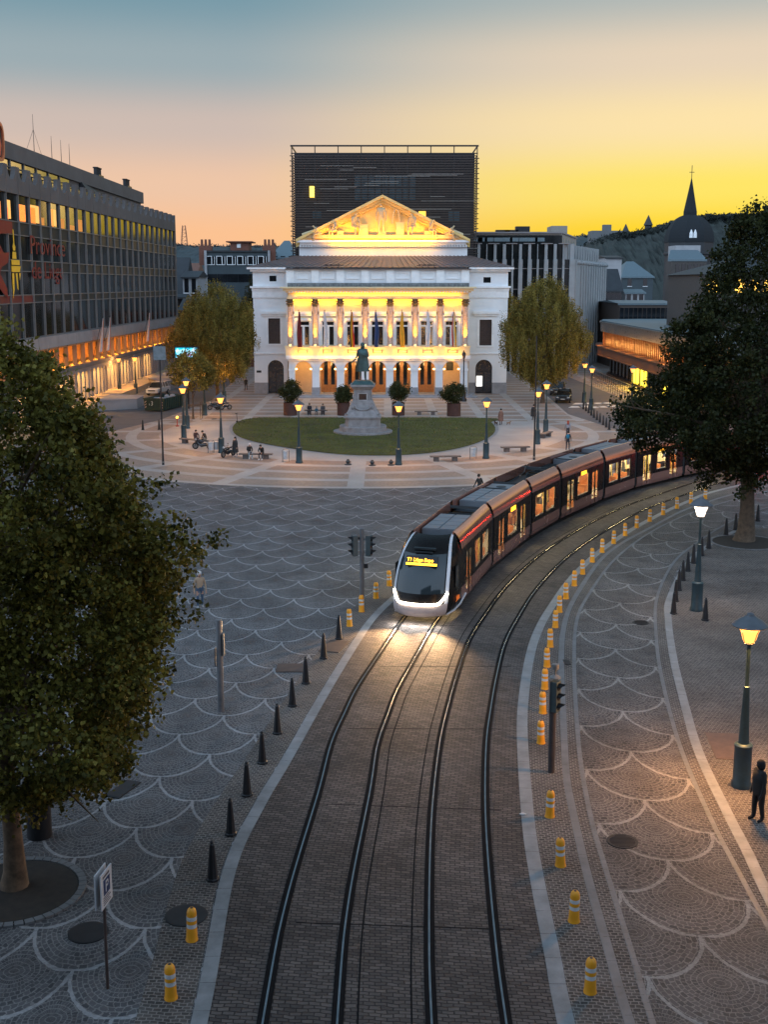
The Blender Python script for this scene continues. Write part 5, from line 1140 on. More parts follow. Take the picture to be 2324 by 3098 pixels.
    for p, q in wins + doors[:1]:
        for k in range(1):
            s = rng.choice((-.3, .3, .75)); y = rng.uniform(p + .1, q - .1); zf_ = .42
            PAX.append((T @ Vector((s, y, zf_)), ang + rng.uniform(0, 6)))
    if kind == 'mid_door':
        m = nb(); p = (wins[0][0] + wins[0][1]) / 2
        for s in (1, -1): m.box(min(s * 1.345, s * 1.32), max(s * 1.345, s * 1.32), p - .45, p + .45, 2.5, 2.72)
        TP('side_display', m, ledm2, body)
    # roof
    m = nb(); m.box(-.9, .9, y0 - (.8 if kind == 'head' else 0), y1, 2.80, 2.98); TP('roof_well', m, tdark, body)
    m = nb()
    for q in roof:
        t_, p0, p1 = q[:3]
        if t_ == 'box':
            m.box(-.8, .8, p0, p1, 2.98, 3.42); n = max(2, int((p1 - p0) / .75))
            for k in range(n):
                for s in (-.4, .4): m.box(s - .36, s + .36, p0 + (p1 - p0) * k / n + .03, p0 + (p1 - p0) * (k + 1) / n - .03, 3.42, 3.455)
        if t_ == 'fan':
            m.box(-.8, .8, p0, p1, 2.98, 3.35)
    if m.v: TP('roof_equipment', m, troof, body)
    m = nb()
    for q in roof:
        t_, p0, p1 = q[:3]
        if t_ == 'fan': m.lathe([(.28, 3.351), (.28, 3.38), (.05, 3.39)], 16, (0, (p0 + p1) / 2, 0)); m.box(-.7, .7, p0 + .15, p0 + .2, 3.35, 3.41)
        if t_ == 'ribs':
            k = p0
            while k < p1: m.box(-.75, .75, k, k + .05, 2.98, 3.18); k += .28
        if t_ == 'panto':
            m.box(-.6, .6, p0, p0 + .12, 2.98, 3.15); m.box(-.6, .6, p1 - .12, p1, 2.98, 3.15); m.tube([(-.45, p0, 3.1), (-.1, (p0 + p1) / 2, 3.5), (-.55, p1 - .2, 3.62)], .03, 5); m.tube([(.45, p0, 3.1), (.1, (p0 + p1) / 2, 3.5), (.55, p1 - .2, 3.62)], .03, 5); m.tube([(-.8, p1 - .2, 3.6), (.8, p1 - .2, 3.6)], .035, 5)
    if m.v: TP('roof_gear', m, tdark, body)
    # underframe & wheels
    m = nb(); m.box(-1.1, 1.1, y0 + .2, y1 - .2, .16, .36); TP('underframe', m, bell, body)
    return T, Ls, body
PAX = []
Ls = [(J[i + 1] - J[i]).length for i in range(7)]
T0, L0_, body0 = section(J[0], J[1], [(6.1, 7.5), (7.8, 9.5)], [(4.0, 5.4)], 'head', [('ribs', 2.2, 3.4), ('box', 4.0, 7.6), ('ribs', 8.0, 9.6)])
section(J[1], J[2], [(3.0, 5.05)], [(1.1, 2.5), (5.55, 6.95)], 'mid_door', [('box', 1.0, 4.9), ('fan', 5.3, 7.2)])
section(J[2], J[3], [(.85, 2.5), (2.85, 4.6)], [], 'mid', [('panto', 1.0, 4.6)])
section(J[3], J[4], [(3.0, 5.05)], [(1.1, 2.5), (5.55, 6.95)], 'mid_door', [('ribs', .8, 3.2), ('fan', 4.0, 7.0)])
section(J[4], J[5], [(.85, 2.5), (2.85, 4.6)], [], 'mid', [('box', .9, 4.9)])
section(J[5], J[6], [(3.1, 4.5)], [(1.0, 2.4), (5.0, 6.3)], 'mid_door', [('box', 1.0, 5.0)])
T6, L6, body6 = section(J[6], J[7], [(1.0, 2.2), (2.5, 3.7)], [(4.3, 5.7)], 'tail', [('box', 1.5, 5.5)])
for i in range(1, 7):
    a = J[i]; d0 = (J[i] - J[i - 1]).normalized(); d1 = (J[i + 1] - J[i]).normalized(); m = MB(); n = 7
    for k in range(n):
        t = k / (n - 1); p = (a - d0 * .3).lerp(a + d1 * .3, t); d = d0.lerp(d1, t).normalized(); x = Vector((d.y, -d.x, 0)); w = 1.27 if k % 2 else 1.22; h = 3.3 if k % 2 else 3.25
        ring = [p + x * sx * w + Vector((0, 0, z)) for sx, z in ((-1, .35), (-1, 2.85), (-.85, h), (.85, h), (1, 2.85), (1, .35))]
        if k: m.add(prev + ring, [(j, (j + 1) % 6, 6 + (j + 1) % 6, 6 + j) for j in range(6)])
        prev = ring
    part('gangway_bellows', m, bell, tram, world=True)
# nose
def nose(T, Ls, rear=False):
    S = [(.30, .10, 1.12), (.42, .02, 1.18), (.62, .0, 1.22), (.85, .04, 1.24), (1.05, .10, 1.25), (1.3, .18, 1.25), (1.7, .34, 1.24), (2.1, .56, 1.22), (2.5, .86, 1.18), (2.85, 1.22, 1.12), (3.15, 1.66, 1.04), (3.36, 2.15, .97), (3.45, 2.6, .93)]
    nt = 12
    def pt(i, t):
        z, y, w = S[i]; yy = y + .62 * abs(t) ** 2.4; return (w * t, yy, z)
    def cell(i0, i1, t0, t1, off=0.):
        m = MB(); m.T = T if not rear else T @ Matrix.Translation((0, Ls, 0)) @ Matrix.Rotation(math.pi, 4, 'Z'); vs = []; ts = [t0 + (t1 - t0) * k / nt for k in range(nt + 1)]
        for i in range(i0, i1 + 1):
            for t in ts: x, y, z = pt(i, t); vs.append((x, y - off, z + off * .3))
        k = nt + 1; m.add(vs, [(r * k + c, r * k + c + 1, (r + 1) * k + c + 1, (r + 1) * k + c) for r in range(i1 - i0) for c in range(nt)]); return m
    nm = part('nose', cell(0, 12, -1, 1), tb, tram, world=True, smooth='all')
    part('windscreen', cell(5, 9, -.86, .86, .012), mat('windscreen_glass', (.02, .03, .036), .06, 0., var=0, spec=.5), nm, world=True, smooth='all')
    for s in (-1, 1):
        a, b = sorted((s * .9, s * 1.0)); part('front_frame', cell(3, 12, a, b, .02), twhite, nm, world=True, smooth='all')
    part('bumper', cell(0, 3, -1, 1, .025), mat('bumper_paint', (.40, .34, .33), .3, coat=.3, var=.06), nm, world=True, smooth='all')
    led = emit('headlight_led', (1, .86, .66), 26) if not rear else emit('tail_led', (1, .03, .01), 9)
    m = MB(); m.T = T if not rear else T @ Matrix.Translation((0, Ls, 0)) @ Matrix.Rotation(math.pi, 4, 'Z'); path = []
    for k in range(25):
        t = -1 + 2 * k / 24; z = .88 + (.42 * max(0, (abs(t) - .72) / .28) ** 1.5); w = 1.25 * .97
        i = max(j for j in range(len(S)) if S[j][0] <= z); f = (z - S[i][0]) / (S[i + 1][0] - S[i][0]); y = S[i][1] + f * (S[i + 1][1] - S[i][1]) + .62 * abs(t * .97) ** 2.4 - .05; path.append((w * t, y, z))
    m.tube(path, .05, 8); part('headlight', m, led, nm, world=True)
    m = MB(); m.T = T if not rear else T @ Matrix.Translation((0, Ls, 0)) @ Matrix.Rotation(math.pi, 4, 'Z')
    # cab sides: ruled surface from nose edge to the full section
    for s in (-1, 1):
        e = [pt(i, s) for i in range(13)]; f = [(s * (1.26 if z < .5 else 1.32 if z < 2.8 else 1.32 - (z - 2.8) * .56), 3.02, z) for _, _, z in e]; n = 5; vs = []
        for k in range(n + 1):
            t = k / n
            for p, q in zip(e, f): bulge = .10 * math.sin(math.pi * t); vs.append((p[0] + (q[0] - p[0]) * t + s * bulge, p[1] + (q[1] - p[1]) * t, p[2] + (q[2] - p[2]) * t))
        m.add(vs, [((k * 13 + i, k * 13 + i + 1, (k + 1) * 13 + i + 1, (k + 1) * 13 + i) if s < 0 else (k * 13 + i, (k + 1) * 13 + i, (k + 1) * 13 + i + 1, k * 13 + i + 1)) for k in range(n) for i in range(12)])
    part('cab_side', m, tb, nm, world=True, smooth='all')
    m = MB(); m.T = T if not rear else T @ Matrix.Translation((0, Ls, 0)) @ Matrix.Rotation(math.pi, 4, 'Z')
    for s in (-1, 1): m.tube([(s * 1.16, .75, .32), (s * 1.30, 1.6, .30), (s * 1.36, 2.6, .34), (s * 1.34, 3.9, .5)], .045, 6)
    part('lower_trim', m, twhite, nm, world=True)
    if not rear:
        m = MB(); m.T = T; 
        for s in (-1, 1): m.box(min(s * 1.405, s * 1.38), max(s * 1.405, s * 1.38), 1.55, 2.05, 1.35, 2.3); m.bar((s * 1.40, 1.5, 1.2), (s * 1.40, 2.2, 1.2), .03)
        part('cab_side_window', m, mat('cab_glass', (.03, .035, .04), .06, spec=1), nm, world=True)
    # destination display
    m = MB(); m.T = T if not rear else T @ Matrix.Translation((0, Ls, 0)) @ Matrix.Rotation(math.pi, 4, 'Z')
    sl_ = math.atan2(1.22 - .86, 2.85 - 2.5)
    if not rear:
        D_ = T @ Matrix.Translation((0, .93, 2.56)) @ Matrix.Rotation(math.pi / 2 - sl_ * .82, 4, 'X')
        m = MB(); m.T = D_; m.box(-.72, .72, -.20, .28, -.02, .055); disp = part('display_housing', m, darkm, nm, world=True)
        m = MB(); m.T = D_; m.box(-.70, .70, -.18, -.07, .055, .06); part('display_bar', m, emit('led_bar', (1, .52, .02), 4), disp, world=True)
        put_text('T1 Liège Expo', .235, D_ @ Matrix.Translation((-.68, -.0, .062)), ledm, disp, 'display_text', sx=.88)
        m = MB(); m.T = T; m.tube([(-.45, .22, 1.22), (.1, .33, 1.5)], .015, 5); m.tube([(-.2, .9 - .5, 3.0 - 1.5), (.35, .30, 1.28)], .012, 5); part('wiper', m, darkm, nm, world=True)
        m = MB(); m.T = T; m.box(-.5, .5, 1.36, 1.55, 3.02, 3.1); m.box(-.4, .4, 1.2, 1.3, 2.92, 2.97); part('sun_visor', m, tdark, nm, world=True)
        M_ = T @ Matrix(((0, 0, 1, 1.42), (1, 0, 0, 1.6), (0, 1, 0, .78), (0, 0, 0, 1)))
        me = put_text('Liège', .26, M_, emit('orange_logo', (.9, .2, .03), .35), nm, 'logo', sx=1.1)
        m = MB(); m.T = T; m.box(1.405, 1.42, 1.5, 2.3, .72, .745); part('logo_stripe', m, MATS['orange_logo'], nm, world=True)
        for sx in (-.95, .95): lamp('SPOT', T @ Vector((sx, -.12, .95)), 1900, (1, .58, .26), .12, nm, T.to_3x3() @ Vector((0, -1, -.12)), cone=R(84), world=True, name='headlight_beam')
        lamp('AREA', T @ Vector((0, -.25, .40)), 90, (1, .93, .85), 2.2, nm, T.to_3x3() @ Vector((0, -.4, -1)), size_y=.12, world=True, name='bumper_light')
    else:
        lamp('POINT', T @ Vector((1.6, Ls - .6, 1.0)), 420, (1, .03, .01), .2, nm, world=True, name='tail_light_glow')
nose(T0, L0_); nose(T6, L6, True)
# ------------------------------------------------------------------ people
def human(pose='stand', lean=0., arms=None, build=1.0, top=None):
    """one skinned body; x right, y forward, z up, feet on z=0 (or seated on z=.45). Returns (mesh, joint list)"""
    V = {}; 
    if pose in ('stand', 'walk', 'statue'):
        hz = .93; V['pel'] = (0, 0, hz); V['abd'] = (0, .01, hz + .16); V['che'] = (0, .02 + lean * .2, hz + .36); V['nek'] = (0, .0 + lean * .4, hz + .53); V['hd1'] = (0, .02 + lean * .45, hz + .63); V['hd2'] = (0, .03 + lean * .5, hz + .73)
        st = .26 if pose == 'walk' else .06
        for s, n in ((-1, 'l'), (1, 'r')):
            f = s * st; V['hip' + n] = (s * .10, 0, hz - .05); V['kne' + n] = (s * .11, f * .6 + .03, .49); V['ank' + n] = (s * .12, f * (1.0) - (.05 if pose == 'walk' and s < 0 else 0), .085 + (.05 if pose == 'walk' and s < 0 else 0)); V['toe' + n] = (s * .14, V['ank' + n][1] + .17, .03 + (.02 if pose == 'walk' and s < 0 else 0))
    else:
        V['pel'] = (0, 0, .56); V['abd'] = (0, .03, .72); V['che'] = (0, .06 + lean * .5, .90); V['nek'] = (0, .08 + lean * .9, 1.06); V['hd1'] = (0, .11 + lean * 1.1, 1.15); V['hd2'] = (0, .13 + lean * 1.2, 1.25)
        for s, n in ((-1, 'l'), (1, 'r')):
            V['hip' + n] = (s * .10, .02, .54); V['kne' + n] = (s * .14, .44, .53); V['ank' + n] = (s * .13, .42, .09); V['toe' + n] = (s * .14, .58, .03)
    c = Vector(V['che']); 
    for s, n in ((-1, 'l'), (1, 'r')):
        V['sho' + n] = (c.x + s * .17, c.y, c.z + .11)
        a = (arms or {}).get(n)
        if a: V['elb' + n], V['wri' + n], V['hnd' + n] = a
        elif pose == 'sit': V['elb' + n] = (s * .24, c.y + .10, c.z - .14); V['wri' + n] = (s * .13, .36, .63); V['hnd' + n] = (s * .11, .43, .62)
        else: 
            sw = -s * (.14 if pose == 'walk' else .02); V['elb' + n] = (s * .25, c.y + sw * .6, c.z - .18); V['wri' + n] = (s * .27, c.y + sw * 1.5 + .06, c.z - .42); V['hnd' + n] = (s * .265, c.y + sw * 1.6 + .09, c.z - .50)
    Rd = {'pel': .145, 'abd': .125, 'che': .15, 'nek': .06, 'hd1': .095, 'hd2': .088}
    for n in 'lr': kq = 1.3 if build > 1.25 else 1; Rd.update({'hip' + n: .095, 'kne' + n: .062 * kq, 'ank' + n: .046 * kq, 'toe' + n: .038, 'sho' + n: .07, 'elb' + n: .046, 'wri' + n: .033, 'hnd' + n: .034})
    E = [('pel', 'abd'), ('abd', 'che'), ('che', 'nek'), ('nek', 'hd1'), ('hd1', 'hd2')]
    for n in 'lr':
        E += [('pel', 'hip' + n), ('hip' + n, 'kne' + n), ('kne' + n, 'ank' + n), ('ank' + n, 'toe' + n), ('che', 'sho' + n), ('sho' + n, 'elb' + n), ('elb' + n, 'wri' + n), ('wri' + n, 'hnd' + n)]
        s = 1 if n == 'r' else -1; w, h = Vector(V['wri' + n]), Vector(V['hnd' + n]); d = (h - w).normalized(); sd = d.cross(Vector((0, 1, .2))).normalized() * .8
        if sd.length < .3: sd = Vector((1, 0, 0))
        for q in range(4):
            b = h + sd * (q - 1.5) * .022 + d * .015; t1 = b + d * .04; t2 = t1 + d * .03 + Vector((0, .012, -.006))
            V['f%d%s' % (q, n)] = tuple(t1); V['g%d%s' % (q, n)] = tuple(t2); Rd['f%d%s' % (q, n)] = .010; Rd['g%d%s' % (q, n)] = .008; E += [('hnd' + n, 'f%d%s' % (q, n)), ('f%d%s' % (q, n), 'g%d%s' % (q, n))]
        tb_ = (w + h) / 2 + sd * .05 + d * .02; V['th' + n] = tuple(tb_); Rd['th' + n] = .011; E.append(('hnd' + n, 'th' + n))
    V['nos'] = (V['hd1'][0], V['hd1'][1] + .105, V['hd1'][2] + .03); Rd['nos'] = .016; E.append(('hd1', 'nos'))
    names = list(V); bm = bpy.data.meshes.new('b'); bm.from_pydata([V[k] for k in names], [(names.index(a), names.index(b)) for a, b in E], [])
    o = bpy.data.objects.new('b', bm); COL.objects.link(o); o.modifiers.new('s', 'SKIN'); sk = bm.skin_vertices[0].data
    for i, k in enumerate(names):
        r = Rd[k] * (build if k in ('pel', 'abd', 'che', 'hipl', 'hipr', 'shol', 'shor') else 1); wd = 1.0
        sk[i].radius = (r * (1.25 if k in ('che', 'pel', 'abd') else 1), r * (.85 if k in ('che', 'pel', 'abd') else 1)); sk[i].use_root = (k == 'pel')
    sb = o.modifiers.new('u', 'SUBSURF'); sb.levels = 1
    bpy.context.view_layer.update(); me = bpy.data.meshes.new_from_object(o.evaluated_get(bpy.context.evaluated_depsgraph_get())); bpy.data.objects.remove(o); bpy.data.meshes.remove(bm)
    me.polygons.foreach_set('use_smooth', [True] * len(me.polygons))
    return me, V
SKIN = mat('skin', (.42, .25, .18), .6, var=.1)
def cloth(c): return mat('cloth_%d_%d_%d' % tuple(int(q * 100) for q in c), c, .85, var=.15)
HM = {}
def person(label, loc, rz, pose='stand', hem=.42, top=(.02, .02, .022), legs=(.02, .022, .03), shoes=(.02, .02, .02), hair=(.02, .014, .01), scale=1.0, group=None, coat=False, longhair=False, hood=False, arms=None, lean=0., build=1.0, bag=None, mono=None, parent=None, name='person', cat='person'):
    key = (pose, lean, build, str(arms)); 
    if key not in HM: HM[key] = human(pose, lean, arms, build)
    src, V = HM[key]; me = src.copy(); t = thing(name, label, cat, loc, rz, group); t.scale = (scale,) * 3
    if parent is not None: t.parent = parent
    if mono: ms = [mono] * 4
    else: ms = [cloth(top), cloth(legs), cloth(shoes), SKIN]
    for m in ms: me.materials.append(m)
    hk = ('f0', 'f1', 'f2', 'f3', 'g0', 'g1', 'g2', 'g3'); J_ = [(k, Vector(p)) for k, p in V.items()]; idx = []
    for p in me.polygons:
        k = min(J_, key=lambda q: (q[1] - p.center).length_squared * (.6 if q[0][:3] in ('hd1', 'hd2', 'nos') else 1))[0]
        i = 3 if (k[:3] in ('hd1', 'hd2', 'nos', 'nek', 'hnd') or k[:2] in hk or k[:2] == 'th') else 1 if k[:3] in ('hip', 'kne', 'pel') else 2 if k[:3] in ('ank', 'toe') else 0
        if k[:3] == 'ank' and p.center.z > V[k][2] + .06: i = 1
        if i == 3 and k[:3] == 'nek' and p.center.z < V['nek'][2] - .01: i = 0
        idx.append(i)
    me.polygons.foreach_set('material_index', idx)
    b = part('body', me, [], t)
    h1, h2 = Vector(V['hd1']), Vector(V['hd2']); hm = mono or cloth(hair)
    m = MB(); c = (h1 + h2) / 2 + Vector((0, -.025, .03)); m.ball(c, .112, 12, 8, (.95, 1.02, 1.0))
    if longhair: m.ball(c + Vector((0, -.055, -.15)), .1, 10, 6, (1.0, .6, 1.9))
    if hood: m.ball(c + Vector((0, -.02, -.06)), .115, 10, 6, (1, .95, 1.3))
    part('hair' if not hood else 'hood', m, hm, t, smooth='all')
    if not mono:
        m = MB(); 
        for s in (-1, 1): m.ball(h1 + Vector((s * .035, .088, .045)), .011, 6, 4)
        part('eyes', m, darkm, t); m = MB(); m.box(h1.x - .025, h1.x + .025, h1.y + .085, h1.y + .095, h1.z - .035, h1.z - .025); part('mouth', m, mat('lip', (.25, .08, .07), .5, var=0), t)
    if coat:
        z1 = V['che'][2] + .12; m = MB(); zb = hem if pose != 'sit' else .5
        cx_, cy_ = V['che'][0], V['che'][1]; prof = [(.09, z1 + .02), (.215, z1 - .05), (.235, V['che'][2] - .1), (.215, V['abd'][2]), (.25 if zb < .6 else .225, V['pel'][2] - .04), (.30 if zb < .6 else .222, zb + .06), (.31 if zb < .6 else .20, zb)]
        n = 20; vs = []
        for r, z in prof:
            for k in range(n): a = 2 * math.pi * k / n; rr = r * (1 + .05 * math.sin(a * 5) * (1 if z < .8 else .2)); vs.append((cx_ + rr * math.cos(a) * 1.05, cy_ + rr * math.sin(a) * .72, z))
        m.add(vs, [(i * n + j, i * n + (j + 1) % n, (i + 1) * n + (j + 1) % n, (i + 1) * n + j) for i in range(len(prof) - 1) for j in range(n)]); part('coat', m, mono or cloth(top), t, smooth='all')
    if bag: m = MB(); m.ball((0, V['che'][1] - .2, V['che'][2] - .02), .18, 10, 8, (.9, .55, 1.15)); part('backpack', m, cloth(bag), t, smooth='all')
    return t
def at(a, b, z=0): return G(a, b, z)
zA = zc(400, 1100, 2.37); zB = zc(1000, 1100, 2.07375)
BENCH_Z = 0
person('person in black with a hood beside the near lamp post at the right edge', G(1638, 1772), R(105), 'stand', mono=mat('black_cloth', (.006, .006, .007), .9, var=.2), coat=True, hem=.78, hood=True, scale=1.02, build=1.3)
person('person in a pale top and blue jeans at the edge of the big left tree', G(432, 1313), R(200), 'stand', top=(.34, .24, .16), legs=(.05, .09, .15), hair=(.5, .5, .5), shoes=(.3, .3, .3), bag=(.01, .01, .012), scale=1.0)
person('person in dark clothes walking on the path left of the opera', at(*zA(815, 193)), R(180), 'walk', scale=1.05)
person('person in a brown coat standing on the square with two dogs', at(*zB(1070, 385)), R(20), 'stand', top=(.14, .08, .06), legs=(.10, .06, .05), coat=True)
person('person with red hair in grey top walking right of the lamps', at(*zB(1490, 470)), R(0), 'walk', top=(.20, .22, .26), legs=(.03, .03, .04), hair=(.25, .04, .02), longhair=True)
person('person with a blue backpack bending near the tram roof', at(*zB(1490, 545)), R(-20), 'stand', lean=.35, top=(.02, .02, .03), bag=(.02, .16, .26))
person('person in black walking just behind the tram roof', at(*zB(937, 850)), R(30), 'walk', lean=.3)
person('person in black standing between the two lamps right of the lawn', at(*zB(1275, 355)), R(10), 'stand', coat=True, bag=(.02, .02, .03))
for a, lb, c, ps in ((1272, 'person in black sitting leftmost on the bench before the opera', (.015, .015, .02), 1.0), (1322, 'child in blue sitting in the middle of the bench before the opera', (.03, .12, .18), .72), (1368, 'person in dark grey sitting rightmost on the bench before the opera', (.05, .05, .055), .98)):
    p = at(*zA(a, 368)); person(lb, p, R(180), 'sit', top=c, scale=ps, coat=ps > .9, group='people sitting on the bench before the opera')
def bench(p, rz, label, L=2.6, group='stone benches round the lawn'):
    t = thing('bench', label, 'bench', p, rz, group); m = MB(); m.box(-L / 2, L / 2, -.28, .28, .36, .46); part('seat', m, mat('bench_stone', (.13, .10, .085), .7, var=.25), t, bevel=.02)
    for s in (-1, 1): m = MB(); m.box(s * L * .3 - .22, s * L * .3 + .22, -.2, .2, 0, .36); part('leg', m, mat('bench_leg', (.10, .085, .08), .8, var=.2), t)
    return t
bench(at(*zA(1318, 362)), 0, 'bench with three people sitting on it before the opera')
bench(at(*zB(722, 612)), R(4), 'empty dark bench on the pale ring, right of the middle lamps'); bench(at(*zB(1160, 552)), R(12), 'empty dark bench between the right lamp and the mast'); bench(at(*zB(1352, 462)), R(62), 'empty bench seen end-on beside the right lamp')
bench(at(*zB(600, 322)), 0, 'low bench on the far side of the lawn, right of the statue'); bench(at(*zA(885, 682)), R(-5), 'bench with two people at the left of the square', 2.9); bench(at(*zA(425, 575)), R(-30), 'pale bench with a seated person beside the scooter')
p = at(*zA(840, 680)); person('person with a pale cap and light jeans sitting on the left bench', p + Vector((-.0, .0, 0)), R(200), 'sit', top=(.02, .02, .025), legs=(.25, .32, .36), shoes=(.6, .6, .6), hair=(.6, .55, .55))
person('person leaning forward in black with white shoes on the left bench', at(*zA(932, 688)), R(165), 'sit', top=(.02, .02, .02), shoes=(.6, .6, .6), lean=.25)
person('person in black and white standing behind the middle motorcycle', at(*zA(740, 668)), R(150), 'stand', top=(.02, .02, .025), legs=(.02, .025, .035), shoes=(.4, .4, .42), coat=True, longhair=True)
person('person with dark top sitting beside the parked scooter at the left', at(*zA(455, 575)), R(210), 'sit', top=(.06, .03, .03), legs=(.03, .03, .04)); 
def moto(p, rz, label):
    t = thing('motorcycle', label, 'motorcycle', p, rz, 'motorcycles parked at the left of the square')
    for y in (-.68, .72):
        m = MB(); m.T = Matrix.Translation((0, y, .3)) @ Matrix.Rotation(math.pi / 2, 4, 'Y'); n = 20
        vs = [((.25 + .06 * math.cos(b)) * math.cos(a), (.25 + .06 * math.cos(b)) * math.sin(a), .06 * math.sin(b)) for a in (2 * math.pi * k / n for k in range(n)) for b in (2 * math.pi * j / 6 for j in range(6))]
        m.add(vs, [(k * 6 + j, k * 6 + (j + 1) % 6, ((k + 1) % n) * 6 + (j + 1) % 6, ((k + 1) % n) * 6 + j) for k in range(n) for j in range(6)]); w = part('wheel', m, mat('tyre', (.012, .012, .012), .85, var=0), t)
        m = MB(); m.T = Matrix.Translation((0, y, .3)) @ Matrix.Rotation(math.pi / 2, 4, 'Y'); m.lathe([(.19, -.03), (.19, .03)], 14); part('rim', m, mull, w)
    m = MB(); m.tube([(0, -.62, .36), (0, -.3, .45), (0, .1, .36), (0, .4, .5), (0, .55, .85)], [.08, .15, .17, .13, .09], 10); m.ball((0, .15, .72), .2, 10, 8, (.8, 1.5, .8)); part('frame_and_tank', m, mat('moto_paint', (.012, .014, .018), .2, var=0, coat=.4), t, smooth='all')
    m = MB(); m.ball((0, -.38, .78), .17, 10, 6, (.85, 1.9, .45)); part('saddle', m, mat('saddle_vinyl', (.02, .02, .02), .6, var=0), t, smooth='all')
    m = MB(); m.tube([(-.34, .42, 1.02), (-.1, .56, 1.0), (.1, .56, 1.0), (.34, .42, 1.02)], .022, 6); m.tube([(0, .56, 1.0), (-.06, .72, .3)], .03, 6); m.tube([(.05, .56, 1.0), (.06, .72, .3)], .03, 6)
    for s in (-1, 1): m.ball((s * .33, .5, 1.22), .06, 8, 5, (1, .3, 1)); m.tube([(s * .3, .45, 1.02), (s * .33, .5, 1.2)], .01, 4)
    part('handlebar', m, darkm, t); m = MB(); m.ball((0, .66, .88), .1, 10, 6); part('headlight', m, mat('lens', (.4, .42, .42), .15), t); m = MB(); m.tube([(.14, .2, .25), (.17, -.5, .32), (.18, -.8, .36)], [.03, .05, .05], 8); part('exhaust', m, mull, t)
    return t
moto(at(*zA(505, 615)), R(75), 'black scooter parked beside the white bin and the person sitting on it'); moto(at(*zA(690, 668)), R(150), 'motorcycle with a glowing orange indicator, seen from the front, right of the lamp post'); moto(at(*zA(600, 332)), R(100), 'dark motorcycle parked under the trees behind the lamp')
moto(at(*zA(655, 330)), R(95), 'second dark motorcycle parked under the trees, the right one'); 
p = at(*zA(505, 610)); person('person in black astride the parked scooter', p + Vector((.3, 0, .32)), R(75), 'sit', top=(.015, .015, .015), legs=(.15, .17, .16), shoes=(.5, .5, .45), lean=.2)
# dogs
def dog(p, rz, label, c, s=.6):
    t = thing('dog', label, 'dog', p, rz); t.scale = (s,) * 3; m = bpy.data.meshes.new('d'); V = [(0, -.3, .5), (0, 0, .48), (0, .3, .52), (0, .45, .68), (0, .56, .76), (0, .72, .72), (0, -.42, .56), (0, -.6, .74)]
    E = [(0, 1), (1, 2), (2, 3), (3, 4), (4, 5), (0, 6), (6, 7)]; R_ = [.13, .13, .15, .08, .09, .045, .05, .02]
    for sx in (-1, 1):
        k = len(V); V += [(sx * .09, .3, .32), (sx * .09, .32, .16), (sx * .09, .34, .02)]; E += [(2, k), (k, k + 1), (k + 1, k + 2)]; R_ += [.05, .035, .035]
        k = len(V); V += [(sx * .09, -.22, .32), (sx * .09, -.42, .2), (sx * .09, -.36, .02)]; E += [(0, k), (k, k + 1), (k + 1, k + 2)]; R_ += [.07, .035, .035]
        k = len(V); V += [(sx * .05, .54, .88)]; E += [(4, k)]; R_ += [.025]
    m.from_pydata(V, E, []); o = bpy.data.objects.new('d', m); COL.objects.link(o); o.modifiers.new('s', 'SKIN')
    for i, r in enumerate(R_): m.skin_vertices[0].data[i].radius = (r, r); m.skin_vertices[0].data[i].use_root = i == 1
    o.modifiers.new('u', 'SUBSURF').levels = 1; bpy.context.view_layer.update(); me = bpy.data.meshes.new_from_object(o.evaluated_get(bpy.context.evaluated_depsgraph_get())); bpy.data.objects.remove(o)
    me.polygons.foreach_set('use_smooth', [True] * len(me.polygons)); part('body', me, mat('fur_%d' % int(c[0] * 1000), c, .9, var=.3), t)
dog(at(*zB(1040, 388)), R(30), 'small dark dog left of the person in the brown coat', (.05, .025, .018)); dog(at(*zB(1118, 385)), R(-60), 'small tan dog right of the person in the brown coat', (.22, .13, .08), .5)
# tram passengers
pc = [(.05, .05, .06), (.2, .18, .16), (.12, .03, .03), (.03, .06, .12), (.3, .28, .25), (.02, .02, .02)]
for i, (p, a) in enumerate(PAX):
    person('passenger in ' + ['dark grey', 'beige', 'dark red', 'navy', 'pale', 'black'][i % 6] + ' standing inside the tram, ' + ['first', 'second', 'third', 'fourth', 'fifth', 'sixth', 'seventh', 'eighth', 'ninth', 'tenth', 'eleventh', 'twelfth', 'thirteenth', 'fourteenth', 'fifteenth', 'sixteenth', 'seventeenth', 'eighteenth', 'nineteenth'][i] + ' from its front', p, a, 'stand', top=pc[i % 6], legs=pc[(i + 3) % 6], group='passengers standing in the tram', scale=.98)
driver = person('driver in dark uniform sitting in the tram cab', T0 @ Vector((0, 2.0, .55)), math.atan2(-(J[1] - J[0]).x, (J[1] - J[0]).y) + math.pi, 'sit', top=(.03, .04, .07))
# ------------------------------------------------------------------ statue
t = thing('monument', 'grey stone pedestal on round steps in the middle of the lawn', 'pedestal', G(784, 935)); zS = zc(1000, 1000, 6.144)
def sz(b): return F(784, zS(0, b)[1], t.location.y)[1]
def sw(a): return (F(zS(a, 0)[0], 845, t.location.y)[0] - t.location.x)
m = MB(); m.lathe([(2.95, .06), (2.95, .25), (2.35, .27), (2.35, .75), (2.3, .8)], 40); part('round_steps', m, greystone, t, smooth=True)
def frus(m, w0, w1, z0, z1, ch=.0):
    def sq_(w): return [(w, -w + ch, ), (w, w - ch), (w - ch, w), (-w + ch, w), (-w, w - ch), (-w, -w + ch), (-w + ch, -w), (w - ch, -w)] if ch else [(w, -w), (w, w), (-w, w), (-w, -w)]
    a, b = sq_(w0), sq_(w1); n = len(a); m.add([(p[0], p[1], z0) for p in a] + [(p[0], p[1], z1) for p in b], [tuple(range(n - 1, -1, -1)), tuple(range(n, 2 * n))] + [(i, (i + 1) % n, n + (i + 1) % n, n + i) for i in range(n)])
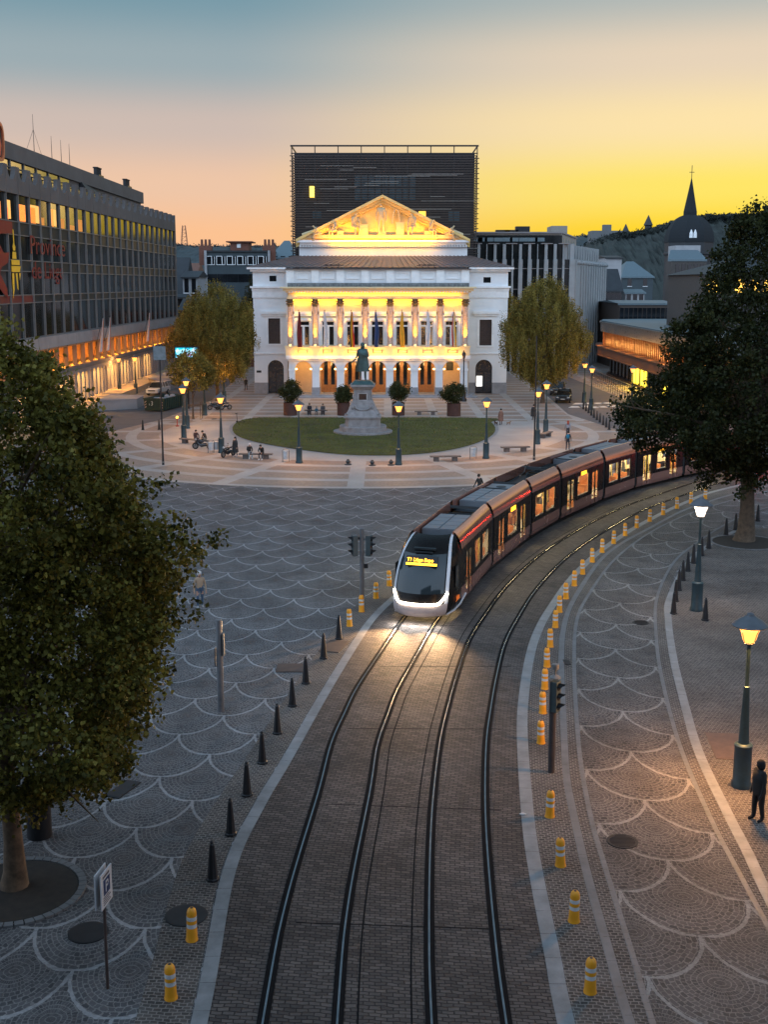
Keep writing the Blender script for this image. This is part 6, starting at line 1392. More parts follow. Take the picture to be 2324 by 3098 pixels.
zt2 = sz(925); H2 = zt2 - .8; q = lambda f: .8 + H2 * f
m = MB(); frus(m, 1.75, 1.72, .78, q(.19), .35); frus(m, 1.85, 1.85, q(.19), q(.22), .35); frus(m, 1.7, 1.45, q(.22), q(.33), .3); frus(m, 1.35, 1.05, q(.33), q(.50), .15); frus(m, 1.08, 1.0, q(.50), q(.57)); frus(m, .93, .88, q(.57), q(.82)); part('plinth', m, greystone, t)
m = MB()
for k in range(14):
    a = math.pi * k / 13; m.ball((-.75 * math.cos(a), -1.27 - .0 * k, q(.44) - .35 * math.sin(a)), .12, 8, 5)
for sx in (-1, 1): m.ball((sx * .95, -1.15, q(.42)), .2, 8, 6, (1, 1, 1.6)); m.tube([(sx * 1.5, -1.35, q(.26)), (sx * 1.25, -1.2, q(.33)), (sx * 1.2, -1.2, q(.42)), (sx * 1.0, -1.05, q(.53))], [.22, .2, .14, .12], 8); m.tube([(sx * .86, -.95, q(.60)), (sx * .82, -.93, q(.79))], .07, 6)
part('carved_garlands', m, greystone, t, smooth=True)
m = MB(); m.box(-.38, .38, -.96, -.9, q(.585), q(.72)); part('plaque', m, mat('bronze_plaque', (.05, .035, .03), .4, .5), t)
m = MB()
for a, b, c, d in ((-.46, -.38, .575, .73), (.38, .46, .575, .73), (-.38, .38, .72, .73), (-.38, .38, .575, .585)): m.box(a, b, -.98, -.88, q(c), q(d))
part('plaque_frame', m, mat('pale_frame', (.35, .36, .37), .6), t)
m = MB(); frus(m, 1.0, 1.1, q(.82), q(.87)); frus(m, 1.22, 1.22, q(.87), q(.92)); part('capstone', m, greystone, t); m = MB(); frus(m, 1.12, .8, q(.92), q(1.0)); part('bronze_base', m, bronze, t)
hs = (sz(215) - zt2) / 1.76
arms_ = {'l': ((-.27, .06, 1.10), (-.10, .20, 1.16), (-.04, .22, 1.18)), 'r': ((.27, .02, 1.12), (.38, .12, .93), (.45, .17, .88))}
st = person('dark green bronze statue of a man in a long coat on the pedestal', (t.location.x + .0, t.location.y, zt2), R(180), 'statue', mono=bronze, coat=True, scale=hs, arms=arms_, longhair=True, build=1.15, name='statue', cat='statue')
# pediment relief
ps = thing('pediment_relief', 'carved relief of reclining figures in the floodlit triangle of the pediment', 'relief', (X3(835, YB), YB - .3, zpb + .1))
ps.parent = op; ps.location = Vector((X3(835, YB), YB - .3, zpb + .1)) - origin(op); del ps['category']; del ps['label']; ps.name = 'relief'
stone_r = mat('relief_stone', (.50, .40, .24), .7, var=.1)
for dx, dz, rz, po, s, le in ((-.2, .45, 180, 'statue', 2.5, 0), (-3.9, .2, 215, 'sit', 2.5, .1), (-6.6, -.1, 140, 'sit', 2.1, .0), (-8.9, -.4, 115, 'sit', 1.7, .3), (4.2, .2, 150, 'sit', 2.5, .1), (6.6, -.1, 220, 'sit', 2.1, .2), (9.2, -.4, 245, 'sit', 1.7, .3)):
    key = (po, le, 1.0, 'None'); 
    if key not in HM: HM[key] = human(po, le)
    me = HM[key][0].copy(); me.transform(Matrix.Translation((dx, -.55, dz)) @ Matrix.Rotation(R(rz), 4, 'Z') @ Matrix.Diagonal((s, s * .8, s, 1))); part('carved_figure', me, stone_r, ps)
m = MB(); m.box(-10.5, 10.5, -.5, .0, 0, .45)
for dx, w, h in ((-2.6, 1.2, 1.9), (2.4, 1.1, 2.2), (-5.8, .9, 1.0), (6.2, .9, 1.0), (0, 1.0, 1.0)): m.box(dx - w / 2, dx + w / 2, -.35, .0, .45, h)
m.tube([(1.3, -.2, 2.0), (1.5, -.3, 3.4), (1.75, -.3, 3.9)], .12, 6); m.tube([(2.4, -.2, 2.0), (2.2, -.3, 3.4), (2.0, -.3, 3.9)], .12, 6); m.tube([(-11, -.2, .4), (-9.5, -.35, .9), (-8.4, -.3, .5)], .3, 6); m.tube([(11, -.2, .4), (9.8, -.35, .9), (8.6, -.3, .5)], .3, 6)
part('carved_ground', m, stone_r, ps)
# ------------------------------------------------------------------ lamp posts
teal = mat('lamp_paint', (.025, .05, .062), .45, .3, var=.2, vs=4); hat = mat('lamp_hat', (.10, .11, .125), .5, .4, var=.2)
def lamp_post(label, loc, warm=True, energy=260, H=5.2, group='street lamps round the square'):
    t = thing('street_lamp', label, 'street lamp', loc, random.uniform(0, 1), group)
    m = MB(); m.lathe([(.30, 0), (.30, .12), (.26, .2), (.255, 1.22), (.27, 1.3), (.24, 1.34), (.19, 1.36)], 16); part('base', m, teal, t, smooth=True)
    m = MB(); m.lathe([(.165, 1.34), (.15, 1.5), (.085, 3.05), (.09, 3.08), (.06, 3.1), (.055, H - 1.0), (.07, H - .98), (.05, H - .9)], 14); part('post', m, teal, t, smooth=True)
    m = MB(); m.lathe([(.06, H - .92), (.16, H - .86), (.18, H - .84), (.06, H - .80)], 12); part('cup', m, hat, t, smooth=True)
    e = emit('lantern_glow_w' if warm else 'lantern_glow_c', (1, .38, .075) if warm else (1, .80, .60), 2.6 if warm else 8); m = MB(); m.lathe([(.15, H - .82), (.19, H - .74), (.24, H - .55), (.33, H - .35)], 14); part('lantern_glass', m, e, t, smooth=True)
    m = MB()
    for k in range(4): a = k * math.pi / 2 + .4; c, s = math.cos(a), math.sin(a); m.tube([(.18 * c, .18 * s, H - .84), (.27 * c, .27 * s, H - .55), (.37 * c, .37 * s, H - .34)], .012, 4)
    part('bracket', m, hat, t); m = MB(); m.lathe([(.50, H - .34), (.52, H - .31), (.34, H - .16), (.12, H - .03), (.1, H + .03), (.04, H + .06)], 18); part('hat', m, hat, t, smooth=True)
    lamp('POINT', (0, 0, H - .58), energy, (1, .46, .13) if warm else (1, .70, .48), .4, t, name='lamp_light'); return t
LP = [((478, 978), 'second lamp from the left on the pale ring, beside the white bin'), ((646, 1000), 'lamp in front of the lawn, left of the statue'), ((861, 1004), 'lamp in front of the lawn, right of the statue'), ((1050, 990), 'lamp at the right edge of the lawn'),
      ((397, 948), 'front one of the two close lamps left of the young tree'), ((404, 925), 'rear one of the two close lamps left of the young tree'), ((442, 897), 'lamp half hidden among the left trees, behind the young tree'), ((484, 868), 'farthest lamp in the left trees'), ((258, 853), 'left lamp before the lit arcade of the glass block'), ((293, 850), 'right lamp before the lit arcade of the glass block'),
      ((1179, 935), 'lamp in front of the right round tree'), ((1161, 959), 'dark lamp post standing close to the thin mast')]
for (u, v), lb in LP: lamp_post(lb, G(u, v), energy=1500)
lamp_post('nearest lamp, glowing orange at the right edge beside the person in black', G(1602, 1698), energy=6000, H=5.25)
lamp_post('white glowing lamp among the black cones, right of the tram', G(1505, 1318), warm=False, energy=900, H=5.2)
for (u, v), lb in (((1277, 905), 'distant lamp against the shopping pavilion, upper left of the two'), ((1262, 890), 'distant lamp at the edge of the right round tree'), ((1365, 905), 'lamp by the ramp railing, glowing through the leaves'), ((1500, 960), 'lamp glowing through the big right tree')): lamp_post(lb, G(u, v - 20), energy=500)
def mast(loc, H, label, sign=False):
    t = thing('mast', label, 'mast', loc); m = MB(); m.tube([(0, 0, 0), (0, 0, 1.2), (0, 0, H)], [.10, .075, .05], 8); part('pole', m, darkm, t); m = MB(); m.lathe([(.11, .18), (.11, .3)], 10); part('collar', m, mull, t)
    if sign: m = MB(); m.box(-.5, .5, -.06, .0, H - 1.2, H - .1); s = part('sign_panel', m, mat('back_of_sign', (.20, .22, .23), .5, .3), t); m = MB(); 
    return t
mast(G(352, 1004), F(352, 745, G(352, 1004).y)[1], 'tall thin dark mast with a grey panel at the left of the square', True); mast(G(1154, 993), F(1156, 725, G(1154, 993).y)[1], 'tall thin black mast right of the lawn, behind the tram')
# ------------------------------------------------------------------ bollards
yb = mat('yellow_plastic', (.72, .30, .012), .45, var=.08, vs=3); refl = mat('reflective_tape', (.62, .64, .66), .3, .2, var=.15)
def ybol(loc, lb, lean=0.):
    t = thing('delineator_post', lb, 'bollard', loc, random.uniform(0, 6), 'yellow delineator posts along the tracks'); t.rotation_euler = (random.uniform(-.03, .03) + lean, random.uniform(-.03, .03), random.uniform(0, 6))
    m = MB(); m.lathe([(.142, 0), (.142, .03), (.132, .05), (.126, .12), (.118, .30), (.113, .33), (.113, .40), (.116, .42), (.116, .48), (.112, .5), (.112, .58), (.114, .6), (.110, .68), (.09, .74), (.055, .775)], 18); b = part('body', m, yb, t, smooth=True)
    m = MB(); m.lathe([(.036, .77), (.036, .782), (.01, .783)], 10); part('top_hole', m, rust, t)
    for z in (.32, .495): m = MB(); m.lathe([(.1165, z), (.1165, z + .09)], 18); part('reflective_band', m, refl, t, smooth=True)
    return t
YL_ = [(369, 2156), (414, 2030), (755, 1352), (781, 1321), (812, 1292), (841, 1265)]; 
ynames = ['nearest yellow post at the lower left, beside the pale kerb', 'second nearest yellow post at the lower left, by the dark round cover', 'yellow post just beyond the last black cone', 'yellow post at the foot of the traffic light', 'yellow post between the traffic light and the tram', 'yellow post closest to the left side of the tram front']
proto = None
YR = [(1275, 2143), (1240, 1990), (1211, 1870), (1188, 1764), (1169, 1605), (1173, 1540), (1177, 1488), (1182, 1440), (1189, 1397), (1200, 1355), (1209, 1322), (1223, 1293), (1241, 1265), (1259, 1240), (1280, 1214), (1301, 1193), (1326, 1174), (1351, 1157), (1376, 1140), (1404, 1126), (1433, 1112), (1463, 1098), (1493, 1087), (1524, 1078)]
ordn = ['nearest', 'second', 'third', 'fourth', 'fifth', 'sixth', 'seventh', 'eighth', 'ninth', 'tenth', 'eleventh', 'twelfth', 'thirteenth', 'fourteenth', 'fifteenth', 'sixteenth', 'seventeenth', 'eighteenth', 'nineteenth', 'twentieth', 'twenty-first', 'twenty-second', 'twenty-third', 'farthest']
allp = [(p, n) for p, n in zip(YL_, ynames)] + [(p, n + ' yellow post counting from the bottom of the row right of the tracks') for p, n in zip(YR, ordn)]
for i, ((u, v), lb) in enumerate(allp):
    if i == 0: proto = ybol(G(u, v), lb)
    else: c = copy_tree(proto, None, G(u, v), random.uniform(0, 6), lb); c.rotation_euler = (random.uniform(-.035, .035), random.uniform(-.035, .035), random.uniform(0, 6))
blk = mat('black_paint', (.012, .013, .016), .5, .2, var=.3, vs=6)
def cone(loc, lb, group):
    t = thing('bollard', lb, 'bollard', loc, random.uniform(0, 1), group); m = MB(); m.lathe([(.17, 0), (.17, .05), (.135, .07), (.12, .25), (.06, .92), (.065, .94), (.04, .97)], 8); part('cone', m, blk, t)
    m = MB(); m.ball((0, 0, 1.0), .045, 8, 6); part('knob', m, blk, t); return t
LC = [(459, 1900), (498, 1802), (533, 1718), (566, 1648), (599, 1584), (631, 1525), (660, 1476), (699, 1422), (732, 1380)]
RC = [(n[0] / 1.4009, n[1] / 1.4009) for n in [(2135, 1877), (2039, 1857), (2045, 1819), (2055, 1786), (2067, 1756), (2082, 1728), (2099, 1704), (2124, 1681), (2145, 1659), (2198, 1620), (2227, 1604), (2294, 1576)]]
FC = [(n[0] / 1.4009, n[1] / 1.4009) for n in [(1766, 1238), (1774, 1244), (1782, 1250), (1790, 1257), (1798, 1264), (1807, 1271), (1816, 1278), (1826, 1286), (1835, 1293), (1844, 1300)]]
ord2 = ['nearest', 'second', 'third', 'fourth', 'fifth', 'sixth', 'seventh', 'eighth', 'ninth', 'tenth', 'eleventh', 'twelfth']
allc = [(p, n + ' black cone from the bottom, in the row left of the tram tracks', 'black cones left of the tracks') for p, n in zip(LC, ord2)] + [(p, n + ' black cone from the bottom, around the white glowing lamp', 'black cones right of the lane') for p, n in zip(RC, ord2)] + [(p, n + ' small black cone from the far end, beside the right street', 'black cones along the right street') for p, n in zip(FC, ['first'] + ord2[1:])] + [((431.6 / 1.4009, 1301 / 1.4009), 'left one of two black cones near the left tall mast', 'black cones by the left street'), ((481 / 1.4009, 1300 / 1.4009), 'right one of two black cones near the left tall mast', 'black cones by the left street')]
proto = None
for i, ((u, v), lb, gr) in enumerate(allc):
    if proto is None: proto = cone(G(u, v), lb, gr)
    else: c = copy_tree(proto, None, G(u, v), random.uniform(0, 1), lb); c['group'] = gr
# ------------------------------------------------------------------ signals and signs
gpole = mat('galvanised_pole', (.15, .155, .165), .45, .5, var=.2, vs=3); sigh = mat('signal_box', (.055, .075, .08), .5, .2, var=.2); lens = mat('dark_lens', (.01, .01, .01), .2, var=0)
def head(parent, c, facing, nm='signal_head'):
    T_ = Matrix.Translation(c) @ Matrix.Rotation(facing, 4, 'Z'); m = MB(); m.T = T_; m.box(-.15, .15, -.12, .12, -.48, .48); h = part(nm, m, sigh, parent, bevel=.02)
    for k in (-1, 0, 1):
        m = MB(); m.T = T_; n = 10; pts = [(.12 * math.cos(a), .12 * math.sin(a)) for a in (math.pi * j / n for j in range(n + 1))]
        vs = [(p[0], y, p[1] + k * .31) for y in (-.12, -.34) for p in pts]; vs[n + 1:] = [(p[0], -.12 - .22 * (.45 + .55 * p[1] / .12), p[1] + k * .31) for p in pts]; m.add(vs, [(j, j + 1, n + 2 + j, n + 1 + j) for j in range(n)] + [(j, n + 1 + j, n + 2 + j, j + 1) for j in range(n)]); part('visor', m, blk, h)
        m = MB(); m.T = T_; m.tube([(0, -.12, k * .31), (0, -.135, k * .31)], .11, 12); part('lens', m, lens, h)
    return h
p = G(782, 1308); t = thing('traffic_light', 'grey traffic light pole with two dark signal heads at the left of the tram', 'traffic light', p); Hh = F(782, 1143, p.y)[1]
m = MB(); m.tube([(0, 0, 0), (0, 0, Hh)], .10, 14); m.lathe([(.1, Hh), (.1, Hh + .03), (.02, Hh + .07)], 12); part('pole', m, gpole, t, smooth=True)
zh = F(782, 1178, p.y)[1]; head(t, (-.33, 0, zh), R(-70)); head(t, (.33, 0, zh), R(70)); m = MB(); m.bar((-.3, 0, zh + .3), (.3, 0, zh + .3), .05); m.bar((-.3, 0, zh - .3), (.3, 0, zh - .3), .05); part('bracket', m, gpole, t)
m = MB(); z_ = F(782, 1222, p.y)[1]; m.box(.1, .28, -.06, .06, z_ - .1, z_ + .1); part('push_button_box', m, blk, t); m = MB(); m.box(-.3, -.1, -.04, .04, Hh - .45, Hh - .37); part('detector', m, blk, t)
p = G(1191, 1668); t = thing('traffic_light', 'traffic light with one signal head on a dark pole among the yellow posts', 'traffic light', p); zt_ = F(1191, 1531, p.y)[1]; zt3 = F(1191, 1462, p.y)[1]
m = MB(); m.tube([(0, 0, 0), (0, 0, zt_)], .105, 14); m.lathe([(.11, .9), (.11, .93)], 14); part('pole', m, mat('dark_pole', (.06, .05, .05), .5, .3, var=.2), t, smooth=True)
h = head(t, (.06, 0, (zt_ + zt3) / 2 - .1), R(55)); h.scale = (1, 1, 1)
m = MB(); m.T = Matrix.Translation((.05, 0, 0)); m.lathe([(.17, zt3 - .02), (.17, zt3 + .0), (.03, zt3 + .08), (.03, zt3 + .22), (.11, zt3 + .26), (.11, zt3 + .4), (.02, zt3 + .42)], 14); part('cap', m, mull, t, smooth=True)
m = MB(); m.box(-.13, -.10, -.1, .1, zt_ - .1, zt3 - .05); part('back_plate', m, gpole, t)
p = G(477, 1536); t = thing('service_column', 'plain grey cylindrical column with a small side panel, right of the big left tree', 'column', p); Hh = F(477, 1340, p.y)[1]
m = MB(); m.lathe([(.11, 0), (.11, Hh), (.10, Hh + .03)], 16); part('tube', m, gpole, t, smooth=True); m = MB(); m.box(.12, .17, -.13, .13, Hh * .62, Hh * .86); part('panel', m, mull, t); m = MB(); m.box(-.17, -.14, -.1, .1, Hh * .5, Hh * .7); part('rear_panel', m, gpole, t)
p = G(232, 2135); t = thing('parking_sign', 'double-sided white street sign with a blue symbol on a thin post at the lower left', 'sign', p, R(82)); z0, z1 = F(228, 1952, p.y)[1], F(228, 1878, p.y)[1]
m = MB(); m.tube([(0, 0, 0), (0, 0, z1 - .1)], .035, 8); part('post', m, mat('brown_post', (.06, .04, .035), .5), t)
for s in (-1, 1):
    m = MB(); m.box(-.30, .30, min(s * .05, s * .075), max(s * .05, s * .075), z0, z1); pn = part('sign_panel', m, mat('sign_white', (.50, .50, .52), .4, var=.1), t)
    m = MB(); zz = (z0 + z1) / 2 + .05; m.box(-.17, .17, min(s * .076, s * .08), max(s * .076, s * .08), zz - .17, zz + .17); part('blue_symbol', m, mat('sign_blue', (.01, .03, .10), .4, var=.1), pn)
    m = MB(); w = -1 if s < 0 else 1
    m.box(-.07, -.03, min(s * .081, s * .083), max(s * .081, s * .083), zz - .12, zz + .12); m.box(-.03, .07, min(s * .081, s * .083), max(s * .081, s * .083), zz + .08, zz + .12); m.box(-.03, .07, min(s * .081, s * .083), max(s * .081, s * .083), zz - .02, zz + .02); m.box(.05, .09, min(s * .081, s * .083), max(s * .081, s * .083), zz + .02, zz + .08); part('symbol_strokes', m, mat('sign_white', (.5, .5, .52)), pn)
    m = MB(); [m.box(-.2, .2 - .08 * (k % 2), min(s * .076, s * .08), max(s * .076, s * .08), z0 + .06 + k * .05, z0 + .08 + k * .05) for k in range(4)]; m.box(-.2, .15, min(s * .076, s * .08), max(s * .076, s * .08), z1 - .12, z1 - .07); part('text_lines', m, mat('sign_ink', (.08, .08, .09), .6), pn)
for (a, b), lb in (((565, 640), 'white steel bin beside the scooter, left one'), ((600, 636), 'pale steel bin just left of the lamp post'), ((1102, 706), 'white steel frame bin in front of the lawn, left of the lamp'),): 
    p = at(*zA(a, b)); t = thing('litter_bin', lb, 'bin', p, R(20), 'pale litter bins'); m = MB(); m.lathe([(.22, .25), (.25, .95)], 12); part('drum', m, mat('bin_white', (.42, .45, .48), .5), t, smooth=True); m = MB(); m.tube([(-.28, 0, 0), (-.28, 0, 1.0), (-.22, 0, 1.08), (.22, 0, 1.08), (.28, 0, 1.0), (.28, 0, 0)], .025, 6); part('frame', m, gpole, t)
p = at(*zB(896, 600)); t = thing('litter_bin', 'white steel frame bin in front of the lawn, beside the right lamp', 'bin', p, R(10), 'pale litter bins'); m = MB(); m.lathe([(.22, .25), (.25, .95)], 12); part('drum', m, MATS['bin_white'], t, smooth=True); m = MB(); m.tube([(-.28, 0, 0), (-.28, 0, 1.0), (-.22, 0, 1.08), (.22, 0, 1.08), (.28, 0, 1.0), (.28, 0, 0)], .025, 6); part('frame', m, gpole, t)
for (a, b), lb in (((110, 635), 'dark ground floodlight left of the pale stripe'), ((262, 640), 'dark ground floodlight on the pale stripe'), ((380, 638), 'bluish ground floodlight left of the lamp right of the statue')):
    p = at(*zB(a, b)); t = thing('ground_floodlight', lb, 'floodlight', p, 0, 'small floodlights aimed at the statue'); m = MB(); m.lathe([(.3, 0), (.3, .06), (.12, .12)], 10); m.ball((0, 0, .26), .2, 8, 6, (1, .8, .8)); part('housing', m, mat('flood_housing', (.05, .055, .06), .5, .3), t, smooth=True); m = MB(); m.tube([(0, .1, .3), (0, .19, .34)], .13, 10); part('lens', m, lens, t)
# ------------------------------------------------------------------ planters with shrubs (crowns added with the trees)
corten = mat('corten_steel', (.075, .035, .028), .75, .3, var=.3, vs=2)
PLANT = []
for (a, b), lb in (((290, 1632), 'leftmost planter'), ((604, 1632), 'planter half hidden left of the statue'), ((928, 1632), 'planter behind the lamp right of the statue'), ((1256, 1636), 'rightmost planter')):
    p = G(*z3(a, b)); t = thing('planter', 'rusty steel tub before the opera, ' + lb, 'planter', p, 0, 'steel planters before the opera'); m = MB(); r = .78 if 'most' in lb else .72
    m.lathe([(r, 0), (r, 1.45), (r * .9, 1.45), (r * .9, 1.3)], 4 if False else 20); part('tub', m, corten, t, smooth=True); m = MB(); m.lathe([(r * .9, 1.28), (r * .9, 1.34)], 20); part('soil', m, MATS['soil'], t); PLANT.append((p, lb))
# ------------------------------------------------------------------ vehicles
def car(loc, rz, label, paint, H=1.6, taxi=False):
    t = thing('parked_car', label, 'car', loc, rz); W_ = .9; m = MB()
    prof = [(-2.2, .35), (-2.25, .7), (-2.1, 1.0), (-1.95, 1.05), (-1.5, 1.08), (1.0, 1.02), (2.0, .88), (2.2, .7), (2.2, .35)]
    n = len(prof)
    for sx, inset in ((1, 0),):
        ws = [.82, .88, .9, .9, .9, .9, .86, .82, .8]; vs = [(-ws[i], y, z) for i, (y, z) in enumerate(prof)] + [(ws[i], y, z) for i, (y, z) in enumerate(prof)]; m.add(vs, [tuple(range(n)), tuple(range(2 * n - 1, n - 1, -1))] + [(i, n + i, n + i + 1, i + 1) for i in range(n - 1)] + [(n - 1, 2 * n - 1, n, 0)])
    part('body', m, paint, t, bevel=.08); m = MB(); cab = [(-2.0, 1.05), (-1.75, H - .12), (-1.4, H), (.1, H), (.45, H - .1), (1.15, 1.02)]; k = len(cab); wc = [.86, .72, .68, .68, .7, .84]
    m.add([(-wc[i], y, z) for i, (y, z) in enumerate(cab)] + [(wc[i], y, z) for i, (y, z) in enumerate(cab)], [tuple(range(k)), tuple(range(2 * k - 1, k - 1, -1))] + [(i, k + i, k + i + 1, i + 1) for i in range(k - 1)]); gl = part('glasshouse', m, mat('car_glass', (.015, .018, .02), .08, spec=1), t)
    m = MB(); m.box(-.7, .7, -1.5, .2, H, H + .03)
    for y in (-.55, -1.6, .35): 
        for s in (-1, 1): m.bar((s * .885, y, 1.05), (s * .70, y * .85, H), .06)
    part('roof', m, paint, t, bevel=.02)
    for y in (-1.35, 1.35):
        for s in (-1, 1): m = MB(); m.tube([(s * .72, y, .33), (s * .92, y, .33)], .33, 16); w = part('wheel', m, MATS['tyre'], t); m = MB(); m.tube([(s * .9, y, .33), (s * .93, y, .33)], .2, 10); part('rim', m, mull, w)
    for s in (-1, 1):
        m = MB(); m.ball((s * .66, 2.12, .74), .14, 8, 6, (1.4, .6, .6)); part('headlight', m, MATS['lens'], t); m = MB(); m.ball((s * .72, -2.18, .85), .12, 8, 6, (1, .4, .9)); part('tail_light', m, mat('red_lens', (.25, .01, .01), .2), t); m = MB(); m.ball((s * 1.0, .75, 1.1), .1, 8, 5, (1, .6, .7)); part('mirror', m, paint, t)
    m = MB(); m.box(-.25, .25, 2.19, 2.23, .5, .6); m.box(-.25, .25, -2.27, -2.22, .6, .7); part('number_plate', m, mat('plate_white', (.5, .5, .45), .5), t); m = MB(); m.box(-.5, .5, 2.17, 2.21, .62, .78); part('grille', m, blk, t)
    return t
car(at(*zA(185, 222)), R(168), 'white car parked at the end of the low ramp wall, behind the green skip', mat('car_white', (.55, .55, .55), .25, coat=.5, var=0), 1.7)
car(at(*zB(1465, 240)), R(168), 'black car on the right street behind the round tree', mat('car_black', (.012, .012, .014), .15, coat=.6, var=0), 1.6)
car(G(1205, 852), R(168), 'dark car behind the black car on the right street', mat('car_grey', (.03, .03, .035), .2, coat=.5, var=0))
p = at(*zA(160, 345)); t = thing('skip_container', 'dark green open skip full of rubble with pale Z13 on its end', 'skip', p + Vector((.6, 2.8, 0)), R(-12)); grn = mat('skip_green', (.012, .035, .03), .5, .2, var=.3)
m = MB(); m.add([(-1.15, -3, .15), (1.15, -3, .15), (1.15, 3, .15), (-1.15, 3, .15), (-1.25, -3.1, 1.55), (1.25, -3.1, 1.55), (1.25, 3.1, 1.55), (-1.25, 3.1, 1.55), (-1.1, -2.9, .9), (1.1, -2.9, .9), (1.1, 2.9, .9), (-1.1, 2.9, .9), (-1.15, -3, 1.55), (1.15, -3, 1.55), (1.15, 3, 1.55), (-1.15, 3, 1.55)], [(0, 3, 2, 1), (0, 1, 5, 4), (1, 2, 6, 5), (2, 3, 7, 6), (3, 0, 4, 7), (4, 5, 13, 12), (5, 6, 14, 13), (6, 7, 15, 14), (7, 4, 12, 15), (12, 13, 9, 8), (13, 14, 10, 9), (14, 15, 11, 10), (15, 12, 8, 11)])
part('shell', m, grn, t); m = MB()
for k in range(9): y = -2.7 + k * .68; m.bar((1.2, y, .2), (1.3, y, 1.5), .08); m.bar((-1.2, y, .2), (-1.3, y, 1.5), .08)
m.box(-1.3, 1.3, -3.16, -3.1, 1.45, 1.6); part('ribs', m, grn, t); m = MB(); rg = random.Random(2)
for k in range(60): m.ball((rg.uniform(-1, 1), rg.uniform(-2.7, 2.7), rg.uniform(.9, 1.35)), rg.uniform(.15, .4), 6, 4, (1, 1.3, .7))
part('rubble', m, concl, t); put_text('Z13', .7, Matrix.Translation(t.location) @ Matrix.Rotation(R(-12), 4, 'Z') @ Matrix.Translation((-.55, -3.12, .75)) @ Matrix.Rotation(R(84), 4, 'X'), mat('pale_stencil', (.4, .45, .45), .6), t, 'lettering')
t.children[-1].data.transform(Matrix.Rotation(R(12), 4, 'Z')) if False else None
for s in (-1, 1):
    m = MB()
    for k in range(3): m.add([(s * 1.12, -3.14, .4 + k * .3), (s * .9, -3.14, .55 + k * .3), (s * .9, -3.145, .7 + k * .3), (s * 1.12, -3.145, .55 + k * .3)], [(0, 1, 2, 3), (3, 2, 1, 0)])
    part('hazard_stripes', m, mat('hazard_white', (.5, .35, .3), .4), t)
# small scooter with an orange beacon, and pedestal
p = at(*zA(322, 450)); t = thing('barrier_beacon', 'small road beacon with an orange light near the left lamps', 'beacon', p); m = MB(); m.lathe([(.2, 0), (.2, .1), (.05, .12), (.05, .7), (.14, .72), (.14, .8)], 10); part('stand', m, mat('beacon_red', (.25, .03, .02), .5), t); m = MB(); m.ball((0, 0, .95), .13, 8, 6); part('light', m, emit('amber', (1, .5, .05), 6), t)
p = at(*zA(775, 425)); t = thing('kick_scooter', 'dark kick scooter standing at the left tip of the lawn', 'scooter', p, R(60)); m = MB(); m.box(-.08, .08, -.5, .4, .1, .15); m.tube([(0, .4, .12), (0, .5, 1.0)], .03, 6); m.tube([(-.22, .5, 1.0), (.22, .5, 1.0)], .025, 6); part('frame', m, blk, t)
for y in (-.5, .45): m = MB(); m.tube([(-.03, y, .1), (.03, y, .1)], .1, 12); part('wheel', m, MATS['tyre'], t)
p = G(1126, 1760); m = MB(); rg = random.Random(9)
for k in range(5): m.ball((p.x + rg.uniform(-.1, .1), p.y + rg.uniform(-.04, .04), .04), rg.uniform(.03, .06), 6, 4, (1.5, .8, .6))
solo('litter', m, mat('paper_litter', (.5, .5, .5), .8), 'crumpled white paper on the pale kerb right of the tracks', 'litter')
p = G(85, 1805); m = MB(); m.lathe([(.33, 0), (.33, 1.0), (.36, 1.02), (.36, 1.1), (.2, 1.22), (.05, 1.25)], 14, (p.x, p.y, 0)); solo('litter_bin', m, blk, 'black round litter bin behind the trunk of the big left tree', 'bin', smooth=True)
# ------------------------------------------------------------------ trees
def leaf_mat(name, c1, c2):
    m = bpy.data.materials.new(name); m.use_nodes = True; N, L, M, mixc, comb, noise = nodekit(m); b = N['Principled BSDF']
    tc = N.new('ShaderNodeTexCoord'); at_ = N.new('ShaderNodeAttribute'); at_.attribute_name = 'tone'; n = noise(tc.outputs['Object'], .9, 3)
    f = M('ADD', M('MULTIPLY', at_.outputs['Fac'], .7), M('MULTIPLY', M('SUBTRACT', n, .35), .9), clamp=True); L.new(mixc(f, c1, c2), b.inputs['Base Color']); b.inputs['Roughness'].default_value = .5
    b.inputs['Specular IOR Level'].default_value = .15
    tr = N.new('ShaderNodeBsdfTranslucent'); L.new(mixc(f, c1, tuple(min(1, q * 1.3) for q in c2)), tr.inputs[0]); mx = N.new('ShaderNodeMixShader'); mx.inputs[0].default_value = .3
    out = [q for q in N if q.type == 'OUTPUT_MATERIAL'][0]; L.new(b.outputs[0], mx.inputs[1]); L.new(tr.outputs[0], mx.inputs[2]); L.new(mx.outputs[0], out.inputs[0]); return m
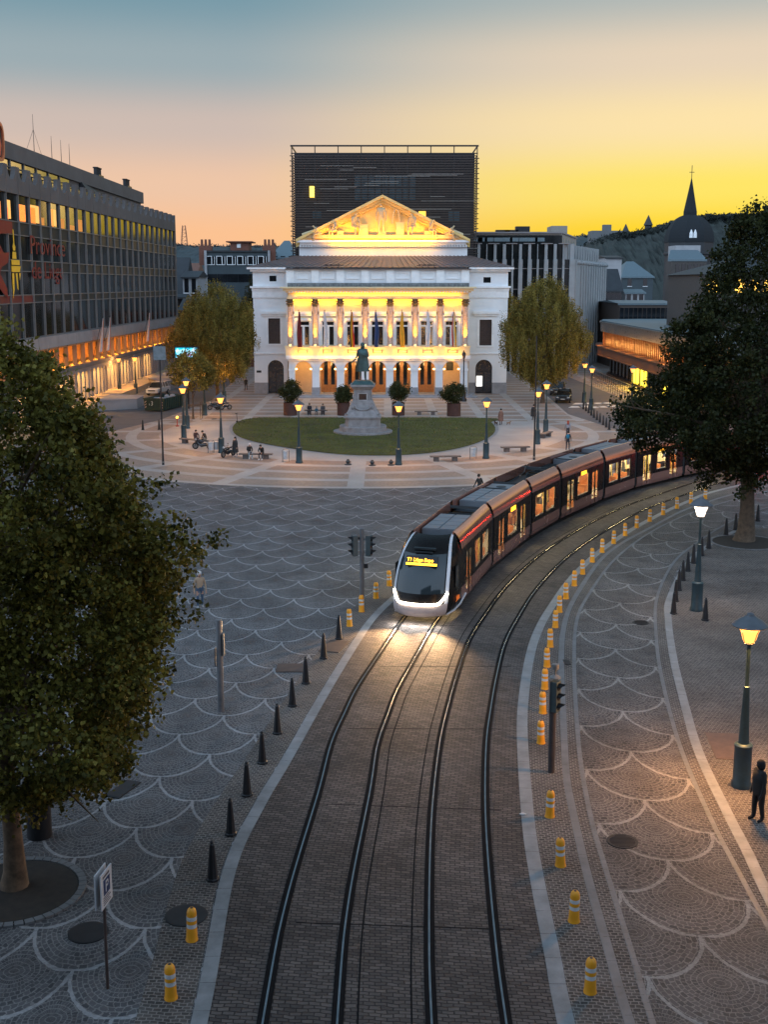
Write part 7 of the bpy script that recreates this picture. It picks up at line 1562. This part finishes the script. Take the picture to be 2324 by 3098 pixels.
def leaves(name, parent, m, cl, per, sp, size, seed, droop=0., elong=(1, 1, 1)):
    rng = np.random.default_rng(seed); K = len(cl); n = K * per
    c = np.repeat(np.array(cl), per, 0); p = c + np.clip(rng.normal(0, 1, (n, 3)), -1.7, 1.7) * np.array(elong) * sp * np.repeat(rng.uniform(.6, 1.3, K), per)[:, None]
    d = rng.normal(0, 1, (n, 3)); d[:, 2] -= droop; d /= np.linalg.norm(d, axis=1)[:, None]; q = rng.normal(0, 1, (n, 3)); s = np.cross(d, q); s /= np.linalg.norm(s, axis=1)[:, None]; up = np.cross(s, d)
    L_ = size * rng.uniform(.55, 1.3, n)[:, None]; w = L_ * .42
    v = np.stack([p, p + d * L_ * .45 + s * w + up * L_ * .12, p + d * L_, p + d * L_ * .45 - s * w + up * L_ * .12], 1).reshape(-1, 3)
    me = bpy.data.meshes.new(name); me.vertices.add(4 * n); me.vertices.foreach_set('co', v.ravel().astype(np.float32)); me.loops.add(4 * n); me.loops.foreach_set('vertex_index', np.arange(4 * n, dtype=np.int32)); me.polygons.add(n); me.polygons.foreach_set('loop_start', np.arange(0, 4 * n, 4, dtype=np.int32)); me.polygons.foreach_set('loop_total', np.full(n, 4, np.int32)); me.update()
    a = me.attributes.new('tone', 'FLOAT', 'FACE'); a.data.foreach_set('value', np.clip(rng.normal(.4, .28, n) + np.repeat(rng.normal(0, .18, K), per), 0, 1).astype(np.float32)); me.materials.append(m)
    o = bpy.data.objects.new(name, me); COL.objects.link(o); o.parent = parent; return o
def clusters(prof, K, seed, lump=.16, inner=.45, gap=0.):
    """prof: (z, radius) pairs; returns cluster centres filling the envelope, denser near its skin"""
    rng = np.random.default_rng(seed); zs = np.array([p[0] for p in prof]); rs = np.array([p[1] for p in prof]); zz = np.linspace(zs.min(), zs.max(), 200); w = np.interp(zz, zs, rs) ** 1.3 + .05; w /= w.sum()
    out = []; ph = rng.uniform(0, 6.28, 6)
    while len(out) < K:
        z = rng.choice(zz, p=w) + rng.normal(0, .1); a = rng.uniform(0, 6.283); r = np.interp(z, zs, rs)
        k = 1 + lump * (math.sin(2 * a + ph[0] + z * .7) + .7 * math.sin(3 * a + ph[1] - z * 1.1) + .6 * math.sin(5 * a + ph[2] + z * 1.9) + .5 * math.sin(7 * a + z * 3 + ph[3])) / 1.6
        f = rng.uniform(inner, 1) ** .6
        if rng.random() < .10: f *= rng.uniform(1.0, 1.16)
        out.append((r * k * f * math.cos(a), r * k * f * math.sin(a), z))
    return out
bark = mat('bark', (.085, .06, .04), .9, var=.5, vs=5, bump=1, bs=9); bark2 = mat('plane_bark', (.10, .065, .04), .85, var=.6, vs=4, bump=.6, bs=8)
def wood_parts(t, H, r0, cl, n, seed, bm_=None, spread=.5, lean=(0, 0)):
    rng = random.Random(seed); m = MB(); pts = [(lean[0] * k / 6 + rng.uniform(-.06, .06) * r0 * 3, lean[1] * k / 6 + rng.uniform(-.06, .06) * r0 * 3, H * k / 6) for k in range(7)]; pts[0] = (0, 0, 0)
    m.tube([(0, 0, -.05)] + pts[0:1] + [(pts[1][0], pts[1][1], H * .06)] + pts[1:], [r0 * 1.55, r0 * 1.4, r0 * 1.08] + [r0 * (1 - .11 * k) for k in range(1, 7)], 12); part('trunk', m, bm_ or bark, t, smooth='all')
    m = MB(); cs = sorted(cl, key=lambda c: c[2]); 
    for i in range(n):
        c = Vector(rng.choice(cl)); s = Vector(pts[rng.randint(3, 6)]); mid = s.lerp(c, .5) + Vector((rng.uniform(-.5, .5), rng.uniform(-.5, .5), rng.uniform(0, .6))); r = r0 * rng.uniform(.2, .5)
        m.tube([s, s.lerp(mid, .5) + Vector((0, 0, .1)), mid, mid.lerp(c, .6), c], [r, r * .8, r * .6, r * .35, r * .12], 6)
        for q in range(3):
            e = mid.lerp(c, rng.random()); m.tube([e, e + (c - s).normalized() * .8 + Vector((rng.uniform(-.4, .4), rng.uniform(-.4, .4), rng.uniform(-.1, .5)))], [r * .3, r * .06], 4)
    part('branches', m, bm_ or bark, t)
def tree(name, label, loc, prof, K, per, sp, size, lm, trunk_h, r0, seed, n_br=24, group=None, droop=0., elong=(1, 1, 1), extra=None, bm_=None, off=(0, 0), lump=.16, inner=.45):
    t = thing(name, label, 'tree', loc, 0, group); cl = [(a + off[0], b + off[1], c) for a, b, c in clusters(prof, K, seed, lump, inner)]
    if extra: cl += extra
    leaves('crown', t, lm, cl, per, sp, size, seed, droop, elong); wood_parts(t, trunk_h, r0, cl, n_br, seed, bm_); return t
lmL = leaf_mat('leaf_left', (.015, .020, .004), (.25, .22, .045)); lmR = leaf_mat('leaf_right', (.008, .013, .005), (.045, .05, .015)); lmM = leaf_mat('leaf_mid', (.05, .045, .010), (.36, .29, .07)); lmD = leaf_mat('leaf_dark', (.015, .022, .01), (.06, .06, .02)); lmS = leaf_mat('shrub_leaf', (.02, .03, .012), (.09, .09, .03))
# big left tree
rng = np.random.default_rng(77)
tree('plane_tree', 'huge leafy tree filling the left side, nearest the camera', G(30, 1915), [(2.6, .9), (3.2, 2.7), (4.2, 3.7), (5.6, 4.25), (7.2, 4.1), (8.2, 3.8), (9.4, 3.4), (10.6, 2.9), (11.8, 2.2), (12.6, 1.7), (13.3, 1.1), (13.8, .4)], 1900, 66, .20, .125, lmL, 7.0, .26, 11, 34, bm_=bark2, lump=.19, inner=.5)
# big right tree
ex = [(-6.3 + rng.normal(0, .6), rng.normal(0, 1.5), 7.2 + rng.normal(0, .5)) for _ in range(45)] + [(rng.uniform(-3, 3), rng.uniform(-2, 2), 4.2 + rng.normal(0, .6)) for _ in range(60)]
tree('chestnut_tree', 'huge dark tree at the right edge rising above the tram tail', G(1608, 1168), [(4.6, 2.6), (5.6, 5.2), (7.0, 6.3), (8.6, 5.6), (10.4, 5.3), (12.4, 4.2), (13.6, 3.4), (14.6, 2.6), (16.4, 2.2), (17.6, 1.8), (18.8, .9)], 1350, 60, .25, .19, lmR, 11, .46, 23, 34, extra=ex, lump=.19, inner=.35)
# clipped-looking round trees by the opera
def round_tree(u, v, dx, label, R_, z0, z1, seed, K=520, lm=None, nm='hornbeam_tree'):
    H_ = z1 - z0; R_ *= .9; prof = [(z0, R_ * .3), (z0 + H_ * .1, R_ * .72), (z0 + H_ * .28, R_ * .97), (z0 + H_ * .5, R_), (z0 + H_ * .7, R_ * .86), (z0 + H_ * .86, R_ * .58), (z1, R_ * .14)]
    return tree(nm, label, G(u, v), prof, K, 80, .24, .16, lm or lmM, z0 + H_ * .45, .24, seed, 26, None, -1.6, (.75, .75, 2.4), off=(dx, 0), lump=.13, inner=.3)
pL = G(501, 859)
round_tree(470, 866, 0, 'big olive round tree left of the opera', 5.6, 2.6, 14.3, 31, 1050)
round_tree(1172, 870, 0, 'big olive round tree right of the opera', 5.8, 2.6, 14.9, 33, 1100)
t0 = round_tree(560, 822, 0, 'dark green tree tucked behind the opera left wing', 3.2, 4, 15.8, 35, 260, lmD); round_tree(1082, 822, 0, 'olive tree peeping out behind the opera right wing', 2.4, 4, 15.4, 36, 200)
round_tree(415, 838, 0, 'tree further down the left street behind the pair', 4.0, 3, 10.5, 37, 320)
# young staked tree
t = tree('young_tree', 'small staked street tree lit orange by the lamps at the left', G(417, 905), [(3.2, .8), (3.9, 2.2), (5.0, 2.6), (6.2, 2.0), (7.2, .8)], 150, 44, .26, .22, lmM, 4.2, .11, 41, 14, bm_=bark2)
m = MB()
for sx, sy in ((-1, -.6), (1, -.6), (1, .6), (-1, .6)): m.tube([(sx * .9, sy, 0), (sx * .9, sy, 1.9)], .045, 6)
m.bar((-.9, -.6, 1.5), (.9, -.6, 1.5), .05, .1); m.bar((-.9, .6, 1.5), (.9, .6, 1.5), .05, .1); part('stakes', m, bark2, t)
# lower crowns filling the street edge on the right
# planter shrubs
for i, ((p, lb), R_, h) in enumerate(zip(PLANT, (1.25, 1.0, 1.25, 1.35), (2.6, 1.8, 2.3, 2.3))):
    t = thing('shrub', 'bushy shrub growing in the ' + lb.replace('leftmost planter', 'leftmost steel planter').replace('rightmost planter', 'rightmost steel planter'), 'shrub', (p.x, p.y, 1.34), 0, 'shrubs in the planters'); cl = clusters([(.3, .6), (1.0, R_ * .8), (h * .5, R_), (h * .8, R_ * .7), (h, R_ * .25)], 90, 50 + i, .2, .2)
    leaves('foliage', t, lmS, cl, 40, .2, .17, 60 + i); m = MB(); rg = random.Random(i)
    for k in range(7): c = cl[rg.randrange(len(cl))]; m.tube([(0, 0, -.02), (c[0] * .3, c[1] * .3, .7), c], [.05, .035, .01], 5)
    part('stems', m, bark, t)
